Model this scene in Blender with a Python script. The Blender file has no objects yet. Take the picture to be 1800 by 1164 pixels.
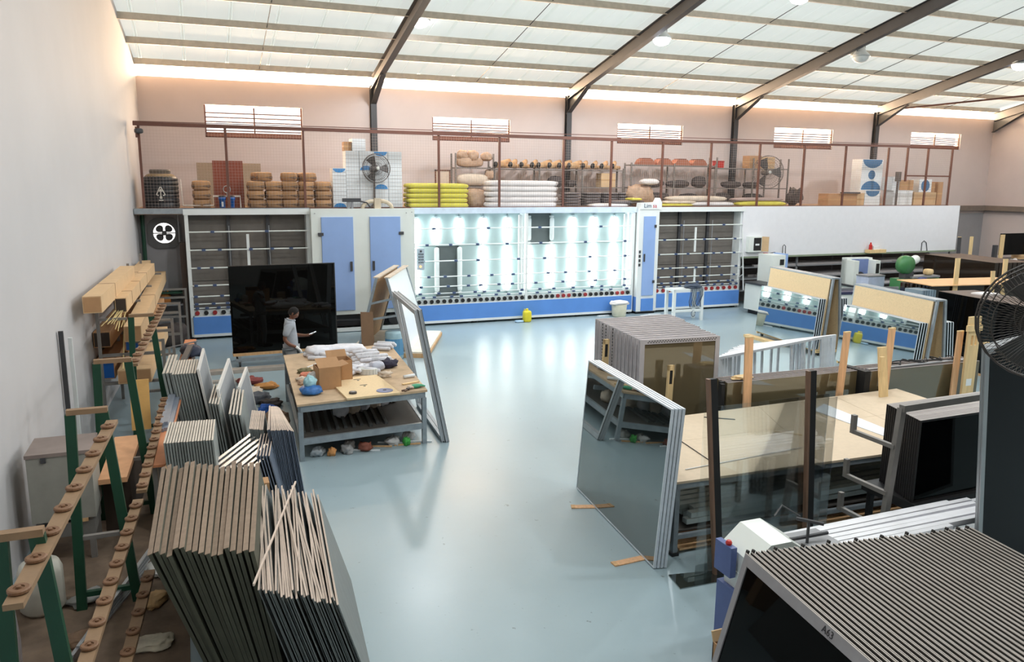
import bpy, math, random
from mathutils import Vector, Matrix, Euler, noise

random.seed(7)
scene = bpy.context.scene
C = scene.collection
V = Vector

# ------------------------------------------------------------------ camera
cam_data = bpy.data.cameras.new('camera')
cam_data.sensor_width = 36.0
cam_data.lens = 36.0 * 1390.0 / 1800.0
cam_data.clip_start = 0.05
cam_data.clip_end = 300
cam = bpy.data.objects.new('camera', cam_data)
C.objects.link(cam)
_right = V((0.929446, -0.368856, 0.008680))
_down = V((-0.060741, -0.176177, -0.982483))
_fwd = _right.cross(_down) * 1.0
if _fwd.y < 0:
    _fwd = -_fwd
_right.normalize(); _fwd.normalize()
_down = _fwd.cross(_right); _down.normalize()
cam.matrix_world = Matrix(((_right.x, -_down.x, -_fwd.x, 0.0),
                           (_right.y, -_down.y, -_fwd.y, 0.0),
                           (_right.z, -_down.z, -_fwd.z, 4.2),
                           (0, 0, 0, 1)))
scene.camera = cam

# ------------------------------------------------------------------ sky, exposure, light
scene.view_settings.view_transform = 'Standard'
scene.view_settings.look = 'None'
scene.view_settings.exposure = -0.20
scene.view_settings.gamma = 1.0
scene.view_settings.use_curve_mapping = False
cy = scene.cycles
cy.max_bounces = 8
cy.diffuse_bounces = 4
cy.glossy_bounces = 4
cy.transmission_bounces = 6
cy.transparent_max_bounces = 12
cy.caustics_reflective = False
cy.caustics_refractive = False
cy.sample_clamp_indirect = 6.0

SKY = 2.2
world = bpy.data.worlds.new('sky')
scene.world = world
world.use_nodes = True
bgn = world.node_tree.nodes['Background']
bgn.inputs[0].default_value = (1.0, 0.975, 0.94, 1)
bgn.inputs[1].default_value = SKY

ROOF_T = 0.31            # assumed daylight share through the roof sheets, added to brighten ceiling and hall
LAMP_W = 62.0           # each high-bay lamp
TUBE_E = 14.0            # fluorescent tubes of the inspection machine
DAY_W = 7.0              # daylight through the eaves gap and the louvred windows

def area_light(name, loc, rot, sx, sy, power, color):
    d = bpy.data.lights.new(name, 'AREA')
    d.shape = 'RECTANGLE'; d.size = sx; d.size_y = sy
    d.energy = power; d.color = color
    o = bpy.data.objects.new(name, d); C.objects.link(o)
    o.location = loc; o.rotation_euler = rot
    return o

WALL_Y = 25.2
# low evening daylight entering under the eaves of the far wall and through its louvres
area_light('eaves_daylight', (15.6, WALL_Y + 0.45, 7.02), (math.radians(-135), 0, 0), 33.6, 0.3, 900 * DAY_W, (1.0, 0.70, 0.44))
for wx in (1.8, 8.57, 15.3, 22.2, 29.2):
    area_light('window_daylight', (wx, WALL_Y + 0.4, 5.9), (math.radians(-97), 0, 0), 2.6, 0.75, 60 * DAY_W, (1.0, 0.72, 0.48))
area_light('gable_daylight', (32.9, 17.5, 9.0), (0, math.radians(112), math.radians(0)), 0.4, 14.0, 160 * DAY_W, (1.0, 0.70, 0.42))

# ------------------------------------------------------------------ materials
def lin(c):
    return tuple((x / 255.0 / 12.92) if x / 255.0 <= 0.04045 else ((x / 255.0 + 0.055) / 1.055) ** 2.4 for x in c)

MATS = {}
def mat(name, rgb, rough=0.6, metal=0.0, var=0.10, scale=5.0, bump=0.0, spec=0.5, rnd=0.0, stretch=(1, 1, 1),
        detail=4.0, coat=0.0, emit=0.0, world_co=False):
    if name in MATS:
        return MATS[name]
    m = bpy.data.materials.new(name); m.use_nodes = True
    nt = m.node_tree; N = nt.nodes; L = nt.links
    b = N['Principled BSDF']
    b.inputs['Roughness'].default_value = rough
    b.inputs['Metallic'].default_value = metal
    b.inputs['Specular IOR Level'].default_value = spec
    if coat:
        b.inputs['Coat Weight'].default_value = coat
        b.inputs['Coat Roughness'].default_value = 0.12
    base = lin(rgb)
    tc = N.new('ShaderNodeTexCoord'); mp = N.new('ShaderNodeMapping')
    mp.inputs['Scale'].default_value = tuple(scale * s for s in stretch)
    if world_co:
        g = N.new('ShaderNodeNewGeometry'); L.new(g.outputs['Position'], mp.inputs['Vector'])
    else:
        L.new(tc.outputs['Object'], mp.inputs['Vector'])
    nz = N.new('ShaderNodeTexNoise'); nz.inputs['Scale'].default_value = 1.0
    nz.inputs['Detail'].default_value = detail; nz.inputs['Roughness'].default_value = 0.6
    L.new(mp.outputs['Vector'], nz.inputs['Vector'])
    mr = N.new('ShaderNodeMapRange')
    mr.inputs['From Min'].default_value = 0.3; mr.inputs['From Max'].default_value = 0.7
    mr.inputs['To Min'].default_value = 1 - var; mr.inputs['To Max'].default_value = 1 + var
    L.new(nz.outputs['Fac'], mr.inputs['Value'])
    fac = mr.outputs['Result']
    if rnd:
        oi = N.new('ShaderNodeObjectInfo'); m2 = N.new('ShaderNodeMapRange')
        m2.inputs['To Min'].default_value = 1 - rnd; m2.inputs['To Max'].default_value = 1 + rnd
        L.new(oi.outputs['Random'], m2.inputs['Value'])
        mu = N.new('ShaderNodeMath'); mu.operation = 'MULTIPLY'
        L.new(fac, mu.inputs[0]); L.new(m2.outputs['Result'], mu.inputs[1]); fac = mu.outputs[0]
    vm = N.new('ShaderNodeVectorMath'); vm.operation = 'SCALE'
    vm.inputs[0].default_value = base
    L.new(fac, vm.inputs['Scale'])
    L.new(vm.outputs['Vector'], b.inputs['Base Color'])
    if bump:
        bp = N.new('ShaderNodeBump'); bp.inputs['Strength'].default_value = bump; bp.inputs['Distance'].default_value = 0.02
        L.new(nz.outputs['Fac'], bp.inputs['Height']); L.new(bp.outputs['Normal'], b.inputs['Normal'])
    if emit:
        b.inputs['Emission Color'].default_value = (*base, 1); b.inputs['Emission Strength'].default_value = emit
    MATS[name] = m
    return m

def mirror_glass(name, tint, refl, rough=0.02, top=1.0):
    """tinted sheet whose face reflects a constant share plus fresnel"""
    if name in MATS: return MATS[name]
    m = bpy.data.materials.new(name); m.use_nodes = True
    nt = m.node_tree; N = nt.nodes; L = nt.links
    N.remove(N['Principled BSDF'])
    out = N['Material Output']
    d = N.new('ShaderNodeBsdfDiffuse'); d.inputs['Color'].default_value = (*lin(tint), 1)
    g = N.new('ShaderNodeBsdfGlossy'); g.inputs['Roughness'].default_value = rough
    g.inputs['Color'].default_value = (0.92, 0.98, 0.97, 1)
    fr = N.new('ShaderNodeFresnel'); fr.inputs['IOR'].default_value = 1.5
    mr = N.new('ShaderNodeMapRange'); mr.inputs['To Min'].default_value = refl; mr.inputs['To Max'].default_value = top
    L.new(fr.outputs[0], mr.inputs['Value'])
    # faint streaks of dust dull the reflection
    nz = N.new('ShaderNodeTexNoise'); nz.inputs['Scale'].default_value = 2.5; nz.inputs['Detail'].default_value = 5
    tc = N.new('ShaderNodeTexCoord'); L.new(tc.outputs['Object'], nz.inputs['Vector'])
    m2 = N.new('ShaderNodeMapRange'); m2.inputs['To Min'].default_value = 0.9; m2.inputs['To Max'].default_value = 1.05
    L.new(nz.outputs['Fac'], m2.inputs['Value'])
    mu = N.new('ShaderNodeMath'); mu.operation = 'MULTIPLY'; mu.use_clamp = True
    L.new(mr.outputs[0], mu.inputs[0]); L.new(m2.outputs[0], mu.inputs[1])
    mx = N.new('ShaderNodeMixShader')
    L.new(mu.outputs[0], mx.inputs[0]); L.new(d.outputs[0], mx.inputs[1]); L.new(g.outputs[0], mx.inputs[2])
    L.new(mx.outputs[0], out.inputs['Surface'])
    MATS[name] = m
    return m

def clear_glass(name, tint=(0.97, 0.985, 0.98), refl=0.015):
    if name in MATS: return MATS[name]
    m = bpy.data.materials.new(name); m.use_nodes = True
    nt = m.node_tree; N = nt.nodes; L = nt.links
    N.remove(N['Principled BSDF']); out = N['Material Output']
    t = N.new('ShaderNodeBsdfTransparent'); t.inputs['Color'].default_value = (*tint, 1)
    g = N.new('ShaderNodeBsdfGlossy'); g.inputs['Roughness'].default_value = 0.02
    fr = N.new('ShaderNodeFresnel'); fr.inputs['IOR'].default_value = 1.45
    mr = N.new('ShaderNodeMapRange'); mr.inputs['To Min'].default_value = refl; mr.inputs['To Max'].default_value = 0.6
    L.new(fr.outputs[0], mr.inputs['Value'])
    mx = N.new('ShaderNodeMixShader')
    L.new(mr.outputs[0], mx.inputs[0]); L.new(t.outputs[0], mx.inputs[1]); L.new(g.outputs[0], mx.inputs[2])
    L.new(mx.outputs[0], out.inputs['Surface'])
    MATS[name] = m
    return m

def lamp_mat(name, rgb, strength):
    if name in MATS: return MATS[name]
    m = bpy.data.materials.new(name); m.use_nodes = True
    b = m.node_tree.nodes['Principled BSDF']
    b.inputs['Base Color'].default_value = (*lin(rgb), 1)
    b.inputs['Emission Color'].default_value = (*lin(rgb), 1)
    b.inputs['Emission Strength'].default_value = strength
    MATS[name] = m
    return m

def floor_mat():
    m = bpy.data.materials.new('painted_floor'); m.use_nodes = True
    nt = m.node_tree; N = nt.nodes; L = nt.links
    b = N['Principled BSDF']
    g = N.new('ShaderNodeNewGeometry')
    def nz(sc, det, rough=0.6):
        n = N.new('ShaderNodeTexNoise'); n.inputs['Scale'].default_value = sc; n.inputs['Detail'].default_value = det
        n.inputs['Roughness'].default_value = rough
        L.new(g.outputs['Position'], n.inputs['Vector']); return n
    n1 = nz(0.5, 5); n2 = nz(11, 6, 0.62); n3 = nz(2.2, 3)
    base = N.new('ShaderNodeMix'); base.data_type = 'RGBA'
    base.inputs[6].default_value = (*lin((142, 161, 168)), 1); base.inputs[7].default_value = (*lin((160, 178, 185)), 1)
    L.new(n1.outputs['Fac'], base.inputs[0])
    # short dark scuffs where the paint is chipped
    cr = N.new('ShaderNodeValToRGB'); cr.color_ramp.elements[0].position = 0.66; cr.color_ramp.elements[1].position = 0.69
    L.new(n2.outputs['Fac'], cr.inputs['Fac'])
    mk = N.new('ShaderNodeMath'); mk.operation = 'MULTIPLY'; 
    c2 = N.new('ShaderNodeValToRGB'); c2.color_ramp.elements[0].position = 0.42; c2.color_ramp.elements[1].position = 0.62
    L.new(n3.outputs['Fac'], c2.inputs['Fac'])
    L.new(cr.outputs['Color'], mk.inputs[0]); L.new(c2.outputs['Color'], mk.inputs[1])
    mx = N.new('ShaderNodeMix'); mx.data_type = 'RGBA'
    mx.inputs[7].default_value = (*lin((104, 112, 110)), 1)
    L.new(mk.outputs[0], mx.inputs[0]); L.new(base.outputs[2], mx.inputs[6])
    L.new(mx.outputs[2], b.inputs['Base Color'])
    rr = N.new('ShaderNodeMapRange'); rr.inputs['To Min'].default_value = 0.22; rr.inputs['To Max'].default_value = 0.42
    L.new(n1.outputs['Fac'], rr.inputs['Value']); L.new(rr.outputs[0], b.inputs['Roughness'])
    b.inputs['Specular IOR Level'].default_value = 0.45
    bp = N.new('ShaderNodeBump'); bp.inputs['Strength'].default_value = 0.12; bp.inputs['Distance'].default_value = 0.02
    L.new(n3.outputs['Fac'], bp.inputs['Height']); L.new(bp.outputs['Normal'], b.inputs['Normal'])
    return m

def roof_mat():
    m = bpy.data.materials.new('roof_sheet'); m.use_nodes = True
    nt = m.node_tree; N = nt.nodes; L = nt.links
    N.remove(N['Principled BSDF']); out = N['Material Output']
    d = N.new('ShaderNodeBsdfDiffuse'); t = N.new('ShaderNodeBsdfTranslucent')
    g = N.new('ShaderNodeNewGeometry'); mp = N.new('ShaderNodeMapping'); mp.inputs['Scale'].default_value = (3.0, 0.35, 0.35)
    L.new(g.outputs['Position'], mp.inputs['Vector'])
    n = N.new('ShaderNodeTexNoise'); n.inputs['Scale'].default_value = 1.0; n.inputs['Detail'].default_value = 6
    L.new(mp.outputs[0], n.inputs['Vector'])
    mx = N.new('ShaderNodeMix'); mx.data_type = 'RGBA'
    mx.inputs[6].default_value = (*lin((208, 215, 212)), 1); mx.inputs[7].default_value = (*lin((228, 231, 227)), 1)
    L.new(n.outputs['Fac'], mx.inputs[0])
    L.new(mx.outputs[2], d.inputs['Color']); 
    t.inputs['Color'].default_value = (0.93, 1.0, 0.985, 1)
    ms = N.new('ShaderNodeMixShader'); ms.inputs[0].default_value = ROOF_T
    L.new(d.outputs[0], ms.inputs[1]); L.new(t.outputs[0], ms.inputs[2]); L.new(ms.outputs[0], out.inputs['Surface'])
    return m

# ------------------------------------------------------------------ mesh helpers
class MB:
    """collects simple solids into one mesh"""
    def __init__(s): s.v = []; s.f = []
    def add(s, vs, fs):
        n = len(s.v); s.v += [tuple(p) for p in vs]; s.f += [tuple(i + n for i in f) for f in fs]; return s
    def obox(s, o, a, b, c):
        o, a, b, c = V(o), V(a), V(b), V(c)
        if a.cross(b).dot(c) < 0: a, b = b, a
        p = [o, o + a, o + a + b, o + b, o + c, o + a + c, o + a + b + c, o + b + c]
        return s.add(p, [(0, 3, 2, 1), (4, 5, 6, 7), (0, 1, 5, 4), (1, 2, 6, 5), (2, 3, 7, 6), (3, 0, 4, 7)])
    def box(s, x0, x1, y0, y1, z0, z1):
        return s.obox((x0, y0, z0), (x1 - x0, 0, 0), (0, y1 - y0, 0), (0, 0, z1 - z0))
    def cbox(s, c, d, rz=0.0, R=None):
        R = R if R is not None else Matrix.Rotation(rz, 3, 'Z')
        a, b, k = R @ V((d[0], 0, 0)), R @ V((0, d[1], 0)), R @ V((0, 0, d[2]))
        return s.obox(V(c) - (a + b + k) / 2, a, b, k)
    def bar(s, a, b, w, h, up=(0, 0, 1)):
        a, b = V(a), V(b); t = (b - a); n = t.normalized()
        sd = n.cross(V(up))
        if sd.length < 1e-5: sd = n.cross(V((0, 1, 0)))
        sd.normalize(); u = sd.cross(n)
        return s.obox(a - sd * w / 2 - u * h / 2, t, sd * w, u * h)
    def tube(s, pts, r, n=8, closed=False):
        pts = [V(p) for p in pts]; m = len(pts); vs = []; fs = []
        ref = None
        for i, p in enumerate(pts):
            if closed: t = pts[(i + 1) % m] - pts[i - 1]
            else: t = pts[min(i + 1, m - 1)] - pts[max(i - 1, 0)]
            t.normalize()
            if ref is None:
                ref = V((0, 0, 1)) if abs(t.z) < 0.9 else V((1, 0, 0))
            u = (ref - t * ref.dot(t)).normalized(); w = t.cross(u); ref = u
            rr = r[i] if isinstance(r, (list, tuple)) else r
            for k in range(n):
                a = 2 * math.pi * k / n
                vs.append(p + (u * math.cos(a) + w * math.sin(a)) * rr)
        for i in range(m if closed else m - 1):
            j = (i + 1) % m
            for k in range(n):
                k2 = (k + 1) % n
                fs.append((i * n + k, i * n + k2, j * n + k2, j * n + k))
        if not closed:
            fs.append(tuple(reversed(range(n)))); fs.append(tuple((m - 1) * n + k for k in range(n)))
        return s.add(vs, fs)
    def lathe(s, prof, c=(0, 0, 0), n=20, R=None):
        R = R if R is not None else Matrix.Identity(3); c = V(c); vs = []; fs = []
        for r, z in prof:
            for k in range(n):
                a = 2 * math.pi * k / n
                vs.append(c + R @ V((r * math.cos(a), r * math.sin(a), z)))
        for i in range(len(prof) - 1):
            for k in range(n):
                k2 = (k + 1) % n
                fs.append((i * n + k, i * n + k2, (i + 1) * n + k2, (i + 1) * n + k))
        fs.append(tuple(reversed(range(n)))); fs.append(tuple((len(prof) - 1) * n + k for k in range(n)))
        return s.add(vs, fs)
    def prism(s, pts, vec):
        pts = [V(p) for p in pts]; vec = V(vec); n = len(pts)
        nrm = V((0, 0, 0))
        for i in range(n):
            nrm += pts[i].cross(pts[(i + 1) % n])
        if nrm.dot(vec) > 0: pts = pts[::-1]
        vs = pts + [p + vec for p in pts]
        fs = [tuple(range(n)), tuple(range(2 * n - 1, n - 1, -1))]
        for i in range(n):
            j = (i + 1) % n
            fs.append((j, i, i + n, j + n))
        return s.add(vs, fs)
    def quad_slab(s, corners, z0, z1):
        return s.prism([(x, y, z0) for x, y in corners], (0, 0, z1 - z0))
    def pillow(s, c, d, rz=0.0, n=12, m=7, e=0.45, ez=0.6, jit=0.0, R=None):
        """rounded cushion-like superellipsoid"""
        R = R if R is not None else Matrix.Rotation(rz, 3, 'Z'); c = V(c); vs = []; fs = []
        def p(x, q): return math.copysign(abs(x) ** q, x)
        crump = jit if e >= 0.7 and jit >= 0.05 else 0
        if crump: n, m = 22, 12; off = V((random.random() * 50, random.random() * 50, 0))
        for i in range(m + 1):
            ph = -math.pi / 2 + math.pi * i / m
            for k in range(n):
                a = 2 * math.pi * k / n
                q = V((p(math.cos(ph), ez) * p(math.cos(a), e) * d[0] / 2, p(math.cos(ph), ez) * p(math.sin(a), e) * d[1] / 2,
                       p(math.sin(ph), ez) * d[2] / 2))
                if crump:
                    dv = V((math.cos(ph) * math.cos(a), math.cos(ph) * math.sin(a), math.sin(ph)))
                    q *= 1 + 2.2 * jit * noise.noise(dv * 1.7 + off) + 1.5 * jit * noise.noise(dv * 4.5 + off)
                    q.z = max(q.z * (1 + 3.0 * jit * noise.noise(dv * 3.0 + off)), -d[2] / 2)
                elif jit: q *= 1 + random.uniform(-jit, jit)
                vs.append(c + R @ q)
        for i in range(m):
            for k in range(n):
                k2 = (k + 1) % n
                fs.append((i * n + k, i * n + k2, (i + 1) * n + k2, (i + 1) * n + k))
        return s.add(vs, fs)
    def mesh(s, name, smooth=False):
        me = bpy.data.meshes.new(name); me.from_pydata(s.v, [], s.f); me.update()
        if smooth:
            for p in me.polygons: p.use_smooth = True
        return me
    def build(s, name, m, parent=None, smooth=False, loc=None):
        me = s.mesh(name, smooth); me.materials.append(m)
        o = bpy.data.objects.new(name, me); C.objects.link(o)
        if parent is not None: o.parent = parent
        if loc is not None: o.location = loc
        return o

def inst(name, me, parent=None, loc=(0, 0, 0), rot=(0, 0, 0)):
    o = bpy.data.objects.new(name, me); C.objects.link(o)
    if parent is not None: o.parent = parent
    o.location = loc; o.rotation_euler = rot
    return o

def mesh_of(mb, name, m, smooth=False):
    me = mb.mesh(name, smooth); me.materials.append(m); return me

def thing(name, label, cat, loc=(0, 0, 0), rot=(0, 0, 0), group=None):
    o = bpy.data.objects.new(name, None); C.objects.link(o)
    o.empty_display_size = 0.2
    o.location = loc
    o.rotation_euler = rot if isinstance(rot, (tuple, list)) else (0, 0, rot)
    o['label'] = label; o['category'] = cat
    if group: o['group'] = group
    return o

def tag(o, label, cat, group=None):
    o['label'] = label; o['category'] = cat
    if group: o['group'] = group
    return o

def struct(name, mb, m, parent=None, smooth=False):
    o = mb.build(name, m, parent, smooth)
    if parent is None: o['kind'] = 'structure'
    return o

def text(name, body, size, m, parent, loc, rot, ext=0.002):
    cu = bpy.data.curves.new(name, 'FONT'); cu.body = body; cu.size = size; cu.extrude = ext
    cu.align_x = 'CENTER'; cu.align_y = 'CENTER'; cu.resolution_u = 2
    cu.materials.append(m)
    tmp = bpy.data.objects.new(name, cu); C.objects.link(tmp)
    bpy.context.view_layer.update()
    me = bpy.data.meshes.new_from_object(tmp.evaluated_get(bpy.context.evaluated_depsgraph_get()))
    bpy.data.objects.remove(tmp)
    o = bpy.data.objects.new(name, me); C.objects.link(o); o.parent = parent
    o.location = loc; o.rotation_euler = rot
    return o

ORD = ('first second third fourth fifth sixth seventh eighth ninth tenth eleventh twelfth thirteenth fourteenth fifteenth '
       'sixteenth seventeenth eighteenth nineteenth').split()
TENS = {2: 'twent', 3: 'thirt', 4: 'fort', 5: 'fift'}
def nth(i):
    """1 -> first"""
    if i <= 19: return ORD[i - 1]
    t, u = divmod(i, 10)
    return TENS[t] + 'ieth' if u == 0 else TENS[t] + 'y-' + ORD[u - 1]

def wall_x(y):
    """face of the left wall, which is not quite square to the far wall"""
    return -1.3 - 0.045 * (WALL_Y - y)

RAD = math.radians

# ------------------------------------------------------------------ shared materials
M_wall = mat('wall_paint', (194, 192, 193), 0.75, var=0.03, scale=0.6, world_co=True)
M_wall_back = mat('back_wall_paint', (202, 189, 185), 0.75, var=0.04, scale=0.8, world_co=True)
M_grey_wall = mat('grey_lower_wall', (150, 148, 150), 0.7, var=0.06, scale=1.2, world_co=True)
M_white_board = mat('white_board', (226, 226, 230), 0.5, var=0.02)
M_steel_dark = mat('dark_painted_steel', (62, 62, 65), 0.5, var=0.08, scale=3)
M_purlin = mat('galvanised_purlin', (204, 192, 176), 0.5, metal=0.0, var=0.12, scale=6)
M_brown_paint = mat('brown_painted_steel', (104, 66, 54), 0.55, var=0.12)
M_conc = mat('mezzanine_deck', (178, 148, 122), 0.8, var=0.08)
M_white_metal = mat('white_metal', (226, 230, 229), 0.35, var=0.03, scale=2)
M_offwhite = mat('offwhite_enamel', (222, 227, 222), 0.35, var=0.025, scale=2)
M_blue = mat('blue_enamel', (92, 142, 214), 0.35, var=0.04, scale=2)
M_blue_door = mat('pale_blue_door', (146, 174, 222), 0.3, var=0.03, scale=2)
M_greypanel = mat('grey_back_panel', (112, 106, 100), 0.8, var=0.12, scale=3, rnd=0.06)
M_black = mat('black_metal', (26, 26, 27), 0.5, var=0.1)
M_rubber = mat('black_rubber', (22, 22, 23), 0.7, var=0.1)
M_alu = mat('aluminium', (176, 178, 180), 0.35, metal=0.75, var=0.06, scale=4, rnd=0.08)
M_alu_dull = mat('dull_aluminium', (142, 143, 146), 0.45, metal=0.35, var=0.08, scale=4, rnd=0.06)
M_galv = mat('galvanised_steel', (150, 158, 164), 0.45, metal=0.35, var=0.14, scale=8)
M_carton = mat('brown_cardboard', (206, 174, 134), 0.8, var=0.06, scale=4, rnd=0.06)
M_carton_dark = mat('dark_cardboard', (180, 138, 98), 0.8, var=0.08, scale=4, rnd=0.07)
M_wood = mat('pine_wood', (206, 164, 118), 0.65, var=0.16, scale=3, stretch=(6, 6, 0.6), rnd=0.06)
M_wood_pale = mat('pale_pine', (222, 192, 142), 0.65, var=0.14, scale=3, stretch=(6, 6, 0.6), rnd=0.05)
M_wood_red = mat('reddish_plank', (216, 170, 128), 0.65, var=0.16, scale=3, stretch=(8, 8, 0.6), rnd=0.06)
M_chip = mat('chipboard', (226, 200, 158), 0.75, var=0.08, scale=30, detail=8)
M_chip_table = mat('chipboard_table', (208, 188, 162), 0.7, var=0.05, scale=14, detail=8)
M_green = mat('green_enamel', (20, 66, 46), 0.45, var=0.10, scale=4)
M_red = mat('red_plastic', (190, 40, 34), 0.4)
M_bluepl = mat('blue_plastic', (26, 96, 176), 0.35)
M_whitepaper = mat('white_carton', (226, 230, 232), 0.6, var=0.03, rnd=0.03)
M_printblue = mat('printed_blue', (58, 138, 200), 0.6)
M_printdark = mat('printed_dark_blue', (58, 108, 148), 0.6)

# ------------------------------------------------------------------ floor, walls, roof
EAVE_Z, SLOPE, RIDGE_Y = 7.42, 0.228, 8.0
def roof_z(y):
    return EAVE_Z + SLOPE * (WALL_Y - y) if y >= RIDGE_Y else EAVE_Z + SLOPE * (WALL_Y - RIDGE_Y) - SLOPE * (RIDGE_Y - y)
Y_FRONT = -9.2
X_R = 32.5

fl = MB().box(-3.4, 33.0, Y_FRONT - 0.3, WALL_Y + 0.4, -0.2, 0.0)
o = fl.build('floor', floor_mat()); o['kind'] = 'structure'

# left wall: slightly out of square
w = MB()
y0, y1 = Y_FRONT - 0.3, WALL_Y + 0.35
poly = [(wall_x(y0), y0, -0.1), (wall_x(y1), y1, -0.1), (wall_x(y1), y1, roof_z(y1)), (wall_x(RIDGE_Y), RIDGE_Y, roof_z(RIDGE_Y)), (wall_x(y0), y0, roof_z(y0))]
w.prism(poly, (-0.3, 0, 0))
struct('wall_left', w, M_wall)

FNX, FNZ = -0.78, 2.77      # exhaust fan opening
# far wall with five louvred openings and an open strip under the eaves
WINS = [(0.43, 3.18, 5.38, 6.30), (7.24, 9.91, 5.47, 6.20), (13.96, 16.66, 5.54, 6.22), (20.77, 23.62, 5.54, 6.30), (27.76, 30.6, 5.69, 6.33)]
TOPW = 7.0
w = MB()
xs = -1.9
for (x0, x1, z0, z1) in WINS:
    w.box(xs, x0, WALL_Y, WALL_Y + 0.25, 3.0, TOPW)
    w.box(x0, x1, WALL_Y, WALL_Y + 0.25, 3.0, z0)
    w.box(x0, x1, WALL_Y, WALL_Y + 0.25, z1, TOPW)
    xs = x1
w.box(xs, X_R + 0.3, WALL_Y, WALL_Y + 0.25, 3.0, TOPW)
struct('wall_back', w, M_wall_back)
w = MB().box(0.0, X_R + 0.3, WALL_Y, WALL_Y + 0.25, -0.1, 3.0).box(0.0, 0.12, 23.0, WALL_Y, -0.1, 3.28)
w.box(-1.9, FNX - 0.27, 22.98, 23.1, -0.1, 3.3).box(FNX + 0.27, 0.0, 22.98, 23.1, -0.1, 3.3)
w.box(FNX - 0.27, FNX + 0.27, 22.98, 23.1, -0.1, FNZ - 0.27).box(FNX - 0.27, FNX + 0.27, 22.98, 23.1, FNZ + 0.27, 3.3)
struct('wall_back_lower', w, M_grey_wall)

# right gable wall, open under the roof slope
w = MB()
w.prism([(X_R, WALL_Y + 0.25, -0.1), (X_R, WALL_Y + 0.25, TOPW - 0.1), (X_R, RIDGE_Y, roof_z(RIDGE_Y) - 0.75), (X_R, Y_FRONT, roof_z(Y_FRONT) - 0.6), (X_R, Y_FRONT, -0.1)], (0.3, 0, 0))
struct('wall_right', w, M_wall_back)
w = MB().box(-3.4, 33, Y_FRONT - 0.3, Y_FRONT, -0.1, roof_z(Y_FRONT))
struct('wall_front', w, M_wall)
# dark ledge running round the right corner
w = MB().box(27.35, X_R, WALL_Y - 0.22, WALL_Y, 3.12, 3.33)
w.box(X_R - 0.22, X_R, 4, WALL_Y - 0.22, 3.12, 3.33)
struct('trim_1', w, mat('ledge_concrete', (120, 108, 98), 0.8))

# roof: each sheet runs from eave to ridge and is a piece of its own
ceil = bpy.data.objects.new('ceiling', None); C.objects.link(ceil); ceil['kind'] = 'structure'
M_roof = roof_mat()
SH = 1.13
n_sh = int((X_R + 0.5 + 3.2) / SH) + 1
def sheet_mesh(ya, yb, name):
    b = MB(); za, zb = roof_z(ya), roof_z(yb)
    wv = SH + 0.004
    # shallow trapezoid ribs along the sheet edges
    prof = [(0, 0.0), (0.03, 0.035), (0.06, 0.0), (wv / 2 - 0.02, 0.0), (wv / 2, 0.012), (wv / 2 + 0.02, 0.0), (wv - 0.06, 0.0), (wv - 0.03, 0.035), (wv, 0.0)]
    vs = []; fs = []
    for (x, d) in prof:
        vs += [(x, ya, za + d), (x, yb, zb + d)]
    for i in range(len(prof) - 1):
        fs.append((2 * i, 2 * i + 1, 2 * i + 3, 2 * i + 2))
    b.add(vs, fs)
    return mesh_of(b, name, M_roof)
far_sheet = sheet_mesh(RIDGE_Y, WALL_Y + 0.55, 'panel')
near_sheet = sheet_mesh(Y_FRONT - 0.2, RIDGE_Y, 'panel')
for i in range(n_sh):
    inst('panel', far_sheet, ceil, (-3.4 + i * SH, 0, 0))
    inst('panel', near_sheet, ceil, (-3.4 + i * SH, 0, 0))
# purlins (Z profiles) under the sheets
pm = MB()
for k in range(17):
    pass
PUR_Y = [25.0, 23.55, 22.1, 20.65, 19.2, 17.75, 16.3, 14.85, 13.4, 11.95, 10.5, 9.05]
for y in PUR_Y:
    z = roof_z(y) - 0.012
    b = MB()
    b.box(-2.3, X_R, y - 0.012, y + 0.0, z - 0.17, z)
    b.box(-2.3, X_R, y - 0.085, y - 0.012, z - 0.178, z - 0.165)
    b.box(-2.3, X_R, y, y + 0.08, z - 0.012, z)
    b.build('purlin', M_purlin, ceil)
# thin sag rods between purlins, mid-bay
RX = [5.33, 12.0, 18.85, 25.72]
for xm in (2.0, 8.67, 15.4, 22.3, 29.2):
    MB().tube([(xm, WALL_Y - 0.2, roof_z(WALL_Y - 0.2) - 0.13), (xm, RIDGE_Y, roof_z(RIDGE_Y) - 0.13)], 0.011, 5).build('sag_rod', M_steel_dark, ceil)

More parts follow.
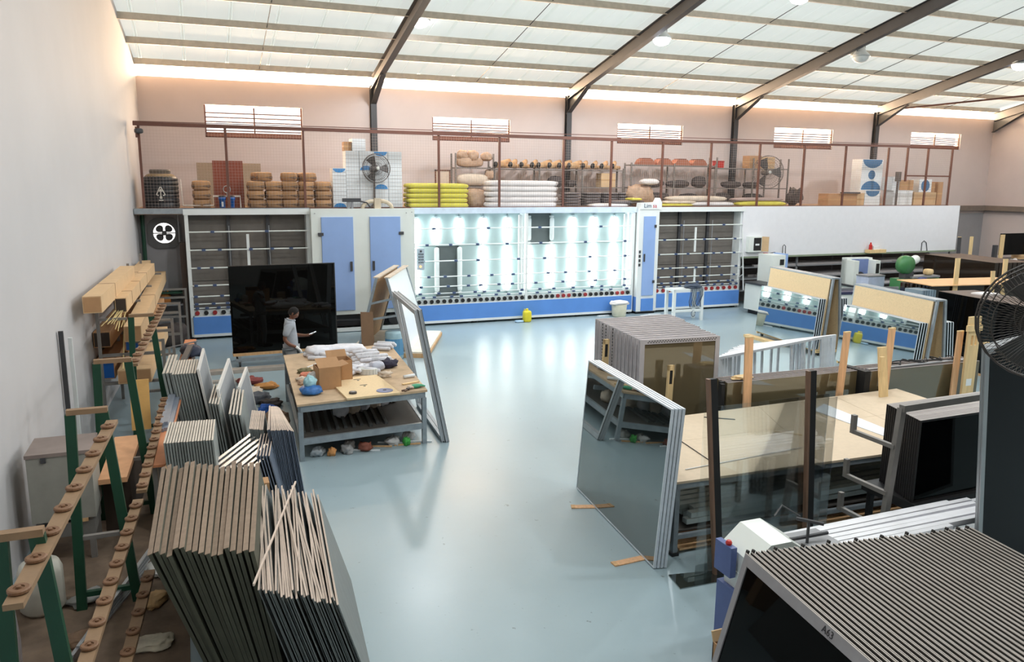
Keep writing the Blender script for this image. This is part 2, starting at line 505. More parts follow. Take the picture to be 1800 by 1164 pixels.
# portal frames: column, haunch and rafter as one steel I section each
def ibeam(b, a, c, w, h, up):
    a, c = V(a), V(c); n = (c - a).normalized(); u = V(up); u = (u - n * u.dot(n)).normalized()
    b.bar(a + u * (h / 2 - 0.008), c + u * (h / 2 - 0.008), w, 0.016, u)
    b.bar(a - u * (h / 2 - 0.008), c - u * (h / 2 - 0.008), w, 0.016, u)
    b.bar(a, c, 0.012, h - 0.03, u)
for i, x in enumerate(RX + [X_R - 0.15]):
    b = MB()
    top = 0.185
    ya, yb = WALL_Y - 0.1, RIDGE_Y
    hz = 0.17
    ibeam(b, (x, ya, roof_z(ya) - top - hz), (x, yb, roof_z(yb) - top - hz), 0.18, 2 * hz, (0, 0, 1))
    # haunch
    b.prism([(x - 0.006, ya, 6.45), (x - 0.006, ya, roof_z(ya) - 0.5), (x - 0.006, ya - 1.5, roof_z(ya - 1.5) - 0.5), (x - 0.006, ya - 1.45, roof_z(ya - 1.45) - 0.56)], (0.012, 0, 0))
    b.bar((x, ya - 0.0, 6.46), (x, ya - 1.45, roof_z(ya - 1.45) - 0.56), 0.17, 0.014)
    o = b.build('rafter_beam', M_steel_dark); o['kind'] = 'structure'
    if i < 4:
        b = MB(); ibeam(b, (x, WALL_Y - 0.1, 0), (x, WALL_Y - 0.1, 7.05), 0.18, 0.18, (0, 1, 0))
        o = b.build('steel_column', M_steel_dark); o['kind'] = 'structure'
    b = MB(); ibeam(b, (x, RIDGE_Y, roof_z(RIDGE_Y) - top - hz), (x, Y_FRONT, roof_z(Y_FRONT) - top - hz), 0.18, 2 * hz, (0, 0, 1))
    o = b.build('rafter_beam', M_steel_dark); o['kind'] = 'structure'
# braces by the right gable
b = MB().bar((26.2, 24.4, 7.15), (X_R, 22.0, 7.9), 0.07, 0.07).bar((31.6, 22.2, 6.6), (31.6, 22.2, 8.05), 0.08, 0.08)
o = b.build('gable_brace', M_brown_paint); o['kind'] = 'structure'

# windows: brown bars, tilted louvre board at the sill
for i, (x0, x1, z0, z1) in enumerate(WINS):
    root = bpy.data.objects.new('window_%d' % (i + 1), None); C.objects.link(root); root['kind'] = 'structure'
    root.location = ((x0 + x1) / 2, WALL_Y + 0.08, z0)
    hw, h = (x1 - x0) / 2, z1 - z0
    b = MB()
    b.box(-hw, -hw + 0.04, -0.03, 0.03, 0, h).box(hw - 0.04, hw, -0.03, 0.03, 0, h).box(-hw, hw, -0.03, 0.03, 0, 0.04)
    b.box(-0.02, 0.02, -0.025, 0.025, 0, h - 0.05)
    b.build('frame', M_brown_paint, root)
    for k in range(5):
        z = 0.2 + k * (h - 0.35) / 4.6
        MB().box(-hw + 0.03, hw - 0.03, -0.015, 0.015, z - 0.016, z + 0.016).build('bar', M_brown_paint, root)
    MB().obox((-hw + 0.04, -0.06, 0.03), (2 * hw - 0.08, 0, 0), (0, 0.02, 0), (0, 0.05, 0.12)).build('louvre_blade', M_brown_paint, root)

# mezzanine deck and its white front board on the right
b = MB().box(-1.42, 27.3, 22.28, WALL_Y, 3.28, 3.42)
o = b.build('mezzanine_slab', M_conc); o['kind'] = 'structure'
b = MB().box(-1.42, 2.9, 22.18, 22.30, 3.30, 3.44)
o = b.build('trim_2', M_galv); o['kind'] = 'structure'
b = MB().box(17.22, 27.3, 22.18, 22.26, 1.72, 3.43)
o = b.build('wall_parapet', M_white_board); o['kind'] = 'structure'
b = MB().box(17.22, 27.3, 22.14, 22.18, 1.68, 1.74)
o = b.build('trim_3', mat('green_grey_rail', (130, 142, 120), 0.6)); o['kind'] = 'structure'

# ------------------------------------------------------------------ glass processing line along the far side (front plane y = 22.2)
MY = 22.2
M_tube = lamp_mat('lit_tube', (250, 255, 253), TUBE_E)
M_tube_off = mat('unlit_tube', (238, 244, 243), 0.3, var=0.02)
M_litback = mat('pale_backboard', (156, 174, 174), 0.55, var=0.03, scale=2)
M_clip = mat('blue_grey_clip', (70, 86, 120), 0.5)

wheel_me = mesh_of(MB().lathe([(0.02, -0.03), (0.055, -0.03), (0.06, 0), (0.055, 0.03), (0.02, 0.03)], (0, 0, 0), 12, Matrix.Rotation(RAD(90), 3, 'X')), 'roller', M_rubber)
wheel_red_me = mesh_of(MB().lathe([(0.02, -0.03), (0.055, -0.03), (0.06, 0), (0.055, 0.03), (0.02, 0.03)], (0, 0, 0), 12, Matrix.Rotation(RAD(90), 3, 'X')), 'roller', mat('red_roller', (150, 40, 42), 0.5))
clip_me = mesh_of(MB().box(-0.045, 0.045, -0.04, 0.03, -0.03, 0.03).box(-0.018, 0.018, -0.065, -0.04, -0.018, 0.018), 'clip', M_clip)
RAILS = [2.83, 2.36, 1.89, 1.43, 1.14, 0.94, 0.83]

def rails_and_rollers(root, x0, x1, nroll, redshare, clips, mrail):
    for j, z in enumerate(RAILS):
        r = MB().tube([(x0, -0.01, z), (x1, -0.01, z)], 0.018 if j < 5 else 0.014, 8).build('rail', mrail, root)
        n = clips[j]
        for k in range(n):
            inst('clip', clip_me, r, (x0 + (x1 - x0) * (k + 0.5 + random.uniform(-0.3, 0.3)) / n, -0.01, z))
    b = MB().box(x0, x1, 0.03, 0.06, 0.62, 0.78).box(x0, x1, -0.02, 0.06, 0.60, 0.63)
    tr = b.build('roller_track', M_white_metal, root)
    for k in range(nroll):
        x = x0 + (x1 - x0) * (k + 0.5) / nroll
        inst('roller', wheel_red_me if random.random() < redshare else wheel_me, tr, (x, -0.01, 0.70))

def base_skirt(root, x0, x1):
    MB().box(x0, x1, -0.06, 0.3, 0.14, 0.60).build('base_panel', M_blue, root)
    MB().box(x0 - 0.01, x1 + 0.01, -0.08, 0.32, 0.07, 0.14).build('base_strip', M_white_metal, root)
    n = max(2, int((x1 - x0) / 1.7) + 1)
    for k in range(n):
        x = x0 + 0.12 + (x1 - x0 - 0.24) * k / (n - 1)
        MB().box(x - 0.06, x + 0.06, 0.05, 0.2, 0.0, 0.07).build('foot', M_black, root)

def conveyor(label, X0, X1, redshare, short_bars):
    root = thing('glass_conveyor', label, 'machine', (X0, MY, 0))
    W = X1 - X0
    base_skirt(root, 0, W)
    # back: three columns by three rows of sheets between dark posts
    for c in range(3):
        xa, xb = W * c / 3, W * (c + 1) / 3
        for (za, zb) in ((0.62, 1.5), (1.5, 2.36), (2.36, 3.26)):
            MB().box(xa + 0.03, xb - 0.03, 0.42, 0.45, za + 0.008, zb - 0.008).build('back_panel', M_greypanel, root)
        if c:
            MB().box(xa - 0.045, xa + 0.045, 0.34, 0.44, 0.6, 3.26).build('back_post', M_steel_dark, root)
            MB().tube([(xa, 0.1, 0.8), (xa, 0.1, 2.98)], 0.016, 6).build('standard', M_alu_dull, root)
    MB().box(-0.06, 0.03, -0.02, 0.45, 0.07, 3.3).build('side_post', M_white_metal, root)
    MB().box(W - 0.03, W + 0.06, 0.05, 0.45, 0.07, 3.3).build('side_post', M_white_metal, root)
    MB().box(-0.08, W + 0.08, -0.04, 0.5, 3.27, 3.42).build('top_beam', M_white_metal, root)
    rails_and_rollers(root, 0.0, W, 14, redshare, [2, 5, 7, 7, 7, 9, 12], M_offwhite)
    for (x, za, zb) in short_bars:
        MB().box(x - 0.035, x + 0.035, -0.01, 0.02, za, zb).build('height_stop', M_white_metal, root)
    return root

lc = conveyor('long grey-backed glass conveyor with blue base left of the washing cabinet', -0.2, 2.84, 0.35, [(1.47, 1.92, 2.76)])
rc = conveyor('grey-backed glass conveyor with blue base and white side brace beside the parapet', 13.84, 17.2, 0.8, [(1.52, 1.95, 2.76), (1.56, 0.95, 1.4)])
b = MB()
W = 3.36
b.bar((W + 0.03, -0.25, 0.62), (W + 0.03, 0.02, 2.86), 0.03, 0.03)
for z in (1.14, 1.43, 1.89, 2.36, 2.83):
    b.bar((W + 0.03, -0.22 + (z - 0.62) * 0.12, z), (W + 0.03, 0.3, z - 0.28), 0.022, 0.022)
b.build('side_brace', M_white_metal, rc)

# washing cabinet
root = thing('washing_cabinet', 'tall off-white glass washer cabinet with two pale blue doors', 'cabinet', (2.9, 21.95, 0))
b = MB().box(0, 2.86, 0, 1.15, 0.50, 3.42)
b.build('body', M_offwhite, root)
for (x0, x1, hx, kx) in ((0.26, 1.12, 0.24, 1.04), (1.58, 2.44, 2.46, 1.66)):
    d = MB().box(x0, x1, -0.035, 0.0, 0.62, 3.2).build('door', M_blue_door, root)
    MB().box(x0 + 0.01, x1 - 0.01, -0.039, -0.035, 0.63, 3.19).build('skin', M_blue_door, d)
    MB().box(kx - 0.03, kx + 0.03, -0.075, -0.03, 1.72, 1.98).build('handle', M_steel_dark, d)
    for z in (2.7, 0.95):
        MB().box(hx - 0.07, hx + 0.07, -0.06, -0.0, z, z + 0.08).build('hinge', M_steel_dark, d)
b = MB()
for x in (0.08, 1.4, 2.76):
    for y in (0.08, 1.05):
        b.box(x - 0.05, x + 0.05, y - 0.05, y + 0.05, 0.02, 0.5)
b.box(0.0, 2.84, -0.02, 0.06, 0.02, 0.12).box(0.0, 2.84, 1.05, 1.12, 0.02, 0.12)
b.build('stand', M_white_metal, root)
b = MB().box(0.2, 1.3, 0.3, 0.9, 0.12, 0.46).box(1.5, 2.5, 0.35, 0.9, 0.12, 0.36)
b.lathe([(0.2, -0.1), (0.2, 0.1)], (2.3, 0.3, 0.3), 18, Matrix.Rotation(RAD(90), 3, 'X'))
b.tube([(0.2, 0.1, 0.36), (1.6, 0.1, 0.3), (2.4, 0.15, 0.42)], 0.025, 6)
b.build('pump_unit', M_steel_dark, root)
for k, (x, z) in enumerate(((2.62, 3.3), (2.78, 3.32), (2.62, 1.6), (0.1, 3.3))):
    MB().lathe([(0.014, 0), (0.014, 0.01)], (x, -0.01, z), 8, Matrix.Rotation(RAD(90), 3, 'X')).build('bolt', M_alu_dull, root)
# ducts on top
root = thing('bent_air_duct', 'two bent beige air ducts on top of the washer cabinet', 'duct', (4.75, 22.15, 3.42))
b = MB()
for s in (-1, 1):
    pts = [(s * 0.06, 0, 0.2), (s * 0.18, 0, 0.2), (s * 0.30, 0, 0.16), (s * 0.39, 0, 0.08), (s * 0.42, 0, -0.005)]
    b.tube(pts, 0.055, 10)
b.build('hose', mat('beige_hose', (196, 182, 160), 0.6), root, True)
MB().box(-0.09, 0.09, -0.08, 0.08, 0, 0.28).build('junction', mat('beige_hose', (196, 182, 160), 0.6), root)
root = thing('valve_block', 'small dark valve block on top of the washer cabinet', 'valve', (3.95, 22.15, 3.42))
MB().box(-0.04, 0.04, -0.04, 0.04, 0, 0.2).box(0.07, 0.13, -0.04, 0.04, 0, 0.18).build('base', M_alu_dull, root)
MB().box(-0.16, 0.34, -0.05, 0.05, 0.18, 0.28).tube([(0.2, 0, 0.22), (0.5, -0.05, 0.16), (0.6, -0.05, 0.02)], 0.02, 6).build('body', M_steel_dark, root)

# lit inspection frame
X0, X1 = 5.80, 12.99
root = thing('inspection_frame', 'long inspection frame with lit fluorescent tubes and blue base', 'machine', (X0, MY, 0))
W = X1 - X0
MID = 9.30 - X0
base_skirt(root, 0, W)
TX = [x - X0 for x in (5.97, 6.60, 7.31, 8.08, 8.86, 9.56, 10.33, 11.07, 11.83, 12.57)]
UP = [1, 1, 1, 1, 1, 0, 0, 1, 1, 1]
LO = [1, 0, 0, 1, 1, 1, 1, 1, 1, 1]
edges = [0.0] + [(TX[i] + TX[i + 1]) / 2 for i in range(4)] + [MID] + [(TX[i] + TX[i + 1]) / 2 for i in range(5, 9)] + [W]
M_dkback = mat('bare_grey_backboard', (98, 106, 106), 0.7, var=0.08)
# backboards: one sheet between neighbouring tubes, two rows
cuts = [0.0] + TX[:5] + [MID] + TX[5:] + [W]
for i in range(len(cuts) - 1):
    xa, xb = cuts[i], cuts[i + 1]
    if xb - xa < 0.02: continue
    for r, (za, zb) in enumerate(((0.62, 2.28), (2.28, 3.26))):
        dark = (i == 2 and r == 0) or (i == 7 and r == 1)
        MB().box(xa + 0.004, xb - 0.004, 0.50 + (0.05 if dark else 0), 0.53 + (0.05 if dark else 0), za + 0.004, zb - 0.004).build('back_panel', M_dkback if dark else M_litback, root)
tube_me = {}
for st in (0, 1):
    tube_me['u%d' % st] = mesh_of(MB().lathe([(0.012, 2.38), (0.042, 2.42), (0.048, 2.47), (0.048, 3.03), (0.042, 3.08), (0.012, 3.1)], (0, 0, 0), 10), 'tube', M_tube if st else M_tube_off, True)
    tube_me['l%d' % st] = mesh_of(MB().lathe([(0.012, 0.92), (0.042, 0.95), (0.048, 1.0), (0.048, 2.18), (0.042, 2.23), (0.012, 2.26)], (0, 0, 0), 10), 'tube', M_tube if st else M_tube_off, True)
cap_me = mesh_of(MB().box(-0.05, 0.05, -0.05, 0.06, -0.03, 0.03), 'lamp_holder', M_white_metal)
for i, x in enumerate(TX):
    for q in (tube_me['u%d' % UP[i]], tube_me['l%d' % LO[i]]): inst('tube', q, root, (x, 0.43, 0)).scale = ((2.1 if q in (tube_me['u1'], tube_me['l1']) else 1.6), 0.8, 1.0)
    for z in (3.13, 2.33, 0.89):
        inst('lamp_holder', cap_me, root, (x, 0.45, z))
MB().box(MID - 0.035, MID + 0.035, -0.03, 0.48, 0.1, 3.28).build('mid_post', M_white_metal, root)
for x in (MID - 0.12, W - 0.16):
    MB().box(x - 0.05, x + 0.05, 0.2, 0.26, 0.9, 3.2).build('light_strip', M_white_metal, root)
MB().box(W - 0.03, W + 0.05, -0.03, 0.55, 0.1, 3.28).build('side_post', M_white_metal, root)
MB().box(-0.04, W + 0.08, -0.05, 0.58, 3.26, 3.43).build('top_beam', mat('pale_blue_beam', (208, 222, 238), 0.4), root)
rails_and_rollers(root, 0.03, MID - 0.03, 18, 0.0, [2, 4, 4, 5, 6, 7, 8], M_white_metal)
rails_and_rollers(root, MID + 0.03, W - 0.03, 19, 0.2, [2, 3, 3, 4, 4, 6, 8], M_white_metal)
MB().box(-0.02, W, -0.035, 0.3, 0.60, 0.615).build('sill', M_white_metal, root)
# control panel on its left edge
cp = MB().box(0.06, 0.27, -0.12, -0.04, 1.66, 2.28).build('control_panel', mat('panel_blue_grey', (176, 192, 204), 0.4), root)
for r in range(4):
    for c in range(3):
        MB().box(0.10 + c * 0.055, 0.125 + c * 0.055, -0.135, -0.12, 1.86 + r * 0.08, 1.895 + r * 0.08).build('button', M_black, cp)
MB().lathe([(0.03, 0), (0.03, 0.02)], (0.165, -0.12, 2.2), 12, Matrix.Rotation(RAD(90), 3, 'X')).build('dial', M_steel_dark, cp)
MB().lathe([(0.03, 0), (0.03, 0.02)], (0.15, -0.12, 1.76), 12, Matrix.Rotation(RAD(90), 3, 'X')).build('warning_light', lamp_mat('orange_light', (255, 150, 90), 4.0), cp)

# control column with sign
root = thing('control_column', 'narrow white control column with blue door and sign on top', 'cabinet', (13.08, 22.0, 0))
MB().box(0, 0.74, 0, 0.7, 0.08, 3.36).build('body', M_white_metal, root)
d = MB().box(0.17, 0.6, -0.03, 0, 0.60, 3.14).build('door', M_blue_door, root)
for z in (2.78, 1.0): MB().box(0.55, 0.62, -0.06, -0.02, z, z + 0.09).build('hinge', M_steel_dark, d)
MB().box(0.19, 0.23, -0.07, -0.03, 1.7, 1.95).build('handle', M_steel_dark, d)
MB().box(0.17, 0.62, -0.03, 0, 0.1, 0.5).build('lower_panel', M_blue, root)
MB().box(-0.01, 0.0, 0.02, 0.68, 0.1, 0.56).build('side_panel', M_blue, root)
MB().box(0.03, 0.72, 0.05, 0.6, 0.0, 0.08).build('foot', M_black, root)
sg = MB().prism([(0.02, -0.02, 3.36), (0.80, -0.02, 3.36), (0.80, -0.02, 3.58), (0.72, -0.02, 3.72), (0.64, -0.02, 3.58), (0.06, -0.02, 3.56)], (0, 0.3, 0)).build('sign', M_white_metal, root)
text('letters', 'Lim', 0.19, mat('sign_blue', (52, 74, 104), 0.5), sg, (0.28, -0.025, 3.47), (RAD(90), 0, 0))
text('letters', 'sa', 0.19, mat('sign_red', (196, 62, 84), 0.5), sg, (0.54, -0.025, 3.47), (RAD(90), 0, 0))
for k in range(4):
    MB().box(0.03, 0.1, -0.012, 0, 1.55 + k * 0.14, 1.64 + k * 0.14).build('switch', M_steel_dark, root)

# ------------------------------------------------------------------ mezzanine: fence, stores
FZ = 3.42
FY = 22.34
root = thing('mesh_fence', 'long brown steel and wire mesh fence along the mezzanine edge', 'fence', (-1.3, FY, FZ))
def fx(x): return x + 1.3
MB().bar((fx(-1.3), 0, 2.11), (fx(12.5), 0, 2.08), 0.09, 0.09).bar((fx(12.5), 0, 2.08), (fx(26.85), 0, 2.18), 0.08, 0.08).build('top_rail', M_brown_paint, root)
MB().bar((fx(-1.3), 0.05, 2.17), (fx(26.85), 0.05, 2.24), 0.02, 0.02).build('cable', M_brown_paint, root)
for x in (-1.18, 0.86, 2.82, 6.6, 8.46, 10.55, 12.2, 14.05, 15.9, 17.86, 19.75, 21.6, 23.6, 25.55, 26.78):
    MB().box(fx(x) - 0.03, fx(x) + 0.03, -0.03, 0.03, 0, 2.1).build('post', M_brown_paint, root)
MB().box(fx(24.5), fx(24.56), -0.03, 0.03, 0.9, 2.12).build('gate_post', M_brown_paint, root)
MB().box(fx(24.5), fx(26.75), -0.02, 0.02, 1.08, 1.13).build('gate_rail', M_brown_paint, root)
MB().box(fx(-1.3), fx(26.85), -0.02, 0.02, 0.0, 0.03).build('bottom_rail', M_brown_paint, root)
b = MB()
r = 0.0015
for k in range(27):
    z = 0.06 + k * 0.076
    b.box(fx(-1.2), fx(26.8), -r, r, z - r, z + r)
x = -1.15
while x < 26.8:
    b.box(fx(x) - r, fx(x) + r, -r, r, 0.03, 2.1); x += 0.076
o = b.build('wire_mesh', mat('wire_grey', (176, 160, 152), 0.6), root); o['kind'] = 'stuff'
# small lamp bracket at the left end
root = thing('corner_speaker', 'small dark speaker clamped to the left end of the fence', 'speaker', (-1.22, 22.25, 5.35))
MB().pillow((0.05, 0, 0), (0.2, 0.14, 0.13), 0.4).build('body', M_steel_dark, root)
MB().box(-0.03, 0.01, -0.02, 0.06, -0.16, 0.1).build('bracket', M_brown_paint, root)

# black water tank
root = thing('water_tank', 'black ribbed plastic water tank with white emblem at the left end', 'tank', (-0.78, 22.95, FZ))
prof = [(0.40, 0.0), (0.43, 0.03)]
for k in range(6):
    z = 0.06 + k * 0.11
    prof += [(0.43, z), (0.43, z + 0.08), (0.415, z + 0.09), (0.415, z + 0.10)]
prof += [(0.43, 0.73), (0.42, 0.78), (0.33, 0.86), (0.27, 0.88)]
M_tank = mat('black_plastic_tank', (38, 40, 44), 0.45, var=0.12)
MB().lathe(prof, (0, 0, 0), 28).build('body', M_tank, root, True)
MB().lathe([(0.34, 0.80), (0.40, 0.795), (0.33, 0.868), (0.27, 0.89)], (0, 0, 0), 24).build('dusty_shoulder', mat('dust', (150, 128, 98), 0.9, var=0.2), root, True)
MB().lathe([(0.25, 0.86), (0.26, 0.97), (0.24, 1.0)], (0, 0, 0), 24).build('lid', mat('dusty_lid', (96, 88, 78), 0.7), root)
e = MB()
M_emb = mat('white_emblem', (220, 216, 206), 0.6)
def on_tank(a, z, rr=0.436): return (rr * math.sin(a), -rr * math.cos(a), z)
def stroke(bb, a0, z0, a1, z1, w=0.022):
    p, q = V(on_tank(a0, z0)), V(on_tank(a1, z1)); bb.bar(p, q, w, 0.008, V((p.x, p.y, 0)))
for a0, z0, a1, z1 in ((-0.24, 0.36, -0.02, 0.56), (0.02, 0.56, 0.24, 0.36), (-0.24, 0.36, -0.12, 0.34), (0.12, 0.34, 0.24, 0.36), (0, 0.30, 0, 0.50), (-0.08, 0.44, 0, 0.50), (0.08, 0.44, 0, 0.50), (-0.07, 0.30, 0.07, 0.30), (-0.07, 0.27, 0.07, 0.27), (-0.12, 0.22, 0.12, 0.22)):
    stroke(e, a0, z0, a1, z1)
e.build('emblem', M_emb, root)
# white pipe and filters
b = MB().tube([(-0.30, 22.62, 4.18), (-0.27, 22.62, FZ + 0.08), (0.48, 22.62, FZ + 0.08), (0.48, 22.62, 3.74), (1.16, 22.62, 3.74), (1.16, 22.62, FZ + 0.02)], 0.022, 7)
tag(b.build('white_pipe', mat('white_plastic_pipe', (222, 210, 200), 0.5)), 'thin white water pipe running from black tank to blue filters', 'pipe')
MB_f = MB().lathe([(0.06, 0), (0.075, 0.03), (0.08, 0.22), (0.095, 0.23), (0.095, 0.3)], (0, 0, 0), 16)
fme = mesh_of(MB_f, 'housing', M_bluepl, True)
cme = mesh_of(MB().lathe([(0.085, 0.30), (0.085, 0.33), (0.04, 0.345)], (0, 0, 0), 16), 'cap', M_steel_dark)
for k, x in enumerate((0.70, 0.93)):
    r2 = thing('water_filter', ('blue water filter canister with white label nearer the tank', 'blue water filter canister on the side away from tank')[k], 'filter', (x, 22.56, FZ))
    inst('housing', fme, r2); inst('cap', cme, r2)
    if k == 0: MB().box(-0.025, 0.025, -0.083, -0.076, 0.05, 0.18).build('paper_label', M_whitepaper, r2)
root = thing('pressure_gauge', 'round steel ring gauge above the two blue filters', 'gauge', (0.83, 22.6, 3.92))
MB().tube([(0.09 * math.cos(a), 0, 0.09 * math.sin(a)) for a in [i * math.pi / 10 for i in range(20)]], 0.014, 6, True).build('ring', M_alu, root)
MB().box(-0.012, 0.012, -0.01, 0.01, -0.19, -0.08).build('stem', M_alu, root)
# boards against the fence
root = MB().box(0.52, 1.30, 23.30, 23.33, FZ, 4.68).build('brown_board', mat('rust_brown_board', (140, 72, 52), 0.6))
tag(root, 'upright rust brown board standing behind the blue filters', 'board')
o = MB().box(0.12, 1.78, 23.42, 23.43, FZ, 4.62).build('glass_sheet', clear_glass('dusty_glass', (0.80, 0.76, 0.66)))
tag(o, 'dusty clear glass sheet leaning behind the rust brown board', 'glass')

# brown paper sacks
M_sack = mat('brown_paper_sack', (170, 130, 92), 0.85, var=0.16, scale=7, rnd=0.10)
M_sackband = mat('sack_print_band', (112, 88, 70), 0.85, var=0.15)
sack_me = mesh_of(MB().pillow((0, 0, 0.12), (0.45, 0.7, 0.25), 0, 16, 10, 0.25, 0.38, 0.035), 'paper', M_sack, True)
band_me = mesh_of(MB().pillow((0, 0, 0.10), (0.462, 0.705, 0.13), 0, 16, 6, 0.25, 0.35), 'band', M_sackband, True)
cols = [1.58, 2.04, 2.46, 2.89, 3.33]
ci = 0
def sack(x, y, z, rz, label):
    r = thing('paper_sack', label, 'sack', (x, y, z), (0, 0, rz), 'brown paper sacks on the mezzanine')
    inst('paper', sack_me, r); inst('band', band_me, r)
    return r
for c, x in enumerate(cols):
    for k in range(3):
        sack(x + random.uniform(-0.02, 0.02), 22.85 + random.uniform(-0.04, 0.04), FZ + k * 0.24, random.uniform(-0.05, 0.05),
             'brown paper sack, %s up in the %s sack pile from the board' % (('bottom', 'second', 'third')[k], nth(c + 1)))
for k in range(3):
    sack(0.2, 22.95, FZ + k * 0.24, 0.03 * k, 'brown paper sack, %s of the pile beside the black tank' % ('lowest', 'middle', 'topmost')[k])
for k, (x, z, t) in enumerate(((1.75, 4.14, 0.2), (2.5, 4.14, -0.2), (2.95, 4.14, 0.1))):
    sack(x, 23.0, z, t, 'slumped brown paper sack lying %s on top of the piles' % ('first', 'second', 'third')[k])

# white cartons with blue print
def carton(x0, x1, z0, z1, y, label, group, prints=0, m=None, d=0.5):
    r = thing('white_carton' if m is None else 'brown_carton', label, 'carton', ((x0 + x1) / 2, y, z0), 0, group)
    w, h = x1 - x0 - 0.012, z1 - z0 - 0.006
    mm = m or M_whitepaper
    MB().box(-w / 2, w / 2, 0, d, 0, h).build('box', mm, r)
    if m is None:
        b = MB()
        for k in range(1, 5):
            b.box(-w / 2 - 0.003, w / 2 + 0.003, -0.004, 0.02, h * k / 5 - 0.004, h * k / 5 + 0.004)
        b.build('slot_line', mat('carton_seam', (168, 172, 176), 0.7), r)
    else:
        MB().box(-w / 2 - 0.002, w / 2 + 0.002, -0.003, d + 0.003, h * 0.5 - 0.025, h * 0.5 + 0.025).build('tape', mat('parcel_tape', (190, 150, 104), 0.35), r)
    if prints:
        n = 14; pts = []
        if prints == 1:      # lower half disc hanging from the top edge
            pts = [(w * 0.46 * math.cos(a), -0.006, h - w * 0.30 * math.sin(a) - 0.01) for a in [math.pi * i / n for i in range(n + 1)]]
        elif prints == 2:    # upper half disc rising from the bottom edge
            pts = [(w * 0.46 * math.cos(a), -0.006, 0.02 + w * 0.32 * math.sin(a)) for a in [math.pi * i / n for i in range(n + 1)]]
        elif prints == 3:    # whole disc
            pts = [(min(w, h) * 0.45 * math.cos(a), -0.006, h / 2 + min(w, h) * 0.45 * math.sin(a)) for a in [2 * math.pi * i / 20 for i in range(20)]]
        MB().prism(pts, (0, 0.005, 0)).build('print', M_printblue if y < 22.9 else M_printdark, r)
    return r
g = 'white cartons beside the mezzanine fan'
yb = 22.66
carton(3.62, 4.0, FZ, 4.0, yb, 'white carton, lower of the two against the paper sacks', g, 2)
carton(3.62, 4.0, 4.0, 4.52, yb, 'white carton, upper of the two against the paper sacks, blue top', g, 1)
for c, (x0, x1) in enumerate(((4.0, 4.38), (4.38, 4.78), (4.78, 5.2), (5.2, 5.6))):
    zs = [FZ, 3.93, 4.45, 5.0]
    for k in range(3):
        carton(x0, x1, zs[k], zs[k + 1], yb + 0.01 * k, 'white carton, %s in the %s tall stack from the sacks' % (('bottom', 'middle', 'top')[k], nth(c + 1)), g,
               (0, 0, 0, 0, 0, 2, 0, 2, 1, 0, 0, 0)[c * 3 + k] if c else 0)
carton(4.2, 4.58, 5.0, 5.34, yb + 0.05, 'single white carton topping the tall stacks', g)
carton(3.98, 4.2, 5.0, 5.25, yb + 0.15, 'small brown carton beside the topping white carton', g, 0, M_carton_dark, 0.3)

# pedestal fans on the mezzanine
def guard_rings(R, depth, nwire):
    b = MB()
    for rr, y in ((R, 0), (R * 0.98, -depth * 0.5), (R * 0.8, -depth), (R * 0.8, depth * 0.6), (R * 0.4, -depth * 1.15), (R * 0.4, depth)):
        b.tube([(rr * math.cos(a), y, rr * math.sin(a)) for a in [2 * math.pi * i / 28 for i in range(28)]], 0.009 if rr > R * 0.9 else 0.005, 5, True)
    for k in range(nwire):
        a = 2 * math.pi * k / nwire
        b.tube([(R * math.cos(a), 0, R * math.sin(a)), (R * 0.8 * math.cos(a), -depth, R * 0.8 * math.sin(a)), (0.06 * math.cos(a), -depth * 1.2, 0.06 * math.sin(a))], 0.0025, 3)
        b.tube([(R * math.cos(a), 0, R * math.sin(a)), (R * 0.8 * math.cos(a), depth * 0.6, R * 0.8 * math.sin(a)), (0.06 * math.cos(a), depth * 1.1, 0.06 * math.sin(a))], 0.0025, 3)
    return b
def blade_set(R, n, m, root):
    for k in range(n):
        a0 = 2 * math.pi * k / n
        vs = []; 
        for t in (0.18, 0.5, 0.8, 1.0):
            for s in (-0.5, 0, 0.5):
                a = a0 + s * (0.75 if t > 0.4 else 0.5)
                vs.append((R * t * math.cos(a), 0.10 * R * s * 2 * (0.6 + 0.4 * t) * 1.3, R * t * math.sin(a)))
        fs = []
        for i in range(3):
            for j in range(2):
                q = i * 3 + j; fs.append((q, q + 1, q + 4, q + 3))
        bl = MB().add(vs, fs).build('blade', m, root)
        so = bl.modifiers.new('thick', 'SOLIDIFY'); so.thickness = 0.006; so.offset = 0
def pedestal_fan(name, label, loc, R, pole, rz, base_r, mbody, tilt=0.0, nwire=40, side=0.0):
    r = thing(name, label, 'fan', loc, (0, 0, rz))
    h = bpy.data.objects.new('head', None); C.objects.link(h); h.parent = r; h.location = (0, 0, pole); h.rotation_euler = (tilt, 0, 0)
    guard_rings(R, R * 0.28, nwire).build('guard', mbody, h)
    blade_set(R * 0.88, 3, mat('fan_blade', (70, 66, 64), 0.45), h)
    MB().lathe([(0.05, -0.06), (0.10, 0.06), (0.11, 0.12), (0.10, 0.34), (0.05, 0.38)], (0, 0, 0), 16, Matrix.Rotation(RAD(-90), 3, 'X')).build('motor', mbody, h, True)
    MB().lathe([(0.045, -0.03), (0.05, 0.03), (0.03, 0.05)], (0, -R * 0.33, 0), 14, Matrix.Rotation(RAD(90), 3, 'X')).build('hub_badge', mat('silver_badge', (210, 210, 205), 0.3, metal=0.4), h)
    MB().tube([(side, 0.2, 0.03), (side, 0.2, pole)] + ([(0, 0.2, pole)] if side else []), 0.03, 10).build('pole', mbody, r)
    MB().lathe([(base_r, 0), (base_r, 0.03), (base_r * 0.4, 0.07), (0.05, 0.12)], (side, 0.2, 0), 20).build('base', mbody, r)
    return r
M_fanm = mat('fan_grey', (92, 84, 80), 0.45)
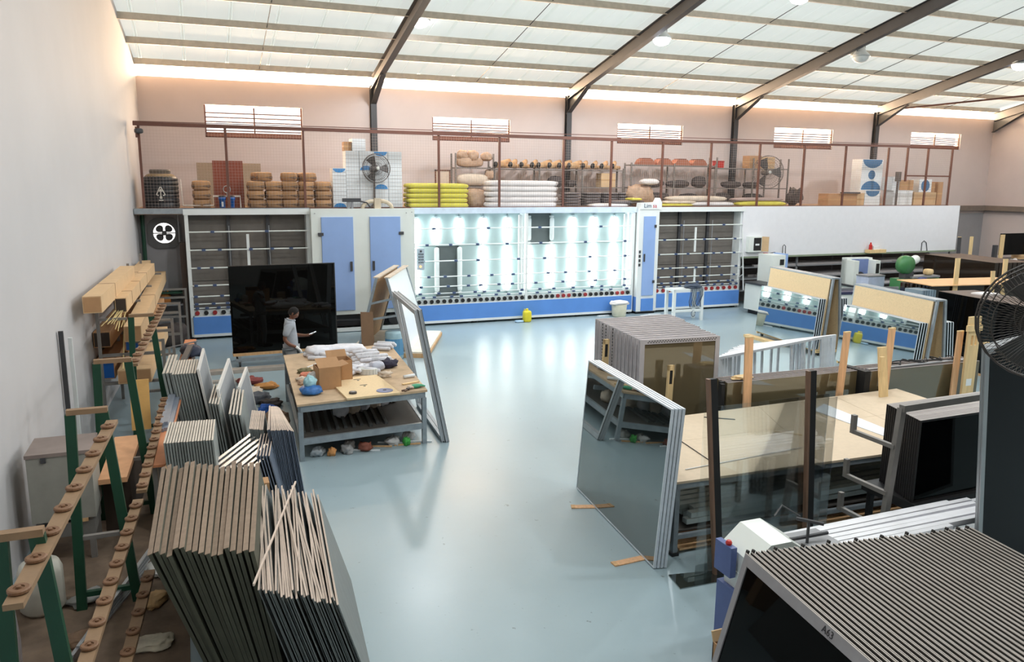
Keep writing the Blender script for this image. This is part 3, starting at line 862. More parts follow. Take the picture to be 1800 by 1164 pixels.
pedestal_fan('pedestal_fan', 'tall grey pedestal fan in front of the white cartons', (4.80, 22.42, FZ), 0.40, 1.10, 0.1, 0.18, M_fanm)
pedestal_fan('pedestal_fan', 'pedestal fan with large guard before the steel shelf', (18.45, 22.6, FZ), 0.56, 1.16, -0.25, 0.25, M_fanm)

# folded sheets in stacks
M_yel = mat('yellow_tarp', (206, 196, 70), 0.6, var=0.10, scale=5, bump=0.3, rnd=0.05)
M_whi = mat('white_sack_cloth', (222, 216, 214), 0.7, var=0.05, scale=6, bump=0.4, rnd=0.03)
ym = mesh_of(MB().pillow((0, 0, 0.07), (1.84, 0.8, 0.16), 0, 20, 8, 0.2, 0.42, 0.012), 'folded_tarp', M_yel, True)
zz = FZ
for k in range(5):
    o = inst('folded_tarp', ym, None, (6.64 + random.uniform(-0.02, 0.02), 22.86, zz), (0, 0, random.uniform(-0.01, 0.01))); zz += 0.138
    tag(o, 'folded yellow tarpaulin, %s of the yellow stack' % ('lowest', 'second up', 'middle', 'fourth up', 'topmost')[k], 'tarpaulin', 'yellow folded tarpaulins')
wm = mesh_of(MB().pillow((0, 0, 0.08), (2.3, 0.8, 0.185), 0, 20, 8, 0.22, 0.42, 0.018), 'folded_sack', M_whi, True)
zz = FZ
for k in range(5):
    o = inst('folded_sack', wm, None, (9.34 + random.uniform(-0.03, 0.03), 22.86, zz), (0, 0, random.uniform(-0.015, 0.015))); zz += 0.158
    tag(o, 'bundle of folded white sacks, %s of the white stack' % ('lowest', 'second up', 'middle', 'fourth up', 'topmost')[k], 'sack', 'white folded sacks')
M_loose = mat('loose_tan_cloth', (182, 152, 128), 0.85, var=0.18, scale=8, bump=0.6)
tag(MB().pillow((7.95, 23.1, FZ + 0.27), (0.62, 0.6, 0.56), 0.2, 12, 8, 0.6, 0.7, 0.05).build('tan_bag', M_loose, None, True), 'crumpled tan bag between the yellow and the white stack', 'bag')
M_pale = mat('pale_sacking', (206, 190, 172), 0.85, var=0.12, scale=7, bump=0.5)
# open steel shelving
M_shelf = mat('shelf_steel', (120, 112, 106), 0.5, var=0.1)
def shelf_unit(label, x0, x1, y0, levels, top, nbay, d=0.45, group=None):
    r = thing('steel_shelf_unit', label, 'shelf', (x0, y0, FZ), 0, group)
    for z in levels:
        MB().box(0, x1 - x0, 0, d, z - FZ - 0.04, z - FZ).build('shelf', M_shelf, r)
    for k in range(nbay + 1):
        x = (x1 - x0) * k / nbay
        for y in (0.0, d):
            MB().box(x - 0.025, x + 0.025, y - 0.02, y + 0.02, 0, top - FZ).build('upright', M_shelf, r)
    return r
shelf_unit('grey steel shelf unit behind the stack of white sacks', 9.0, 13.7, 24.2, (3.55, 4.03, 4.60), 4.66, 3)
shelf_unit('grey steel shelf unit left, half hidden by yellow stack', 7.7, 8.96, 24.2, (3.55, 4.03, 4.62), 5.05, 1)
shelf_unit('brown steel shelf unit carrying the trapezoid tubs', 14.0, 17.45, 24.2, (3.55, 4.03, 4.80), 4.86, 2)
shelf_unit('open steel shelf unit behind the fan with big guard', 17.5, 20.7, 24.2, (3.55, 4.03, 4.74), 5.1, 2)
# pale bag on the left shelf unit
tag(MB().pillow((8.3, 24.35, 4.03 + 0.2), (1.15, 0.45, 0.40), 0.05, 14, 8, 0.5, 0.7, 0.04).build('pale_bag', M_pale, None, True), 'plump pale cloth bag on the shelf above the tan bag', 'bag')
tag(MB().pillow((8.2, 24.35, 4.62 + 0.16), (0.9, 0.42, 0.32), 0.1, 14, 8, 0.5, 0.7, 0.06).build('tan_cloth_heap', M_loose, None, True), 'tan cloth heap on the top shelf under the window', 'cloth')
for k, (x, z, w_, h_) in enumerate(((7.95, 5.0, 0.35, 0.3), (8.3, 4.98, 0.4, 0.34), (8.75, 4.95, 0.35, 0.26), (8.85, 4.4, 0.3, 0.3))):
    tag(MB().pillow((x, 24.3, z), (w_, 0.35, h_), k, 12, 7, 0.75, 0.8, 0.12).build('tan_cloth', M_loose, None, True), 'tan rumpled cloth piled on the left shelf unit, %s from the left' % nth(k + 1), 'cloth', 'tan cloths on the left shelf unit')
root = thing('framed_board', 'small brown framed board standing behind the yellow stack', 'panel', (7.0, 23.3, FZ + 0.0))
MB().box(-0.2, 0.2, 0, 0.02, 0.0, 1.06).build('panel', mat('pinkish_panel', (196, 176, 168), 0.6), root)
MB().box(-0.24, -0.2, -0.01, 0.03, 0, 1.1).box(0.2, 0.24, -0.01, 0.03, 0, 1.1).box(-0.24, 0.24, -0.01, 0.03, 1.06, 1.1).build('frame', M_brown_paint, root)
# bundles with dark end caps along the top of the shelf
M_bundle = mat('tan_bundle', (196, 158, 116), 0.8, var=0.15, scale=6)
bm1 = mesh_of(MB().tube([(-0.22, -0.25, 0.07), (0.0, 0.05, 0.10), (0.22, 0.35, 0.16)], [0.05, 0.075, 0.06], 8).tube([(-0.26, -0.1, 0.05), (0.12, 0.1, 0.06), (0.3, 0.2, 0.06)], [0.04, 0.05, 0.04], 7), 'wrap', M_bundle, True)
bm2 = mesh_of(MB().lathe([(0.055, -0.02), (0.06, 0.05), (0.03, 0.09)], (-0.24, -0.28, 0.07), 8, Matrix.Rotation(RAD(60), 3, 'X')), 'end_cap', M_black)
n = 12
for k in range(n):
    x = 9.35 + k * 0.37
    r = thing('wrapped_bundle', 'tan wrapped bundle with dark end, %s from the left on the shelf top' % nth(k + 1), 'bundle', (x, 24.35, 4.60 if x < 13.75 else 4.80), (0, 0, random.uniform(-0.2, 0.2)), 'wrapped bundles on the shelf')
    inst('wrap', bm1, r); inst('end_cap', bm2, r); r.scale = (1.25, 1.0, 1.5)
# tubs
tub = MB().prism([(-0.30, 0, 0), (0.30, 0, 0), (0.30, 0, 0.07), (0.20, 0, 0.2), (-0.20, 0, 0.2), (-0.30, 0, 0.07)], (0, 0.35, 0))
M_tub = mat('reddish_tub', (160, 98, 74), 0.7, var=0.1, rnd=0.06)
tme = mesh_of(tub, 'shell', M_tub); tl = mesh_of(MB().box(-0.14, 0.14, -0.01, 0.36, 0.2, 0.23), 'lid', mat('tub_lid', (120, 74, 58), 0.7))
for k in range(4):
    r = thing('trapezoid_tub', 'reddish trapezoid tub, %s from the left in its row' % nth(k + 1), 'tub', (14.65 + 0.72 * k, 24.25, 4.80), 0, 'reddish tubs on the shelf')
    inst('shell', tme, r); inst('lid', tl, r)
root = thing('red_tin', 'bright red tin box at the end of the tub row', 'tin', (17.68, 24.25, 4.74))
MB().box(-0.16, 0.16, 0, 0.25, 0, 0.25).build('box', M_red, root); MB().box(-0.17, 0.17, -0.01, 0.26, 0.2, 0.23).build('rim', mat('dark_red', (140, 26, 24), 0.5), root)
# cartons, lumps and grey bag piles on the shelves
g = 'brown cartons on the mezzanine shelves'
carton(12.85, 13.4, 4.03, 4.50, 24.2, 'brown carton standing on the shelf under the bundles', g, 0, M_carton, 0.4)
carton(18.95, 19.5, 4.74, 5.2, 24.25, 'brown carton on top of the shelf behind the fan, left of two', g, 0, M_carton_dark, 0.4)
carton(19.5, 20.1, 4.74, 5.17, 24.25, 'brown carton on top of the shelf behind the fan, right of two', g, 0, M_carton, 0.4)
M_lump = mat('dark_rag', (70, 62, 60), 0.8, var=0.25, scale=9, bump=0.6, rnd=0.15)
lumps = [(11.25, 4.03, 0.55, 0.35), (11.8, 4.03, 0.4, 0.22), (15.0, 4.03, 0.8, 0.28), (16.0, 4.03, 0.9, 0.25), (16.9, 4.03, 0.5, 0.4), (18.3, 4.03, 0.8, 0.24), (19.2, 4.03, 0.6, 0.22), (17.9, 3.55, 0.7, 0.3), (19.3, 3.55, 0.8, 0.28), (15.2, 3.55, 0.9, 0.3), (16.5, 3.55, 0.7, 0.28)]
for k, (x, z, w_, h_) in enumerate(lumps):
    tag(MB().pillow((x, 24.4, z + h_ / 2), (w_, 0.4, h_), 0, 12, 7, 0.6, 0.8, 0.08).build('rag_bundle', M_lump, None, True),
        'dark rag bundle on the %s shelf, %s from the left there' % (('middle', nth(k + 1)) if k < 7 else ('lowest', nth(k - 6))), 'bundle', 'dark bundles on the shelves')
M_grey = mat('grey_plastic_bag', (96, 90, 92), 0.45, var=0.2, scale=10, bump=0.6, rnd=0.12)
gb = mesh_of(MB().pillow((0, 0, 0.045), (0.62, 0.55, 0.10), 0, 12, 5, 0.4, 0.7, 0.05), 'grey_bag', M_grey, True)
for c, x in enumerate((11.4, 12.15, 12.8, 13.4)):
    for k in range(5):
        o = inst('grey_bag', gb, None, (x + random.uniform(-0.03, 0.03), 23.6, FZ + 0.09 * k), (0, 0, random.uniform(-0.1, 0.1)))
        tag(o, 'flat grey plastic bag, %s up in the %s grey pile' % (nth(k + 1), nth(c + 1)), 'bag', 'grey bag piles before the shelf')
# flat sacks lying along the front edge
flat = [('white', 12.35, 22.75, 0.0, 1.35, 0.10, M_whi, 'flat white sack lying on the deck under a grey one'), ('grey', 13.0, 22.8, 0.10, 1.3, 0.10, M_grey, 'flat grey sack lying across the white one'),
        ('yellow', 13.25, 22.7, 0.2, 0.4, 0.08, M_yel, 'small yellow pad left of the sign'), ('yellow', 14.7, 22.7, 0.0, 1.5, 0.09, M_yel, 'folded yellow sheet right of the sign, lowest'),
        ('cream', 14.95, 22.75, 0.09, 1.3, 0.1, M_pale, 'cream folded sheet on the yellow one beside the sign'), ('white', 16.2, 22.75, 0.0, 1.9, 0.15, M_whi, 'long white sack lying below a cream one'),
        ('cream', 15.7, 22.8, 0.17, 2.4, 0.17, M_pale, 'long cream sack resting on the white one'), ('yellow', 18.3, 22.75, 0.0, 2.1, 0.17, M_yel, 'long yellow sheet at the foot of the fan'),
        ('mauve', 18.2, 22.8, 0.17, 2.1, 0.12, mat('mauve_cloth', (168, 146, 140), 0.8, var=0.1, bump=0.4), 'mauve sheet lying on the long yellow one')]
for nm, x, y, dz, L_, h_, mm, lab in flat:
    tag(MB().pillow((0, 0, h_ / 2), (L_, 0.55, h_ + 0.02), 0, 16, 6, 0.35, 0.7, 0.03).build('flat_sack', mm, None, True, (x, y, FZ + dz)), lab, 'sack')
tag(MB().pillow((13.9, 23.4, FZ + 0.35), (1.0, 0.6, 0.7), 0.1, 12, 8, 0.7, 0.8, 0.10).build('tan_heap', M_loose, None, True), 'heap of tan and cream wrapping behind the sign', 'heap')
tag(MB().pillow((14.1, 23.2, FZ + 0.80), (0.7, 0.4, 0.2), 0.1, 12, 6, 0.6, 0.8, 0.08).build('pale_roll', M_whi, None, True), 'crumpled pale roll on top of the tan wrapping heap', 'roll')
tag(MB().pillow((20.3, 23.3, FZ + 0.3), (0.8, 0.5, 0.6), 0.6, 12, 8, 0.8, 0.9, 0.16).build('dark_scrap', M_lump, None, True), 'dark crumpled scrap at the right foot of the shelf', 'scrap')

# right hand cartons
g = 'cartons at the right end of the mezzanine'
y = 23.0
carton(21.58, 22.25, FZ, 3.86, y, 'brown carton, first from the left on the bare deck', g, 0, M_carton_dark)
carton(22.25, 22.95, FZ, 3.86, y, 'brown carton, second from the left under a dark strip', g, 0, M_carton_dark)
carton(22.95, 23.3, FZ, 3.88, y, 'brown carton, third from the left against the white ones', g, 0, M_carton)
tag(MB().box(22.1, 23.0, 22.9, 22.98, 3.86, 3.91).build('dark_strip', M_steel_dark), 'thin dark strip lying across the brown cartons', 'strip')
carton(23.32, 24.05, FZ, 3.98, y, 'white carton with dark blue disc, low one beside tall stack', g, 1)
for k in range(4):
    carton(23.45, 24.5, FZ + 0.56 + (k - 1) * 0.385 if k else FZ, FZ + 0.56 + k * 0.385, y + 0.4, 'white carton, %s of the tall stack with blue discs' % ('lowest', 'second', 'third', 'topmost')[k], g, (0, 2, 3, 1)[k])
for k, x in enumerate((24.72, 25.05, 25.38)):
    carton(x, x + 0.33, FZ, 3.98, y, 'plain white carton, %s of three in a row' % nth(k + 1), g)
carton(24.62, 24.98, 3.98, 4.5, y, 'plain white carton standing on the three low ones', g)
carton(25.0, 25.7, 4.0, 4.38, y, 'dark brown carton lying on the low white cartons', g, 0, M_carton_dark)
for k, (x0, x1) in enumerate(((25.78, 26.35), (26.35, 26.95))):
    carton(x0, x1, FZ, 3.92, y, 'pale brown carton, %s under the blue printed one' % ('left', 'right')[k], g, 0, M_carton)
carton(26.0, 26.65, 3.92, 4.42, y, 'white and blue carton on two pale brown ones', g, 3)
carton(26.97, 27.27, FZ, 4.32, y, 'tall brown carton at the very end of the deck', g, 0, M_carton_dark)
carton(26.66, 26.97, 3.92, 4.3, y + 0.1, 'dark brown carton between blue printed and tall one', g, 0, M_carton_dark)
root = thing('telephone_post', 'slim dark gadget on a post beside the tall white stack', 'gadget', (24.62, 22.75, FZ))
MB().box(-0.03, 0.03, -0.03, 0.03, 0, 0.9).build('post', M_fanm, root); MB().box(-0.09, 0.09, -0.06, 0.06, 0.9, 1.25).build('head', M_fanm, root)

# ------------------------------------------------------------------ glass, frames and racks on the right
M_dark_mirror = mirror_glass('grey_reflective_glass', (30, 36, 36), 0.30)
M_silver_mirror = mirror_glass('silvered_mirror', (44, 60, 64), 0.44)
M_bronze = mirror_glass('bronze_glass', (104, 92, 70), 0.10, 0.02, 0.6)
M_blackglass = mirror_glass('black_glass', (6, 6, 7), 0.0, 0.03, 0.30)
M_clear = clear_glass('clear_sheet')
M_edge = mat('white_mirror_edge', (206, 214, 222), 0.4, var=0.08, rnd=0.08)
M_fr_grey = mat('grey_frame_profile', (150, 146, 148), 0.45, metal=0.25, var=0.08, scale=6, rnd=0.06)
M_fr_dark = mat('dark_frame_gap', (40, 38, 38), 0.6)

def ring_mesh(name, W, H, T, rail, m, axis='x', lips=0.0, stile=None):
    """rectangular frame; long side along axis, upright in z, thickness across"""
    st = stile or rail
    b = MB()
    def bx(u0, u1, t0, t1, z0, z1):
        if axis == 'x': b.box(u0, u1, t0, t1, z0, z1)
        else: b.box(t0, t1, u0, u1, z0, z1)
    g = T * 0.22
    ranges = [(0, T)] if not lips else [(0, g), (T - g, T)]
    for (t0, t1) in ranges:
        bx(0, W, t0, t1, H - rail, H); bx(0, W, t0, t1, 0, rail); bx(0, st, t0, t1, rail, H - rail); bx(W - st, W, t0, t1, rail, H - rail)
    if lips:
        l = lips
        bx(l, W - l, g, T - g, H - rail, H - l); bx(l, W - l, g, T - g, l, rail); bx(l, st, g, T - g, rail, H - rail); bx(W - st, W - l, g, T - g, rail, H - rail)
    return mesh_of(b, name, m)
def pane_mesh(name, W, H, t0, t1, rail, m, axis='x'):
    b = MB()
    if axis == 'x': b.box(rail, W - rail, t0, t1, rail, H - rail)
    else: b.box(t0, t1, rail, W - rail, rail, H - rail)
    return mesh_of(b, name, m)

# --- four double units leaning on the cutting table
L_, H_ = 2.42, 1.82
fr = ring_mesh('frame', L_, H_, 0.030, 0.018, M_edge, 'y')
pn = pane_mesh('glass', L_, H_, 0.003, 0.027, 0.016, M_dark_mirror, 'y')
yaw = -RAD(5.6)
for k in range(4):
    r = thing('mirror_unit', 'grey reflective glass unit leaning on the cutting table, %s from the aisle' % nth(k + 1), 'glass',
              (4.47 + 0.040 * k, 6.93 - 0.01 * k, 0.012), (0, RAD(4.2), yaw), 'grey reflective units leaning on the cutting table')
    inst('frame', fr, r); inst('glass', pn, r)
for k, (x, y, a, l) in enumerate(((4.36, 8.78, -0.33, 0.52), (4.10, 7.18, 0.05, 0.56))):
    r = thing('spacer_plank', ('thin wooden plank sticking out from under far end of grey units', 'thin wooden plank sticking out from under near end of grey units')[k], 'plank', (x, y, 0), (0, 0, a))
    MB().box(0, l, -0.05, 0.05, 0, 0.012).build('board', M_wood_red, r)
    MB().box(0, 0.05, -0.05, 0.05, 0.012, 0.016).build('chipped_end', M_wood, r)
o = MB().quad_slab([(4.5, 6.45), (5.25, 6.42), (5.3, 6.62), (4.55, 6.75)], 0.0, 0.012).build('glass_offcut', M_dark_mirror)
tag(o, 'grey glass strip lying flat on the floor by the units', 'glass')

# --- thirteen bronze glazed frames in a row
n = 13
for k in range(n):
    t = k / (n - 1)
    x0 = 6.29 + 0.24 * t; x1 = 7.69 + 0.44 * t; y = 10.40 + 1.88 * t
    w = x1 - x0
    if k in (0, 5, 9) or k == 1:
        frm = ring_mesh('frame', w, 1.8, 0.085, 0.075, mat('mauve_grey_profile', (182, 176, 178), 0.5, var=0.06, rnd=0.06), 'x', 0.012)
        pnm = pane_mesh('glass', w, 1.8, 0.012, 0.07, 0.07, M_bronze, 'x')
    r = thing('bronze_window_unit', 'bronze glazed unit with grey frame, %s in the row from the table' % nth(k + 1), 'window unit',
              (x0, y, 0.0), (0, 0, RAD(-4.5 + 5 * t)), 'bronze glazed units in the long row')
    inst('frame', frm, r); inst('glass', pnm, r)
    if k == 0:
        b = MB()
        for q in range(26):
            for s in range(2):
                b.box(0.12 + q * 0.047 + 0.02 * s, 0.143 + q * 0.047 + 0.02 * s, -0.002, 0.001, 1.745 + 0.022 * s, 1.758 + 0.022 * s)
        b.build('dotted_strip', M_fr_dark, r)
    if k in (7, 9, 10):
        b = MB()
        for q in range(30):
            b.box(-0.002, 0.002, 0.03, 0.055, 0.15 + q * 0.055, 0.18 + q * 0.055)
        b.build('dotted_edge', M_fr_dark, r)
# wooden clamps on the aisle side
for k, (x, y, z) in enumerate(((6.22, 11.45, 1.62), (6.68, 10.18, 1.42))):
    r = thing('wood_clamp', ('notched wooden prop on the aisle side of bronze units', 'notched wooden prop before the nearest bronze unit')[k], 'prop', (x, y, 0), (0, 0.03, 0.1))
    MB().box(-0.055, 0.055, -0.02, 0.02, 0, z - 0.3).box(-0.055, -0.03, -0.02, 0.02, z - 0.3, z).box(0.03, 0.055, -0.02, 0.02, z - 0.3, z).box(-0.055, 0.055, -0.02, 0.02, z - 0.08, z).build('board', M_wood_pale, r)
    MB().box(-0.03, 0.03, -0.012, 0.012, z - 0.32, z - 0.09).build('rubber_pad', M_rubber, r)

# --- cutting table
root = thing('cutting_table', 'long steel cutting table with pale chipboard top', 'table', (4.82, 7.08, 0))
A, B_, Cc, D_ = (0.0, 0.03), (5.6, -0.15), (5.75, 2.3), (1.3, 2.2)
# top made of separate boards
def lerp(p, q, t): return (p[0] + (q[0] - p[0]) * t, p[1] + (q[1] - p[1]) * t)
ts = [0, 0.36, 0.7, 1.0]
for i in range(3):
    a, b2 = lerp(A, B_, ts[i]), lerp(A, B_, ts[i + 1] - 0.0012); c, d = lerp(D_, Cc, ts[i + 1] - 0.0012), lerp(D_, Cc, ts[i])
    m1, m2 = lerp(a, d, 0.56), lerp(b2, c, 0.56); m3, m4 = lerp(a, d, 0.562), lerp(b2, c, 0.562)
    MB().quad_slab([a, b2, m2, m1], 0.872, 0.90).build('top_board', M_chip_table, root)
    MB().quad_slab([m3, m4, c, d], 0.872, 0.90).build('top_board', M_chip_table, root)
b = MB()
b.bar((0.03, 0.06, 0.84), (5.57, -0.11, 0.84), 0.05, 0.06).bar((1.3, 2.15, 0.84), (5.7, 2.25, 0.84), 0.05, 0.06).bar((0.03, 0.06, 0.84), (1.3, 2.15, 0.84), 0.05, 0.06)
b.build('frame', M_galv, root)
for i, (x, y) in enumerate(((0.05, 0.07), (2.0, 0.02), (3.9, -0.05), (5.5, -0.08), (1.32, 2.12), (3.4, 2.15), (5.6, 2.2))):
    MB().box(x - 0.03, x + 0.03, y - 0.03, y + 0.03, 0.04, 0.82).build('leg', M_galv, root)
    MB().box(x - 0.045, x + 0.045, y - 0.045, y + 0.045, 0, 0.04).build('foot', M_black, root)
MB().bar((0.03, 0.07, 0.22), (5.5, -0.08, 0.22), 0.05, 0.05).bar((1.3, 2.12, 0.22), (5.6, 2.2, 0.22), 0.05, 0.05).build('lower_rail', M_galv, root)
MB().quad_slab([(0.1, 0.12), (5.5, 0.0), (5.6, 2.15), (1.35, 2.1)], 0.245, 0.265).build('lower_shelf', mat('dark_board', (70, 66, 62), 0.8), root)
# long bars stored under the table top
mb_bar = {}
bars = []
for k in range(12):
    y = 7.25 + (k % 6) * 0.13; z = 0.345 + (k // 6) * 0.15
    L = 3.0 + random.random() * 0.8
    o = MB().box(0, L, -0.045, 0.045, -0.03, 0.03).build('profile_bar', mat('pale_profile', (168, 176, 174), 0.45, metal=0.2, rnd=0.15), None)
    o.location = (5.0 + random.random() * 0.25, y, z if k < 6 else z - 0.08); o.rotation_euler = (0, 0, random.uniform(-0.015, 0.0))
    tag(o, 'long pale bar under the cutting table, %s from front, %s layer' % (nth(k % 6 + 1), 'lower' if k < 6 else 'upper'), 'bar', 'profile bars under the cutting table')
for k in range(4):
    o = MB().box(0, 3.6, -0.05, 0.05, -0.012, 0.012).build('timber_batten', M_wood)
    o.location = (4.95, 7.2 + 0.13 * k, 0.05 + 0.0 * k); o.rotation_euler = (0, 0, -0.01)
    tag(o, 'timber batten on the floor under the table, %s from the front' % nth(k + 1), 'batten', 'battens under the cutting table')
# things lying on the table
o = MB().quad_slab([(8.36, 7.5), (8.63, 7.74), (8.74, 9.05), (8.34, 8.83)], 0.901, 0.909).build('white_strip', mat('white_strip', (232, 238, 246), 0.35))
tag(o, 'white laminated strip lying across the cutting table', 'strip')
for k, (a, b2, w, mm, lab) in enumerate((((5.75, 8.9), (5.6, 7.55), 0.008, M_black, 'thin dark rule line lying from back to front on the table'), ((5.15, 7.40), (7.0, 7.55), 0.016, M_alu, 'thin aluminium rule lying along the table front'),
                               ((6.6, 9.1), (6.95, 8.85), 0.02, M_steel_dark, 'short dark steel rod at the far left of the table'), ((7.1, 8.2), (7.35, 7.95), 0.012, M_wood_pale, 'short pale stick lying mid table'))):
    o = MB().bar((a[0], a[1], 0.906), (b2[0], b2[1], 0.906), w, 0.010).build('rule' if k < 3 else 'stick', mm)
    tag(o, lab, 'rule' if k < 3 else 'stick')

# --- clear sheets standing before the table, held by two tall posts
o = MB().box(4.80, 6.46, 6.62, 6.628, 0.02, 1.90).build('clear_glass_sheet', M_clear); tag(o, 'tall clear glass sheet standing before the cutting table front', 'glass')
o = MB().box(4.95, 6.62, 6.66, 6.668, 0.02, 1.84).build('clear_glass_sheet', M_clear); tag(o, 'clear glass sheet behind the tall one, shifted to the right', 'glass')
for k, (x, xb, zt, zb) in enumerate(((4.84, 5.07, 2.22, 0.0), (6.14, 6.30, 2.20, 0.0))):
    r = thing('tall_post', ('tall brown and black post before glass near the grey units', 'tall brown and black post nearer the hook rack')[k], 'post', (xb, 6.56, 0))
    MB().obox((-0.055, 0, 0), (0.03, 0, 0), (0, 0.05, 0), (x - xb, 0.0, zt)).build('wood_face', mat('brown_post_wood', (120, 92, 74), 0.6, var=0.15, stretch=(6, 6, 0.6)), r)
    MB().obox((-0.025, 0, 0), (0.08, 0, 0), (0, 0.05, 0), (x - xb, 0.0, zt)).build('rubber_face', M_rubber, r)

# --- bronze glass packs behind the table, held by planks
M_topedge = mat('mauve_grey_edge', (134, 124, 122), 0.6, var=0.12, scale=6, rnd=0.15)
def pack(name, label, cat, x0, y0, w, h, n, pitch, thick, m, yaw=0.0, group=None, z=0.0, edge=None, tilt=0.0, place='from the front'):
    for k in range(n):
        r = thing(name, label % nth(k + 1), cat, (x0 + random.uniform(-0.03, 0.03) if k else x0, y0 + k * pitch, z), (tilt, 0, yaw), group)
        MB().box(0, w, 0, thick, 0, h).build('pane', m, r)
        MB().box(-0.002, w + 0.002, -0.001, thick + 0.001, h, h + 0.005).build('edge_strip', edge or M_topedge, r)
M_bronze2 = mirror_glass('bronze_pack_glass', (98, 88, 66), 0.10, 0.02, 0.6)
pack('bronze_glass', 'low bronze sheet behind the table, %s of the left pack', 'glass', 7.40, 9.66, 2.52, 1.2, 6, 0.065, 0.03, M_bronze2, -0.02, 'bronze panes of the left pack')
pack('bronze_glass', 'low bronze sheet beyond the black board, %s of the right pack', 'glass', 10.02, 9.50, 2.5, 1.2, 6, 0.075, 0.03, M_bronze2, -0.02, 'bronze panes of the right pack')
o = MB().box(9.93, 10.05, 9.45, 9.95, 0.0, 1.22).build('black_end_board', M_rubber); tag(o, 'black upright board between the two bronze packs', 'board')
for k, x in enumerate((7.36, 7.44)):
    o = MB().box(x - 0.09, x - 0.03, 9.62 + 0.12 * k, 9.68 + 0.14 * k, 0, 1.2).build('black_strip', M_rubber); tag(o, 'black upright strip at the left pack end, %s one' % ('nearer', 'farther')[k], 'strip')
# paper shreds and cords on top of the packs
o = MB().pillow((7.75, 9.8, 1.23), (0.34, 0.16, 0.05), 0, 12, 5, 0.8, 0.8, 0.25).build('wood_shavings', M_wood_pale); tag(o, 'pale shavings on the left end of the left pack', 'shavings')
b = MB()
for q in range(3):
    cx0 = 10.9 + 0.5 * q
    b.tube([(cx0 + 0.28 * math.cos(t) + 0.05 * t, 9.72 + 0.12 * math.sin(2 * t + q), 1.235 + 0.02 * math.sin(3 * t)) for t in [i * 0.35 for i in range(19)]], 0.011, 5)
o = b.build('cable', M_rubber); tag(o, 'black cable looped on top of the right bronze pack', 'cable')
o = MB().box(10.1, 12.5, 9.55, 9.62, 1.2, 1.225).build('flat_bar', M_alu_dull); tag(o, 'flat aluminium bar along the top of the right pack', 'bar')
# planks in front of the packs
def plank(x, y, z, topdx, w, m, label, notch=False, base=0.0, d=0.03):
    r = thing('wooden_plank', label, 'plank', (x, y, base))
    MB().obox((-w / 2, 0, 0), (w, 0, 0), (0, d, 0), (topdx, 0.12, z - base)).build('board', m, r)
    b = MB(); zz = z - base
    b.obox((topdx - w / 2 - 0.001, 0.12 - 0.003, zz - 0.02), (w + 0.002, 0, 0), (0, d + 0.006, 0), (0, 0, 0.021)); b.build('end_grain', M_wood_pale, r)
    return r
plank(7.66, 9.45, 1.92, 0.03, 0.14, M_wood_red, 'reddish plank leaning on the left bronze pack near its left end')
plank(9.30, 9.36, 1.90, 0.22, 0.13, M_wood_red, 'leaning plank near the right end of the left bronze pack')
plank(10.20, 9.30, 1.92, 0.20, 0.13, M_wood_red, 'leaning plank at the left end of the right bronze pack')
plank(11.75, 9.28, 1.78, 0.18, 0.13, M_wood_red, 'leaning plank near the right end of the right bronze pack')
r = plank(9.95, 9.05, 1.68, 0.0, 0.17, M_wood_pale, 'knotty pale plank standing on the far end of the cutting table', base=0.9)
MB().box(-0.16, -0.085, -0.02, 0.02, 0.42, 0.66).build('side_block', M_wood_pale, r)
r = thing('slotted_plank', 'tall pale plank with slots and a cross piece before the black pack', 'plank', (12.05, 9.25, 0), (0, 0, -0.03))
b = MB().box(-0.13, 0.13, 0, 0.04, 0, 1.55).box(-0.13, -0.06, 0, 0.04, 1.55, 1.72).box(-0.01, 0.03, 0, 0.04, 1.55, 1.72).box(0.08, 0.13, 0, 0.04, 1.55, 1.72).box(-0.13, 0.13, 0, 0.04, 1.72, 2.04)
b.build('board', M_wood_pale, r)
MB().box(-0.2, 0.14, -0.03, 0.0, 1.80, 1.90).build('cross_piece', M_wood_pale, r)
MB().box(-0.06, 0.06, -0.003, 0.0, 0.85, 0.97).build('sticker', M_whitepaper, r)
r = plank(12.45, 9.22, 1.55, 0.05, 0.12, M_wood_pale, 'narrow pale plank beside the slotted one')
MB().box(-0.06, 0.1, -0.02, 0.0, 1.1, 1.3).build('side_block', M_wood_pale, r)

# --- thin white aluminium frames behind the packs
wf = ring_mesh('frame', 2.35, 1.18, 0.04, 0.045, mat('white_alu_frame', (212, 216, 222), 0.4, metal=0.2, rnd=0.05), 'x')
for k in range(11):
    r = thing('white_casement', 'empty white aluminium frame behind the bronze pack, %s from the front' % nth(k + 1), 'frame', (8.55 + 0.09 * k + random.uniform(-0.04, 0.04), 11.35 + 0.07 * k, 0), (0.02, RAD(-5.5 + 0.4 * k), 0.0), 'empty white frames behind the bronze pack')
    inst('frame', wf, r)
    for mx in ([1.9 - 0.06 * k] if k % 2 == 0 else [0.5 + 0.05 * k, 1.55 + 0.03 * k]): MB().box(mx, mx + 0.04, 0.005, 0.035, 0.045, 1.135).build('mullion', wf.materials[0], r)

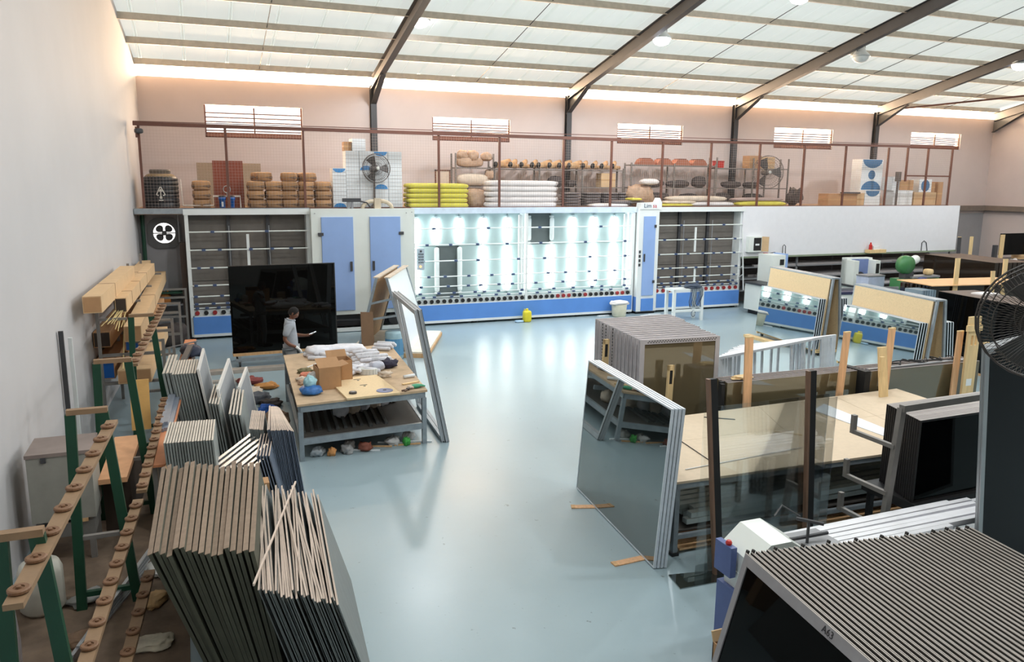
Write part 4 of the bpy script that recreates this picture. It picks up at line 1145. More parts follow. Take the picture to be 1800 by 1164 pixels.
# --- A-frame trolleys with mirrors
def aframe(label, mlabel, apex_far, apex_near, half, H, glass_h, n, key):
    p0, p1 = V((*apex_near, 0)), V((*apex_far, 0))
    d = (p1 - p0); L = d.length; yaw = math.atan2(d.y, d.x) - math.pi / 2
    root = thing('glass_trolley', label, 'trolley', tuple(p0), (0, 0, yaw))
    b = MB()
    lean = math.atan2(half - 0.14, H - 0.18)
    for s in (-1, 1):
        # board on each slope
        bd = MB().obox((s * half, 0.05, 0.16), (0, L - 0.1, 0), (-s * (half - 0.14), 0, H - 0.18), (-s * 0.022, 0, -0.006)).build('backing_board', M_chip, root)
        for y in (0.0, L / 2, L):
            MB().bar((s * (half - 0.05), y, 0.1), (s * 0.09, y, H), 0.05, 0.05, (0, 1, 0)).build('leg', M_galv, root)
    MB().box(-0.13, 0.13, 0, L, H - 0.02, H + 0.015).build('ridge', M_galv, root)
    MB().box(-half - 0.12, half + 0.12, 0, 0.07, 0.08, 0.14).box(-half - 0.12, half + 0.12, L - 0.07, L, 0.08, 0.14).box(-half - 0.1, -half + 0.05, 0, L, 0.10, 0.15).box(half - 0.05, half + 0.1, 0, L, 0.10, 0.15).build('base', M_wood_pale, root)
    for (x, y) in ((-half, 0.1), (half, 0.1), (-half, L - 0.1), (half, L - 0.1)):
        MB().lathe([(0.05, -0.02), (0.05, 0.02)], (x, y, 0.05), 10, Matrix.Rotation(RAD(90), 3, 'Y')).build('castor', M_black, root)
    sl = glass_h / math.cos(lean)
    for s in (-1, 1):
        for k in range(n):
            off = 0.028 + 0.030 * k
            bx, bz = s * half, 0.16
            nx, nz = s * math.cos(lean), math.sin(lean)
            base = V((bx + nx * off - s * 0.0, 0.06 + (0.03 * (k % 2)), bz + nz * off * 0.4))
            wx = p0 + Matrix.Rotation(yaw, 3, 'Z') @ base
            r = thing('mirror_sheet', mlabel % (('aisle' if s < 0 else 'far'), nth(n - k)), 'mirror', tuple(wx), (0, -s * lean, yaw), key % ('aisle' if s < 0 else 'far'))
            Lm = L - 0.14
            MB().box(-0.006, 0.006, 0, Lm, 0, sl).build('glass', M_silver_mirror, r)
            b = MB(); b.box(-0.008, 0.008, 0, Lm, sl, sl + 0.004).box(-0.008, 0.008, -0.004, 0, 0, sl).box(-0.008, 0.008, Lm, Lm + 0.004, 0, sl)
            b.build('edge', M_edge, r)
    return root
aframe('A shaped glass trolley with cream boards near the conveyor', 'mirror on the %s side of the far trolley, %s from outside', (14.85, 17.65), (14.50, 14.95), 0.30, 1.93, 1.25, 7, 'mirrors on the %s side of the far trolley')
aframe('A shaped glass trolley with cream boards behind the planks', 'mirror on the %s side of the near trolley, %s from outside', (14.20, 13.93), (13.76, 11.36), 0.30, 1.93, 1.30, 7, 'mirrors on the %s side of the near trolley')
o = MB().box(14.0, 14.2, 16.2, 17.7, 0.0, 0.07).build('pallet_beam', M_wood_pale); tag(o, 'pale timber bearer on the floor by the far trolley', 'timber')
o = MB().pillow((14.25, 15.75, 0.14), (0.3, 0.26, 0.28), 0.3, 12, 7, 0.8, 0.8, 0.1).build('plastic_bag', mat('clear_bag', (196, 206, 206), 0.3, var=0.15, bump=0.5), None, True); tag(o, 'crumpled pale plastic bag at the foot of the far trolley', 'bag')

# --- black glass packs further right
def side_pack(label, x0, y0, L, H, n, pitch, yaw, m, group, top=None):
    for k in range(n):
        r = thing('dark_glass', label % nth(k + 1), 'glass', (x0 + pitch * k * math.cos(yaw), y0 + pitch * k * math.sin(yaw), 0.0), (0, 0, yaw), group)
        MB().box(0, pitch * 0.8, 0, L, 0.06, H).build('pane', m, r)
        MB().box(0, pitch * 0.8, 0.1, L - 0.1, 0.0, 0.06).build('bearer', M_wood, r)
        MB().box(-0.001, pitch * 0.8 + 0.001, 0, L, H, H + 0.005).build('edge_strip', mat('brown_pack_edge', (92, 76, 66), 0.6, var=0.15, rnd=0.15), r)
M_smoke = mirror_glass('smoked_glass', (44, 36, 30), 0.03, 0.03, 0.6)
side_pack('black glass sheet in the near right pack, %s from the trolley', 15.95, 10.9, 2.7, 1.72, 12, 0.085, -RAD(8), M_blackglass, 'black sheets of the near pack')
side_pack('smoked glass sheet in the farthest dark pack, %s from the left', 23.35, 17.5, 3.1, 1.8, 9, 0.17, -RAD(9), M_smoke, 'smoked sheets of the farthest pack')
pack('dark_glass', 'dark glass sheet under the plywood sheet, %s from the front', 'glass', 17.95, 15.15, 2.9, 1.56, 9, 0.12, 0.09, M_smoke, -0.14, 'dark sheets under the plywood')
o = MB().cbox((19.55, 15.45, 1.60), (3.3, 1.35, 0.02), -0.14).build('plywood_sheet', mat('plywood', (214, 170, 122), 0.6, var=0.08)); tag(o, 'plywood sheet laid over the middle dark glass pack', 'plywood')
for k in range(6):
    o = MB().box(0, 0.06, 0, 0.55, 0, 1.5).build('blue_grey_strip', mat('blue_grey_edge', (122, 140, 152), 0.4, rnd=0.12)); o.location = (17.45 + 0.075 * k, 15.0 - 0.01 * k, 0); 
    tag(o, 'upright blue grey strip left of the plywood pack, %s from the left' % nth(k + 1), 'strip', 'blue grey strips by the plywood pack')
plank(18.55, 14.92, 2.30, 0.12, 0.16, M_wood_pale, 'pale plank standing against the plywood covered pack, left one')
plank(20.15, 14.75, 2.25, 0.10, 0.16, M_wood_pale, 'pale plank standing against the plywood covered pack, right one')
plank(19.75, 14.70, 1.95, 0.0, 0.14, M_wood_pale, 'short plank with dark pad beside the right pale plank')
o = MB().box(16.6, 17.1, 12.6, 12.95, 1.72, 1.76).build('white_wrap', M_whi); tag(o, 'white wrapping scrap on top of the near black pack', 'wrapping')
# far right corner rack
root = thing('corner_rack', 'rack with black panel and pale posts in the far right corner', 'rack', (27.9, 21.4, 0))
MB().box(0.95, 2.75, 0.1, 0.16, 1.55, 2.38).build('black_panel', M_blackglass, root)
MB().box(0.7, 3.1, 0.0, 0.9, 1.30, 1.36).box(0.7, 3.1, 0.0, 0.9, 0.6, 0.66).build('shelf', M_steel_dark, root)
for x, z in ((0.85, 2.35), (2.55, 2.35), (2.95, 2.1)):
    MB().box(x - 0.09, x + 0.09, -0.06, 0.0, 0, z).build('post', M_wood_pale, root)
MB().box(0.52, 0.68, -0.02, 0.1, 0, 1.95).build('dark_post', M_steel_dark, root)
plank(27.05, 21.3, 2.30, 0.12, 0.16, M_wood_pale, 'pale post standing before the right wall by the parapet end')
plank(26.55, 21.35, 2.30, 0.05, 0.16, M_steel_dark, 'dark post at the lower right end of the parapet')
carton(30.2, 30.6, 1.36, 1.75, 21.6, 'pale brown carton on the corner rack below its black panel', None, 0, M_carton, 0.4)
carton(30.0, 30.35, 1.36, 1.55, 21.45, 'small flat carton lying on the corner rack', None, 0, M_carton, 0.3)
o = MB().pillow((28.9, 21.1, 1.2), (1.2, 0.5, 0.4), 0, 12, 7, 0.8, 0.8, 0.15).build('white_rag_pile', M_whi, None, True); tag(o, 'white rag pile before the corner rack', 'rag')

# --- saws, drill and profile racks against the parapet
root = thing('profile_rack', 'long grey rack of stored profiles below the white parapet', 'rack', (17.3, 22.35, 0))
for z in (0.55, 0.95, 1.35):
    MB().box(0, 10, 0, 1.0, z - 0.04, z).build('shelf', M_alu_dull, root)
for x in (0.05, 2.5, 5.0, 7.5, 9.95):
    for y in (0.03, 0.97):
        MB().box(x - 0.03, x + 0.03, y - 0.03, y + 0.03, 0, 1.70).build('post', M_alu_dull, root)
MB().box(0, 10, 0.96, 1.0, 0.0, 1.66).build('back_sheet', mat('rack_back', (120, 112, 112), 0.7, var=0.1), root)
M_prof = mat('stored_profile', (186, 180, 180), 0.45, metal=0.2, var=0.08, rnd=0.18)
for lv, z in enumerate((0.55, 0.95, 1.35)):
    for k in range(6):
        L = random.uniform(5.2, 8.6); x = 17.5 + random.random() * (9.6 - L); 
        o = MB().box(0, L, 0, 0.10, 0, 0.07).build('stored_profile', M_prof)
        o.location = (x, 22.38 + 0.145 * k, z + (0.0))
        tag(o, 'long pale profile, %s shelf below the parapet, %s from the front' % (('lowest', 'middle', 'upper')[lv], nth(k + 1)), 'profile', 'profiles stored below the parapet')
root = thing('switch_box', 'open grey switch box on the wall right of the conveyor', 'switch box', (17.40, 22.02, 1.9))
MB().box(0, 0.62, 0, 0.16, 0, 0.52).build('box', M_offwhite, root); MB().box(0.20, 0.5, -0.012, 0.0, 0.05, 0.48).build('dark_interior', M_black, root)
MB().box(0.26, 0.42, -0.02, -0.01, 0.22, 0.28).build('breaker_row', M_whitepaper, root)
MB().obox((0.52, -0.02, 0.02), (0.12, -0.2, 0), (0.02, 0.01, 0), (0, 0, 0.5)).build('lid', M_carton, root)
root = thing('air_hose_gun', 'red and black air gun with looped hose below the switch box', 'tool', (18.2, 22.05, 1.72))
MB().tube([(0.0, 0, 0.1), (0.25, -0.1, 0.16), (0.5, -0.1, 0.0), (0.62, -0.05, 0.05), (0.66, 0, 0.35), (0.72, 0, 0.40), (0.78, 0, 0.35), (0.8, 0, 0.02)], 0.014, 6).build('hose', M_steel_dark, root)
MB().box(-0.12, 0.02, -0.05, 0.05, -0.02, 0.14).build('grip', M_red, root)
def mitre_saw(name, label, loc, rz, blue_front):
    r = thing(name, label, 'machine', loc, (0, 0, rz))
    MB().box(-0.55, 0.55, -0.4, 0.4, 0.12, 0.86).build('pedestal', M_offwhite, r)
    MB().box(-0.5, 0.5, -0.36, 0.36, 0.0, 0.12).build('plinth', M_black, r)
    MB().box(-0.6, 0.6, -0.44, 0.44, 0.86, 0.92).build('table', M_steel_dark, r)
    MB().box(-0.5, -0.32, -0.3, 0.35, 0.92, 1.72).box(0.32, 0.5, -0.3, 0.35, 0.92, 1.72).box(-0.5, 0.5, 0.1, 0.35, 0.92, 1.78).build('hood', M_offwhite, r)
    MB().box(-0.32, 0.32, 0.06, 0.1, 1.2, 1.74).build('guard', mat('blue_guard', (112, 130, 178), 0.3), r)
    b = MB()
    for x in (-0.18, 0.14): b.lathe([(0.05, -0.1), (0.09, -0.05), (0.09, 0.08), (0.04, 0.12)], (x, -0.02, 1.1), 12, Matrix.Rotation(RAD(90), 3, 'Y'))
    b.build('clamp', mat('rust_red_clamp', (150, 74, 48), 0.5), r)
    MB().lathe([(0.2, -0.01), (0.2, 0.01)], (0, 0.03, 1.12), 20, Matrix.Rotation(RAD(90), 3, 'X')).build('saw_blade', M_steel_dark, r)
    MB().box(0.34, 0.46, -0.315, -0.3, 1.3, 1.62).build('keypad', M_black, r)
    return r
mitre_saw('mitre_saw', 'cream mitre saw with blue guard before the parapet', (20.6, 20.2, 0), -0.12, True)
root = thing('saw_cabinet', 'cream machine cabinet with dark keypad behind the far trolley', 'machine', (17.35, 20.6, 0))
MB().box(-0.1, 0.42, 0, 0.7, 0.9, 1.92).build('tower', M_offwhite, root); MB().box(0.42, 0.56, 0.05, 0.6, 1.5, 1.95).build('blue_side', M_blue_door, root)
MB().box(0.2, 0.36, -0.015, 0, 1.6, 1.78).build('keypad', M_black, root)
MB().box(-0.65, 0.5, -0.45, 0.6, 0.14, 0.98).build('base', M_offwhite, root); MB().box(-0.7, 0.5, -0.5, 0.6, 0.98, 1.04).build('table', M_steel_dark, root)
MB().box(-0.55, 0.4, -0.38, 0.5, 0.0, 0.14).build('plinth', M_black, root); MB().box(-0.3, -0.18, -0.46, -0.45, 0.78, 0.88).build('warning_sticker', mat('yellow_sticker', (222, 202, 70), 0.5), root)
root = thing('machine_bed', 'long cream machine bed with dark blue guide behind the near trolley', 'machine', (17.9, 18.35, 0), (0, 0, -0.13))
MB().box(0, 2.3, 0, 0.55, 0.08, 0.92).build('bed', M_offwhite, root); MB().box(-0.1, 2.3, -0.03, 0.5, 0.92, 1.0).build('guide', mat('dark_blue_guide', (58, 60, 88), 0.4), root)
MB().box(-0.1, 2.4, 0.3, 0.36, 1.0, 1.07).build('rail', M_alu, root); MB().box(0.2, 2.1, 0.1, 0.5, 0.0, 0.08).build('plinth', M_black, root)
root = thing('bench_drill', 'green bench grinder with cream motor on a green stand', 'machine', (20.75, 18.55, 0))
G2 = mat('machine_green', (66, 124, 74), 0.4, var=0.06)
MB().box(-0.28, 0.3, -0.25, 0.3, 0, 1.28).build('stand', G2, root)
MB().lathe([(0.02, -0.16), (0.27, -0.14), (0.30, 0.0), (0.27, 0.14), (0.02, 0.16)], (-0.02, 0, 1.72), 20, Matrix.Rotation(RAD(90), 3, 'X')).build('wheel_cover', G2, root, True)
MB().lathe([(0.1, -0.05), (0.14, 0), (0.14, 0.3), (0.1, 0.38)], (0.12, 0, 1.78), 14, Matrix.Rotation(RAD(70), 3, 'Y')).build('motor', M_offwhite, root, True)
MB().box(-0.1, 0.24, -0.12, 0.12, 1.28, 1.52).build('neck', M_steel_dark, root); MB().box(0.1, 1.3, -0.2, 0.2, 1.3, 1.36).build('work_table', M_alu_dull, root)
MB().pillow((0.55, -0.1, 1.24), (0.5, 0.3, 0.2), 0.2, 10, 6).build('blue_vice', mat('deep_blue_vice', (40, 62, 120), 0.4), root, True); MB().box(1.2, 1.28, -0.18, 0.18, 0, 1.3).build('table_leg', G2, root)
o = MB().pillow((21.75, 18.55, 1.46), (0.28, 0.24, 0.2), 0, 10, 6).build('cork_block', M_wood_pale, None, True); tag(o, 'round tan block on the grinder table', 'block')
root = thing('blue_cabinet', 'pale blue grey cabinet between the mitre saw and the grinder', 'cabinet', (20.0, 18.95, 0))
MB().box(-0.32, 0.35, 0, 0.5, 0.0, 1.32).build('body', mat('pale_blue_cabinet', (176, 186, 208), 0.5), root); MB().box(-0.34, 0.37, -0.01, 0.51, 1.32, 1.36).build('top', M_alu_dull, root)
o = MB().tube([(18.6, 17.75, 1.08), (20.7, 17.3, 1.05)], 0.025, 8).build('blue_hose', mat('pale_blue_pipe', (128, 172, 190), 0.4)); tag(o, 'pale blue pipe lying across behind the near trolley', 'pipe')
o = MB().box(18.6, 20.7, 17.25, 17.8, 0.95, 1.02).build('pipe_bench', M_alu_dull); o2 = o
tag(o, 'narrow grey bench carrying the pale blue pipe', 'bench')
MB().box(18.7, 18.76, 17.3, 17.75, 0, 0.95).build('leg', M_alu_dull, o); MB().box(20.55, 20.61, 17.3, 17.75, 0, 0.95).build('leg', M_alu_dull, o)
root = thing('parapet_shelf_tray', 'small wooden tray with bottle on the parapet ledge', 'tray', (22.95, 22.05, 1.74))
MB().box(-0.25, 0.55, -0.12, 0.1, 0, 0.12).build('tray', M_wood_pale, root); MB().lathe([(0.06, 0.12), (0.06, 0.28), (0.03, 0.33), (0.03, 0.38)], (-0.1, 0, 0), 10).build('bottle', M_red, root); MB().box(0.0, 0.3, -0.05, 0.05, 0.12, 0.24).build('white_box', M_whitepaper, root)
o = MB().tube([(25.5, 22.165, 1.74), (25.5, 22.165, 2.05), (25.6, 22.165, 2.12), (25.72, 22.165, 2.05), (25.8, 22.165, 1.75), (25.85, 22.12, 1.4)], 0.014, 6).build('looped_cable', M_steel_dark); tag(o, 'dark looped cable hanging on the right half of the parapet', 'cable')

# --- steel hook rack with black frames and white profiles
M_rack = mat('grey_rack_steel', (128, 124, 120), 0.5, metal=0.2, var=0.1)
root = thing('hook_rack', 'grey steel cantilever rack with upturned arms before the black frames', 'rack', (6.62, 5.90, 0))
MB().obox((-0.05, -0.03, 0), (0.07, 0, 0), (0, 0.06, 0), (0.17, 0.02, 1.9)).build('post', M_rack, root)
MB().bar((0.13, 0, 1.9), (2.2, 0.1, 1.9), 0.07, 0.07).build('top_bar', M_rack, root)
MB().bar((-0.02, 0, 0.03), (2.2, 0.1, 0.03), 0.07, 0.06).build('base_bar', M_rack, root)
MB().box(2.14, 2.2, 0.07, 0.13, 0, 1.9).build('post', M_rack, root)
for z, xo in ((1.48, 0.12), (0.97, 0.07), (0.58, 0.03)):
    a = MB().bar((xo - 0.03, 0, z), (xo - 0.03, 0.58, z), 0.045, 0.045).build('arm', M_rack, root)
    MB().bar((xo - 0.03, 0.58, z - 0.02), (xo - 0.03, 0.58, z + 0.19), 0.05, 0.05).build('upturned_end', M_rack, a)
fm = ring_mesh('frame', 2.2, 0.95, 0.034, 0.022, mat('dark_grey_frame', (38, 36, 36), 0.5, rnd=0.15), 'x', 0.006); pm_ = pane_mesh('glass', 2.2, 0.95, 0.004, 0.030, 0.020, M_blackglass, 'x')
lip2 = mesh_of(MB().box(0, 2.2, 0, 0.034, 0.951, 0.954), 'lip', mat('grey_lip', (150, 142, 138), 0.5, var=0.1, rnd=0.15))
for k in range(16):
    r = thing('black_glazed_frame', 'black glazed frame in the pack behind the hook rack, %s from the front' % nth(k + 1), 'frame', (7.22 + 0.012 * k, 6.05 + 0.040 * k, 0.72), (0, 0, 0.02), 'black frames behind the hook rack')
    inst('frame', fm, r); inst('glass', pm_, r); inst('lip', lip2, r)
root = thing('frame_bench', 'low dark bench under the black glazed frames', 'bench', (7.2, 6.0, 0))
MB().box(0, 2.3, 0, 0.75, 0.62, 0.72).build('top', M_black, root)
for x, y in ((0.05, 0.05), (2.2, 0.05), (0.05, 0.65), (2.2, 0.65)): MB().box(x, x + 0.06, y, y + 0.06, 0, 0.62).build('leg', M_black, root)
# white profiles on a low stand
M_wprof = mat('white_coated_profile', (226, 226, 230), 0.4, var=0.03, rnd=0.05)
root = thing('profile_stand', 'low steel stand carrying the long white profiles', 'stand', (4.9, 5.02, 0))
for x in (0.25, 1.6): 
    MB().box(x, x + 0.06, 0.02, 0.72, 0.78, 0.84).build('cross_bar', M_rack, root)
    for y in (0.05, 0.66): MB().box(x, x + 0.06, y, y + 0.05, 0, 0.78).build('leg', M_rack, root)
for k in range(14):
    lay = 0 if k < 8 else 1
    y = 5.08 + 0.075 * (k % 8) + 0.03 * lay
    x = 5.0 + random.uniform(-0.03, 0.35)
    L = min(3.0, 2.3 + random.uniform(-0.15, 0.2)) if y > 5.16 else 1.55
    o = MB().box(0, L, 0, 0.06, 0, 0.045).build('white_profile', M_wprof)
    o.location = (x, y, 0.842 + 0.047 * lay); o.rotation_euler = (0, 0, random.uniform(-0.012, 0.02))
    tag(o, 'long white profile on the low stand, %s from front, %s layer' % (nth(k % 8 + 1), ('lower', 'upper')[lay]), 'profile', 'white profiles on the low stand')

# --- blue and cream sawing machine behind the front stack
root = thing('sawing_machine', 'cream and blue sawing machine half hidden by the big frame stack', 'machine', (4.48, 5.14, 0))
MB().prism([(-0.24, -0.1, 0.82), (0.42, -0.1, 0.82), (0.42, -0.1, 0.98), (0.16, -0.1, 1.15), (-0.06, -0.1, 1.15), (-0.24, -0.1, 1.0)], (0.06, 0.5, 0)).build('cream_hood', M_offwhite, root)
MB().box(-0.30, -0.24, 0.12, 0.35, 0.78, 1.06).build('blue_control_box', mat('machine_blue', (82, 98, 150), 0.4), root)
MB().lathe([(0.025, 0), (0.03, 0.02), (0.02, 0.04)], (-0.27, 0.2, 1.06), 10).build('stop_button', M_red, root)
MB().box(-0.26, 0.4, -0.25, 0.35, 0.08, 0.66).build('blue_base', mat('machine_blue', (82, 98, 150), 0.4, var=0.06), root)
MB().box(-0.36, -0.2, -0.30, -0.05, 0.70, 0.80).build('blue_side_box', M_blue_door, root)
MB().lathe([(0.025, 0), (0.03, 0.02), (0.02, 0.04)], (-0.27, -0.2, 0.80), 10).build('stop_button', M_red, root)
MB().bar((-0.36, -0.1, 0.9), (-0.1, -0.16, 0.95), 0.03, 0.05).build('lever_arm', M_alu_dull, root)
MB().box(-0.22, 0.38, -0.2, 0.3, 0.66, 0.82).build('cream_body', M_offwhite, root)
MB().box(-0.3, 0.38, -0.22, 0.3, 0, 0.08).build('plinth', M_black, root)
MB().box(0.2, 0.26, -0.11, -0.1, 0.98, 1.04).build('yellow_sticker', mat('yellow_sticker', (222, 202, 70), 0.5), root)
MB().tube([(0.5, 0.08, 1.0), (0.5, 0.08, 1.22)], 0.014, 7).tube([(0.42, 0.15, 1.22), (0.6, 0.0, 1.20)], 0.018, 7).tube([(0.2, 0.1, 1.06), (0.4, 0.12, 1.04), (0.75, 0.1, 1.05)], 0.018, 7).tube([(0.3, 0.3, 1.2), (0.45, 0.38, 1.25), (0.6, 0.3, 1.15)], 0.008, 5).build('clamp_handle', M_steel_dark, root)
MB().box(0.4, 0.8, -0.1, 0.3, 0.9, 1.0).build('saw_bed', M_alu_dull, root)

# --- open carton by the front stack
root = thing('open_carton', 'open brown carton on the floor at the foot of the front stack', 'carton', (3.84, 4.63, 0))
b = MB().box(-0.12, 0.2, 0, 0.012, 0, 0.52).box(-0.12, 0.2, 0.20, 0.212, 0, 0.52).box(-0.12, -0.108, 0, 0.212, 0, 0.52).box(0.188, 0.2, 0, 0.212, 0, 0.52).box(-0.12, 0.2, 0, 0.212, 0, 0.012)
b.build('box', M_carton_dark, root); MB().obox((-0.12, 0.20, 0.52), (0.32, 0, 0), (0, 0.012, 0), (0.0, 0.03, 0.08)).build('flap', M_carton, root)

# --- the big front stack of black glazed frames
Ls, Hs = 2.3, 1.45
lean = RAD(14.5); yaw = -RAD(8.0)
M_lip = mat('pale_frame_lip', (190, 182, 174), 0.45, metal=0.1, var=0.06)
T = 0.027
fb = ring_mesh('frame', Ls, Hs, T, 0.085, M_fr_grey, 'y', 0.006, 0.062)
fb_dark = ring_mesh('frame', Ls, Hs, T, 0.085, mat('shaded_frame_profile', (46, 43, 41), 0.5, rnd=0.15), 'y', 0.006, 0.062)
lipm = MB()
for t0, t1 in ((-0.0006, 0.0075), (T - 0.0075, T + 0.0006)):
    lipm.box(t0, t1, -0.001, Ls + 0.001, Hs - 0.004, Hs + 0.0008)
lip_me = mesh_of(lipm, 'lip', M_lip)
gl = pane_mesh('glass', Ls, Hs, 0.010, T - 0.010, 0.06, M_blackglass, 'y')
lug = mesh_of(MB().box(0.008, 0.026, Ls - 0.012, Ls + 0.012, Hs - 0.02, Hs + 0.022), 'lug', M_fr_dark)
nst = 44
# base corner of the first frame
dirY = V((math.sin(-yaw), math.cos(yaw), 0)); dirX = V((math.cos(yaw), math.sin(yaw), 0))
far_top = V((3.785, 4.60, 0))
base0 = far_top - dirX * (math.sin(lean) * Hs) - dirY * Ls
for k in range(nst):
    p = base0 + dirX * (0.0475 * k / math.cos(lean) * 0.98) + dirY * random.uniform(-0.012, 0.012) 
    r = thing('front_glazed_frame', 'black glazed frame of the big front stack, %s from the aisle' % nth(k + 1), 'frame', (p.x, p.y, 0.0), (0, lean, yaw), 'black glazed frames of the big front stack')
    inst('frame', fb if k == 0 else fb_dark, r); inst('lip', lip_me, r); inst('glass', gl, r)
    if k % 5 == 0 or random.random() < 0.1: inst('lug', lug, r)
    if k == 0:
        text('handwriting', 'A63', 0.07, mat('ink', (40, 38, 40), 0.7), r, (-0.002, Ls - 1.05, Hs - 0.045), (RAD(90), 0, RAD(-90)), 0.001)

# --- tall pack of frames and the big fan at the right edge
fm2 = ring_mesh('frame', 2.2, 2.76, 0.024, 0.05, M_alu, 'x', 0.003); pm2 = pane_mesh('glass', 2.2, 2.76, 0.002, 0.022, 0.045, mirror_glass('smoky_sheet', (34, 35, 38), 0.0, 0.05, 0.4), 'x')
for k in range(6):
    r = thing('tall_glazed_frame', 'tall smoky glazed frame behind the big fan, %s from the front' % nth(k + 1), 'frame', (6.87 + 0.036 * k, 4.90 + 0.032 * k, 0), (0, -RAD(6.5), 0), 'tall frames behind the big fan')
    inst('frame', fm2, r); inst('glass', pm2, r)
pf = pedestal_fan('big_floor_fan', 'big dark pedestal fan with wire guard at the right edge', (6.42, 4.31, 0), 0.50, 3.12, RAD(-45), 0.36, mat('dark_fan_paint', (56, 50, 46), 0.4), 0.12, 90, 0.36)

# ------------------------------------------------------------------ centre: work table, trolley with dark glass, leaning frames
M_tabletop = mat('worn_chipboard_top', (188, 162, 132), 0.75, var=0.18, scale=4, detail=8)
root = thing('work_table', 'worn wooden topped steel work table in the middle of the shop', 'table', (1.24, 11.72, 0))
c = [(0, 0), (2.06, 0.20), (2.32, 4.0), (0.17, 3.58)]
MB().quad_slab([c[0], (1.02, 0.098), lerp(c[3], c[2], 0.5), c[3]], 0.868, 0.90).build('top_board', M_tabletop, root)
MB().quad_slab([(1.025, 0.098), c[1], c[2], lerp(c[3], c[2], 0.502)], 0.862, 0.897).build('top_board', M_tabletop, root)
ins = [(0.05, 0.06), (2.01, 0.24), (2.26, 3.94), (0.21, 3.52)]
b = MB()
for i in range(4):
    p, q = ins[i], ins[(i + 1) % 4]
    b.bar((*p, 0.815), (*q, 0.815), 0.05, 0.10)
b.build('apron', M_galv, root)
b = MB()
for i in range(4):
    p, q = ins[i], ins[(i + 1) % 4]
    MB().bar((*p, 0.30), (*q, 0.30), 0.05, 0.10).build('lower_rail', M_galv, root)
    MB().box(p[0] - 0.035, p[0] + 0.035, p[1] - 0.035, p[1] + 0.035, 0, 0.77).build('leg', M_galv, root)
MB().quad_slab([(0.1, 0.1), (1.98, 0.28), (2.22, 3.88), (0.24, 3.46)], 0.33, 0.345).build('lower_shelf', mat('dark_board', (70, 66, 62), 0.8), root)
MB().bar((0.14, 1.6, 0.60), (2.1, 1.7, 0.60), 0.05, 0.08).build('middle_rail', M_galv, root)
OX, OY, TZ = 1.24, 11.72, 0.90
# cartons on the table
def open_box(label, x, y, z, w, d, h, rz, m, flaps):
    r = thing('open_carton', label, 'carton', (x, y, z), (0, 0, rz))
    t = 0.006
    b = MB().box(-w / 2, w / 2, -d / 2, -d / 2 + t, 0, h).box(-w / 2, w / 2, d / 2 - t, d / 2, 0, h).box(-w / 2, -w / 2 + t, -d / 2, d / 2, 0, h).box(w / 2 - t, w / 2, -d / 2, d / 2, 0, h).box(-w / 2, w / 2, -d / 2, d / 2, 0, t)
    b.build('box', m, r)
    for f in flaps:
        fl_ = MB()
        if f == 'l': fl_.obox((-w / 2, -d / 2, h), (0, d, 0), (-0.10, 0, 0.10), (0.004, 0, 0.004))
        if f == 'r': fl_.obox((w / 2, -d / 2, h), (0, d, 0), (0.13, 0, 0.03), (0.0, 0, 0.005))
        if f == 'b': fl_.obox((-w / 2, d / 2, h), (w, 0, 0), (0, 0.10, 0.10), (0, 0.004, -0.004))
        if f == 'f': fl_.obox((-w / 2, -d / 2, h), (w, 0, 0), (0, -0.14, -0.03), (0, 0, 0.005))
        if f == 't': fl_.obox((-w / 2, -d / 2, h), (w, 0, 0), (0.0, 0.24, 0.11), (0, 0.0, 0.005))
        fl_.build('flap', m, r)
    return r
open_box('open brown carton with lifted lid on the work table, front one', 1.83, 12.62, TZ, 0.36, 0.34, 0.36, 0.12, M_carton_dark, ['t', 'r'])
open_box('open brown carton behind the lidded one on the work table', 2.1, 13.05, TZ, 0.34, 0.34, 0.36, 0.1, M_carton_dark, ['b'])
r = thing('blue_bag', 'clear plastic bag with blue fittings at the front left corner', 'bag', (1.52, 12.28, TZ))
MB().pillow((0, 0, 0.065), (0.34, 0.3, 0.14), 0, 14, 7, 0.8, 0.8, 0.10).build('blue_contents', mat('blue_fittings', (44, 104, 170), 0.4, var=0.3, scale=20), r, True)
MB().pillow((0.0, 0.06, 0.17), (0.2, 0.18, 0.2), 0.4, 14, 7, 0.9, 0.9, 0.16).build('gathered_top', mat('teal_bag', (150, 190, 198), 0.3, var=0.25, scale=14), r, True)
o = MB().pillow((1.62, 12.7, TZ + 0.13), (0.2, 0.2, 0.26), 0.2, 12, 7, 0.6, 0.7, 0.06).build('clear_bag', mat('clear_bag2', (196, 194, 192), 0.3, var=0.1, bump=0.4), None, True); tag(o, 'pale clear bag between blue bag and lidded carton', 'bag')
r = thing('drilled_board', 'flat drilled wooden board with a grinding disc at table front', 'board', (2.36, 12.38, TZ), (0, 0, 0.07))
MB().box(-0.42, 0.42, -0.62, 0.66, 0, 0.03).build('board', M_chip, r)
for (x, y) in ((0.02, 0.45), (0.02, 0.05)):
    MB().box(x - 0.06, x + 0.06, y, y + 0.02, 0.03, 0.034).build('slot', M_steel_dark, r)
    MB().lathe([(0.02, 0.03), (0.02, 0.034)], (x, y - 0.06, 0), 10).build('hole', M_steel_dark, r)
r = thing('grinding_disc', 'blue grey grinding disc lying on the drilled board', 'disc', (2.62, 11.98, TZ + 0.03))
MB().lathe([(0.13, 0), (0.13, 0.008), (0.04, 0.012)], (0, 0, 0), 24).build('disc', mat('disc_blue_grey', (122, 128, 158), 0.6), r); MB().lathe([(0.03, 0.012), (0.03, 0.016)], (0, 0, 0), 12).build('centre', M_black, r)
r = thing('tape_reel', 'small dark reel lying on the left of the drilled board', 'reel', (2.12, 11.98, TZ + 0.03))
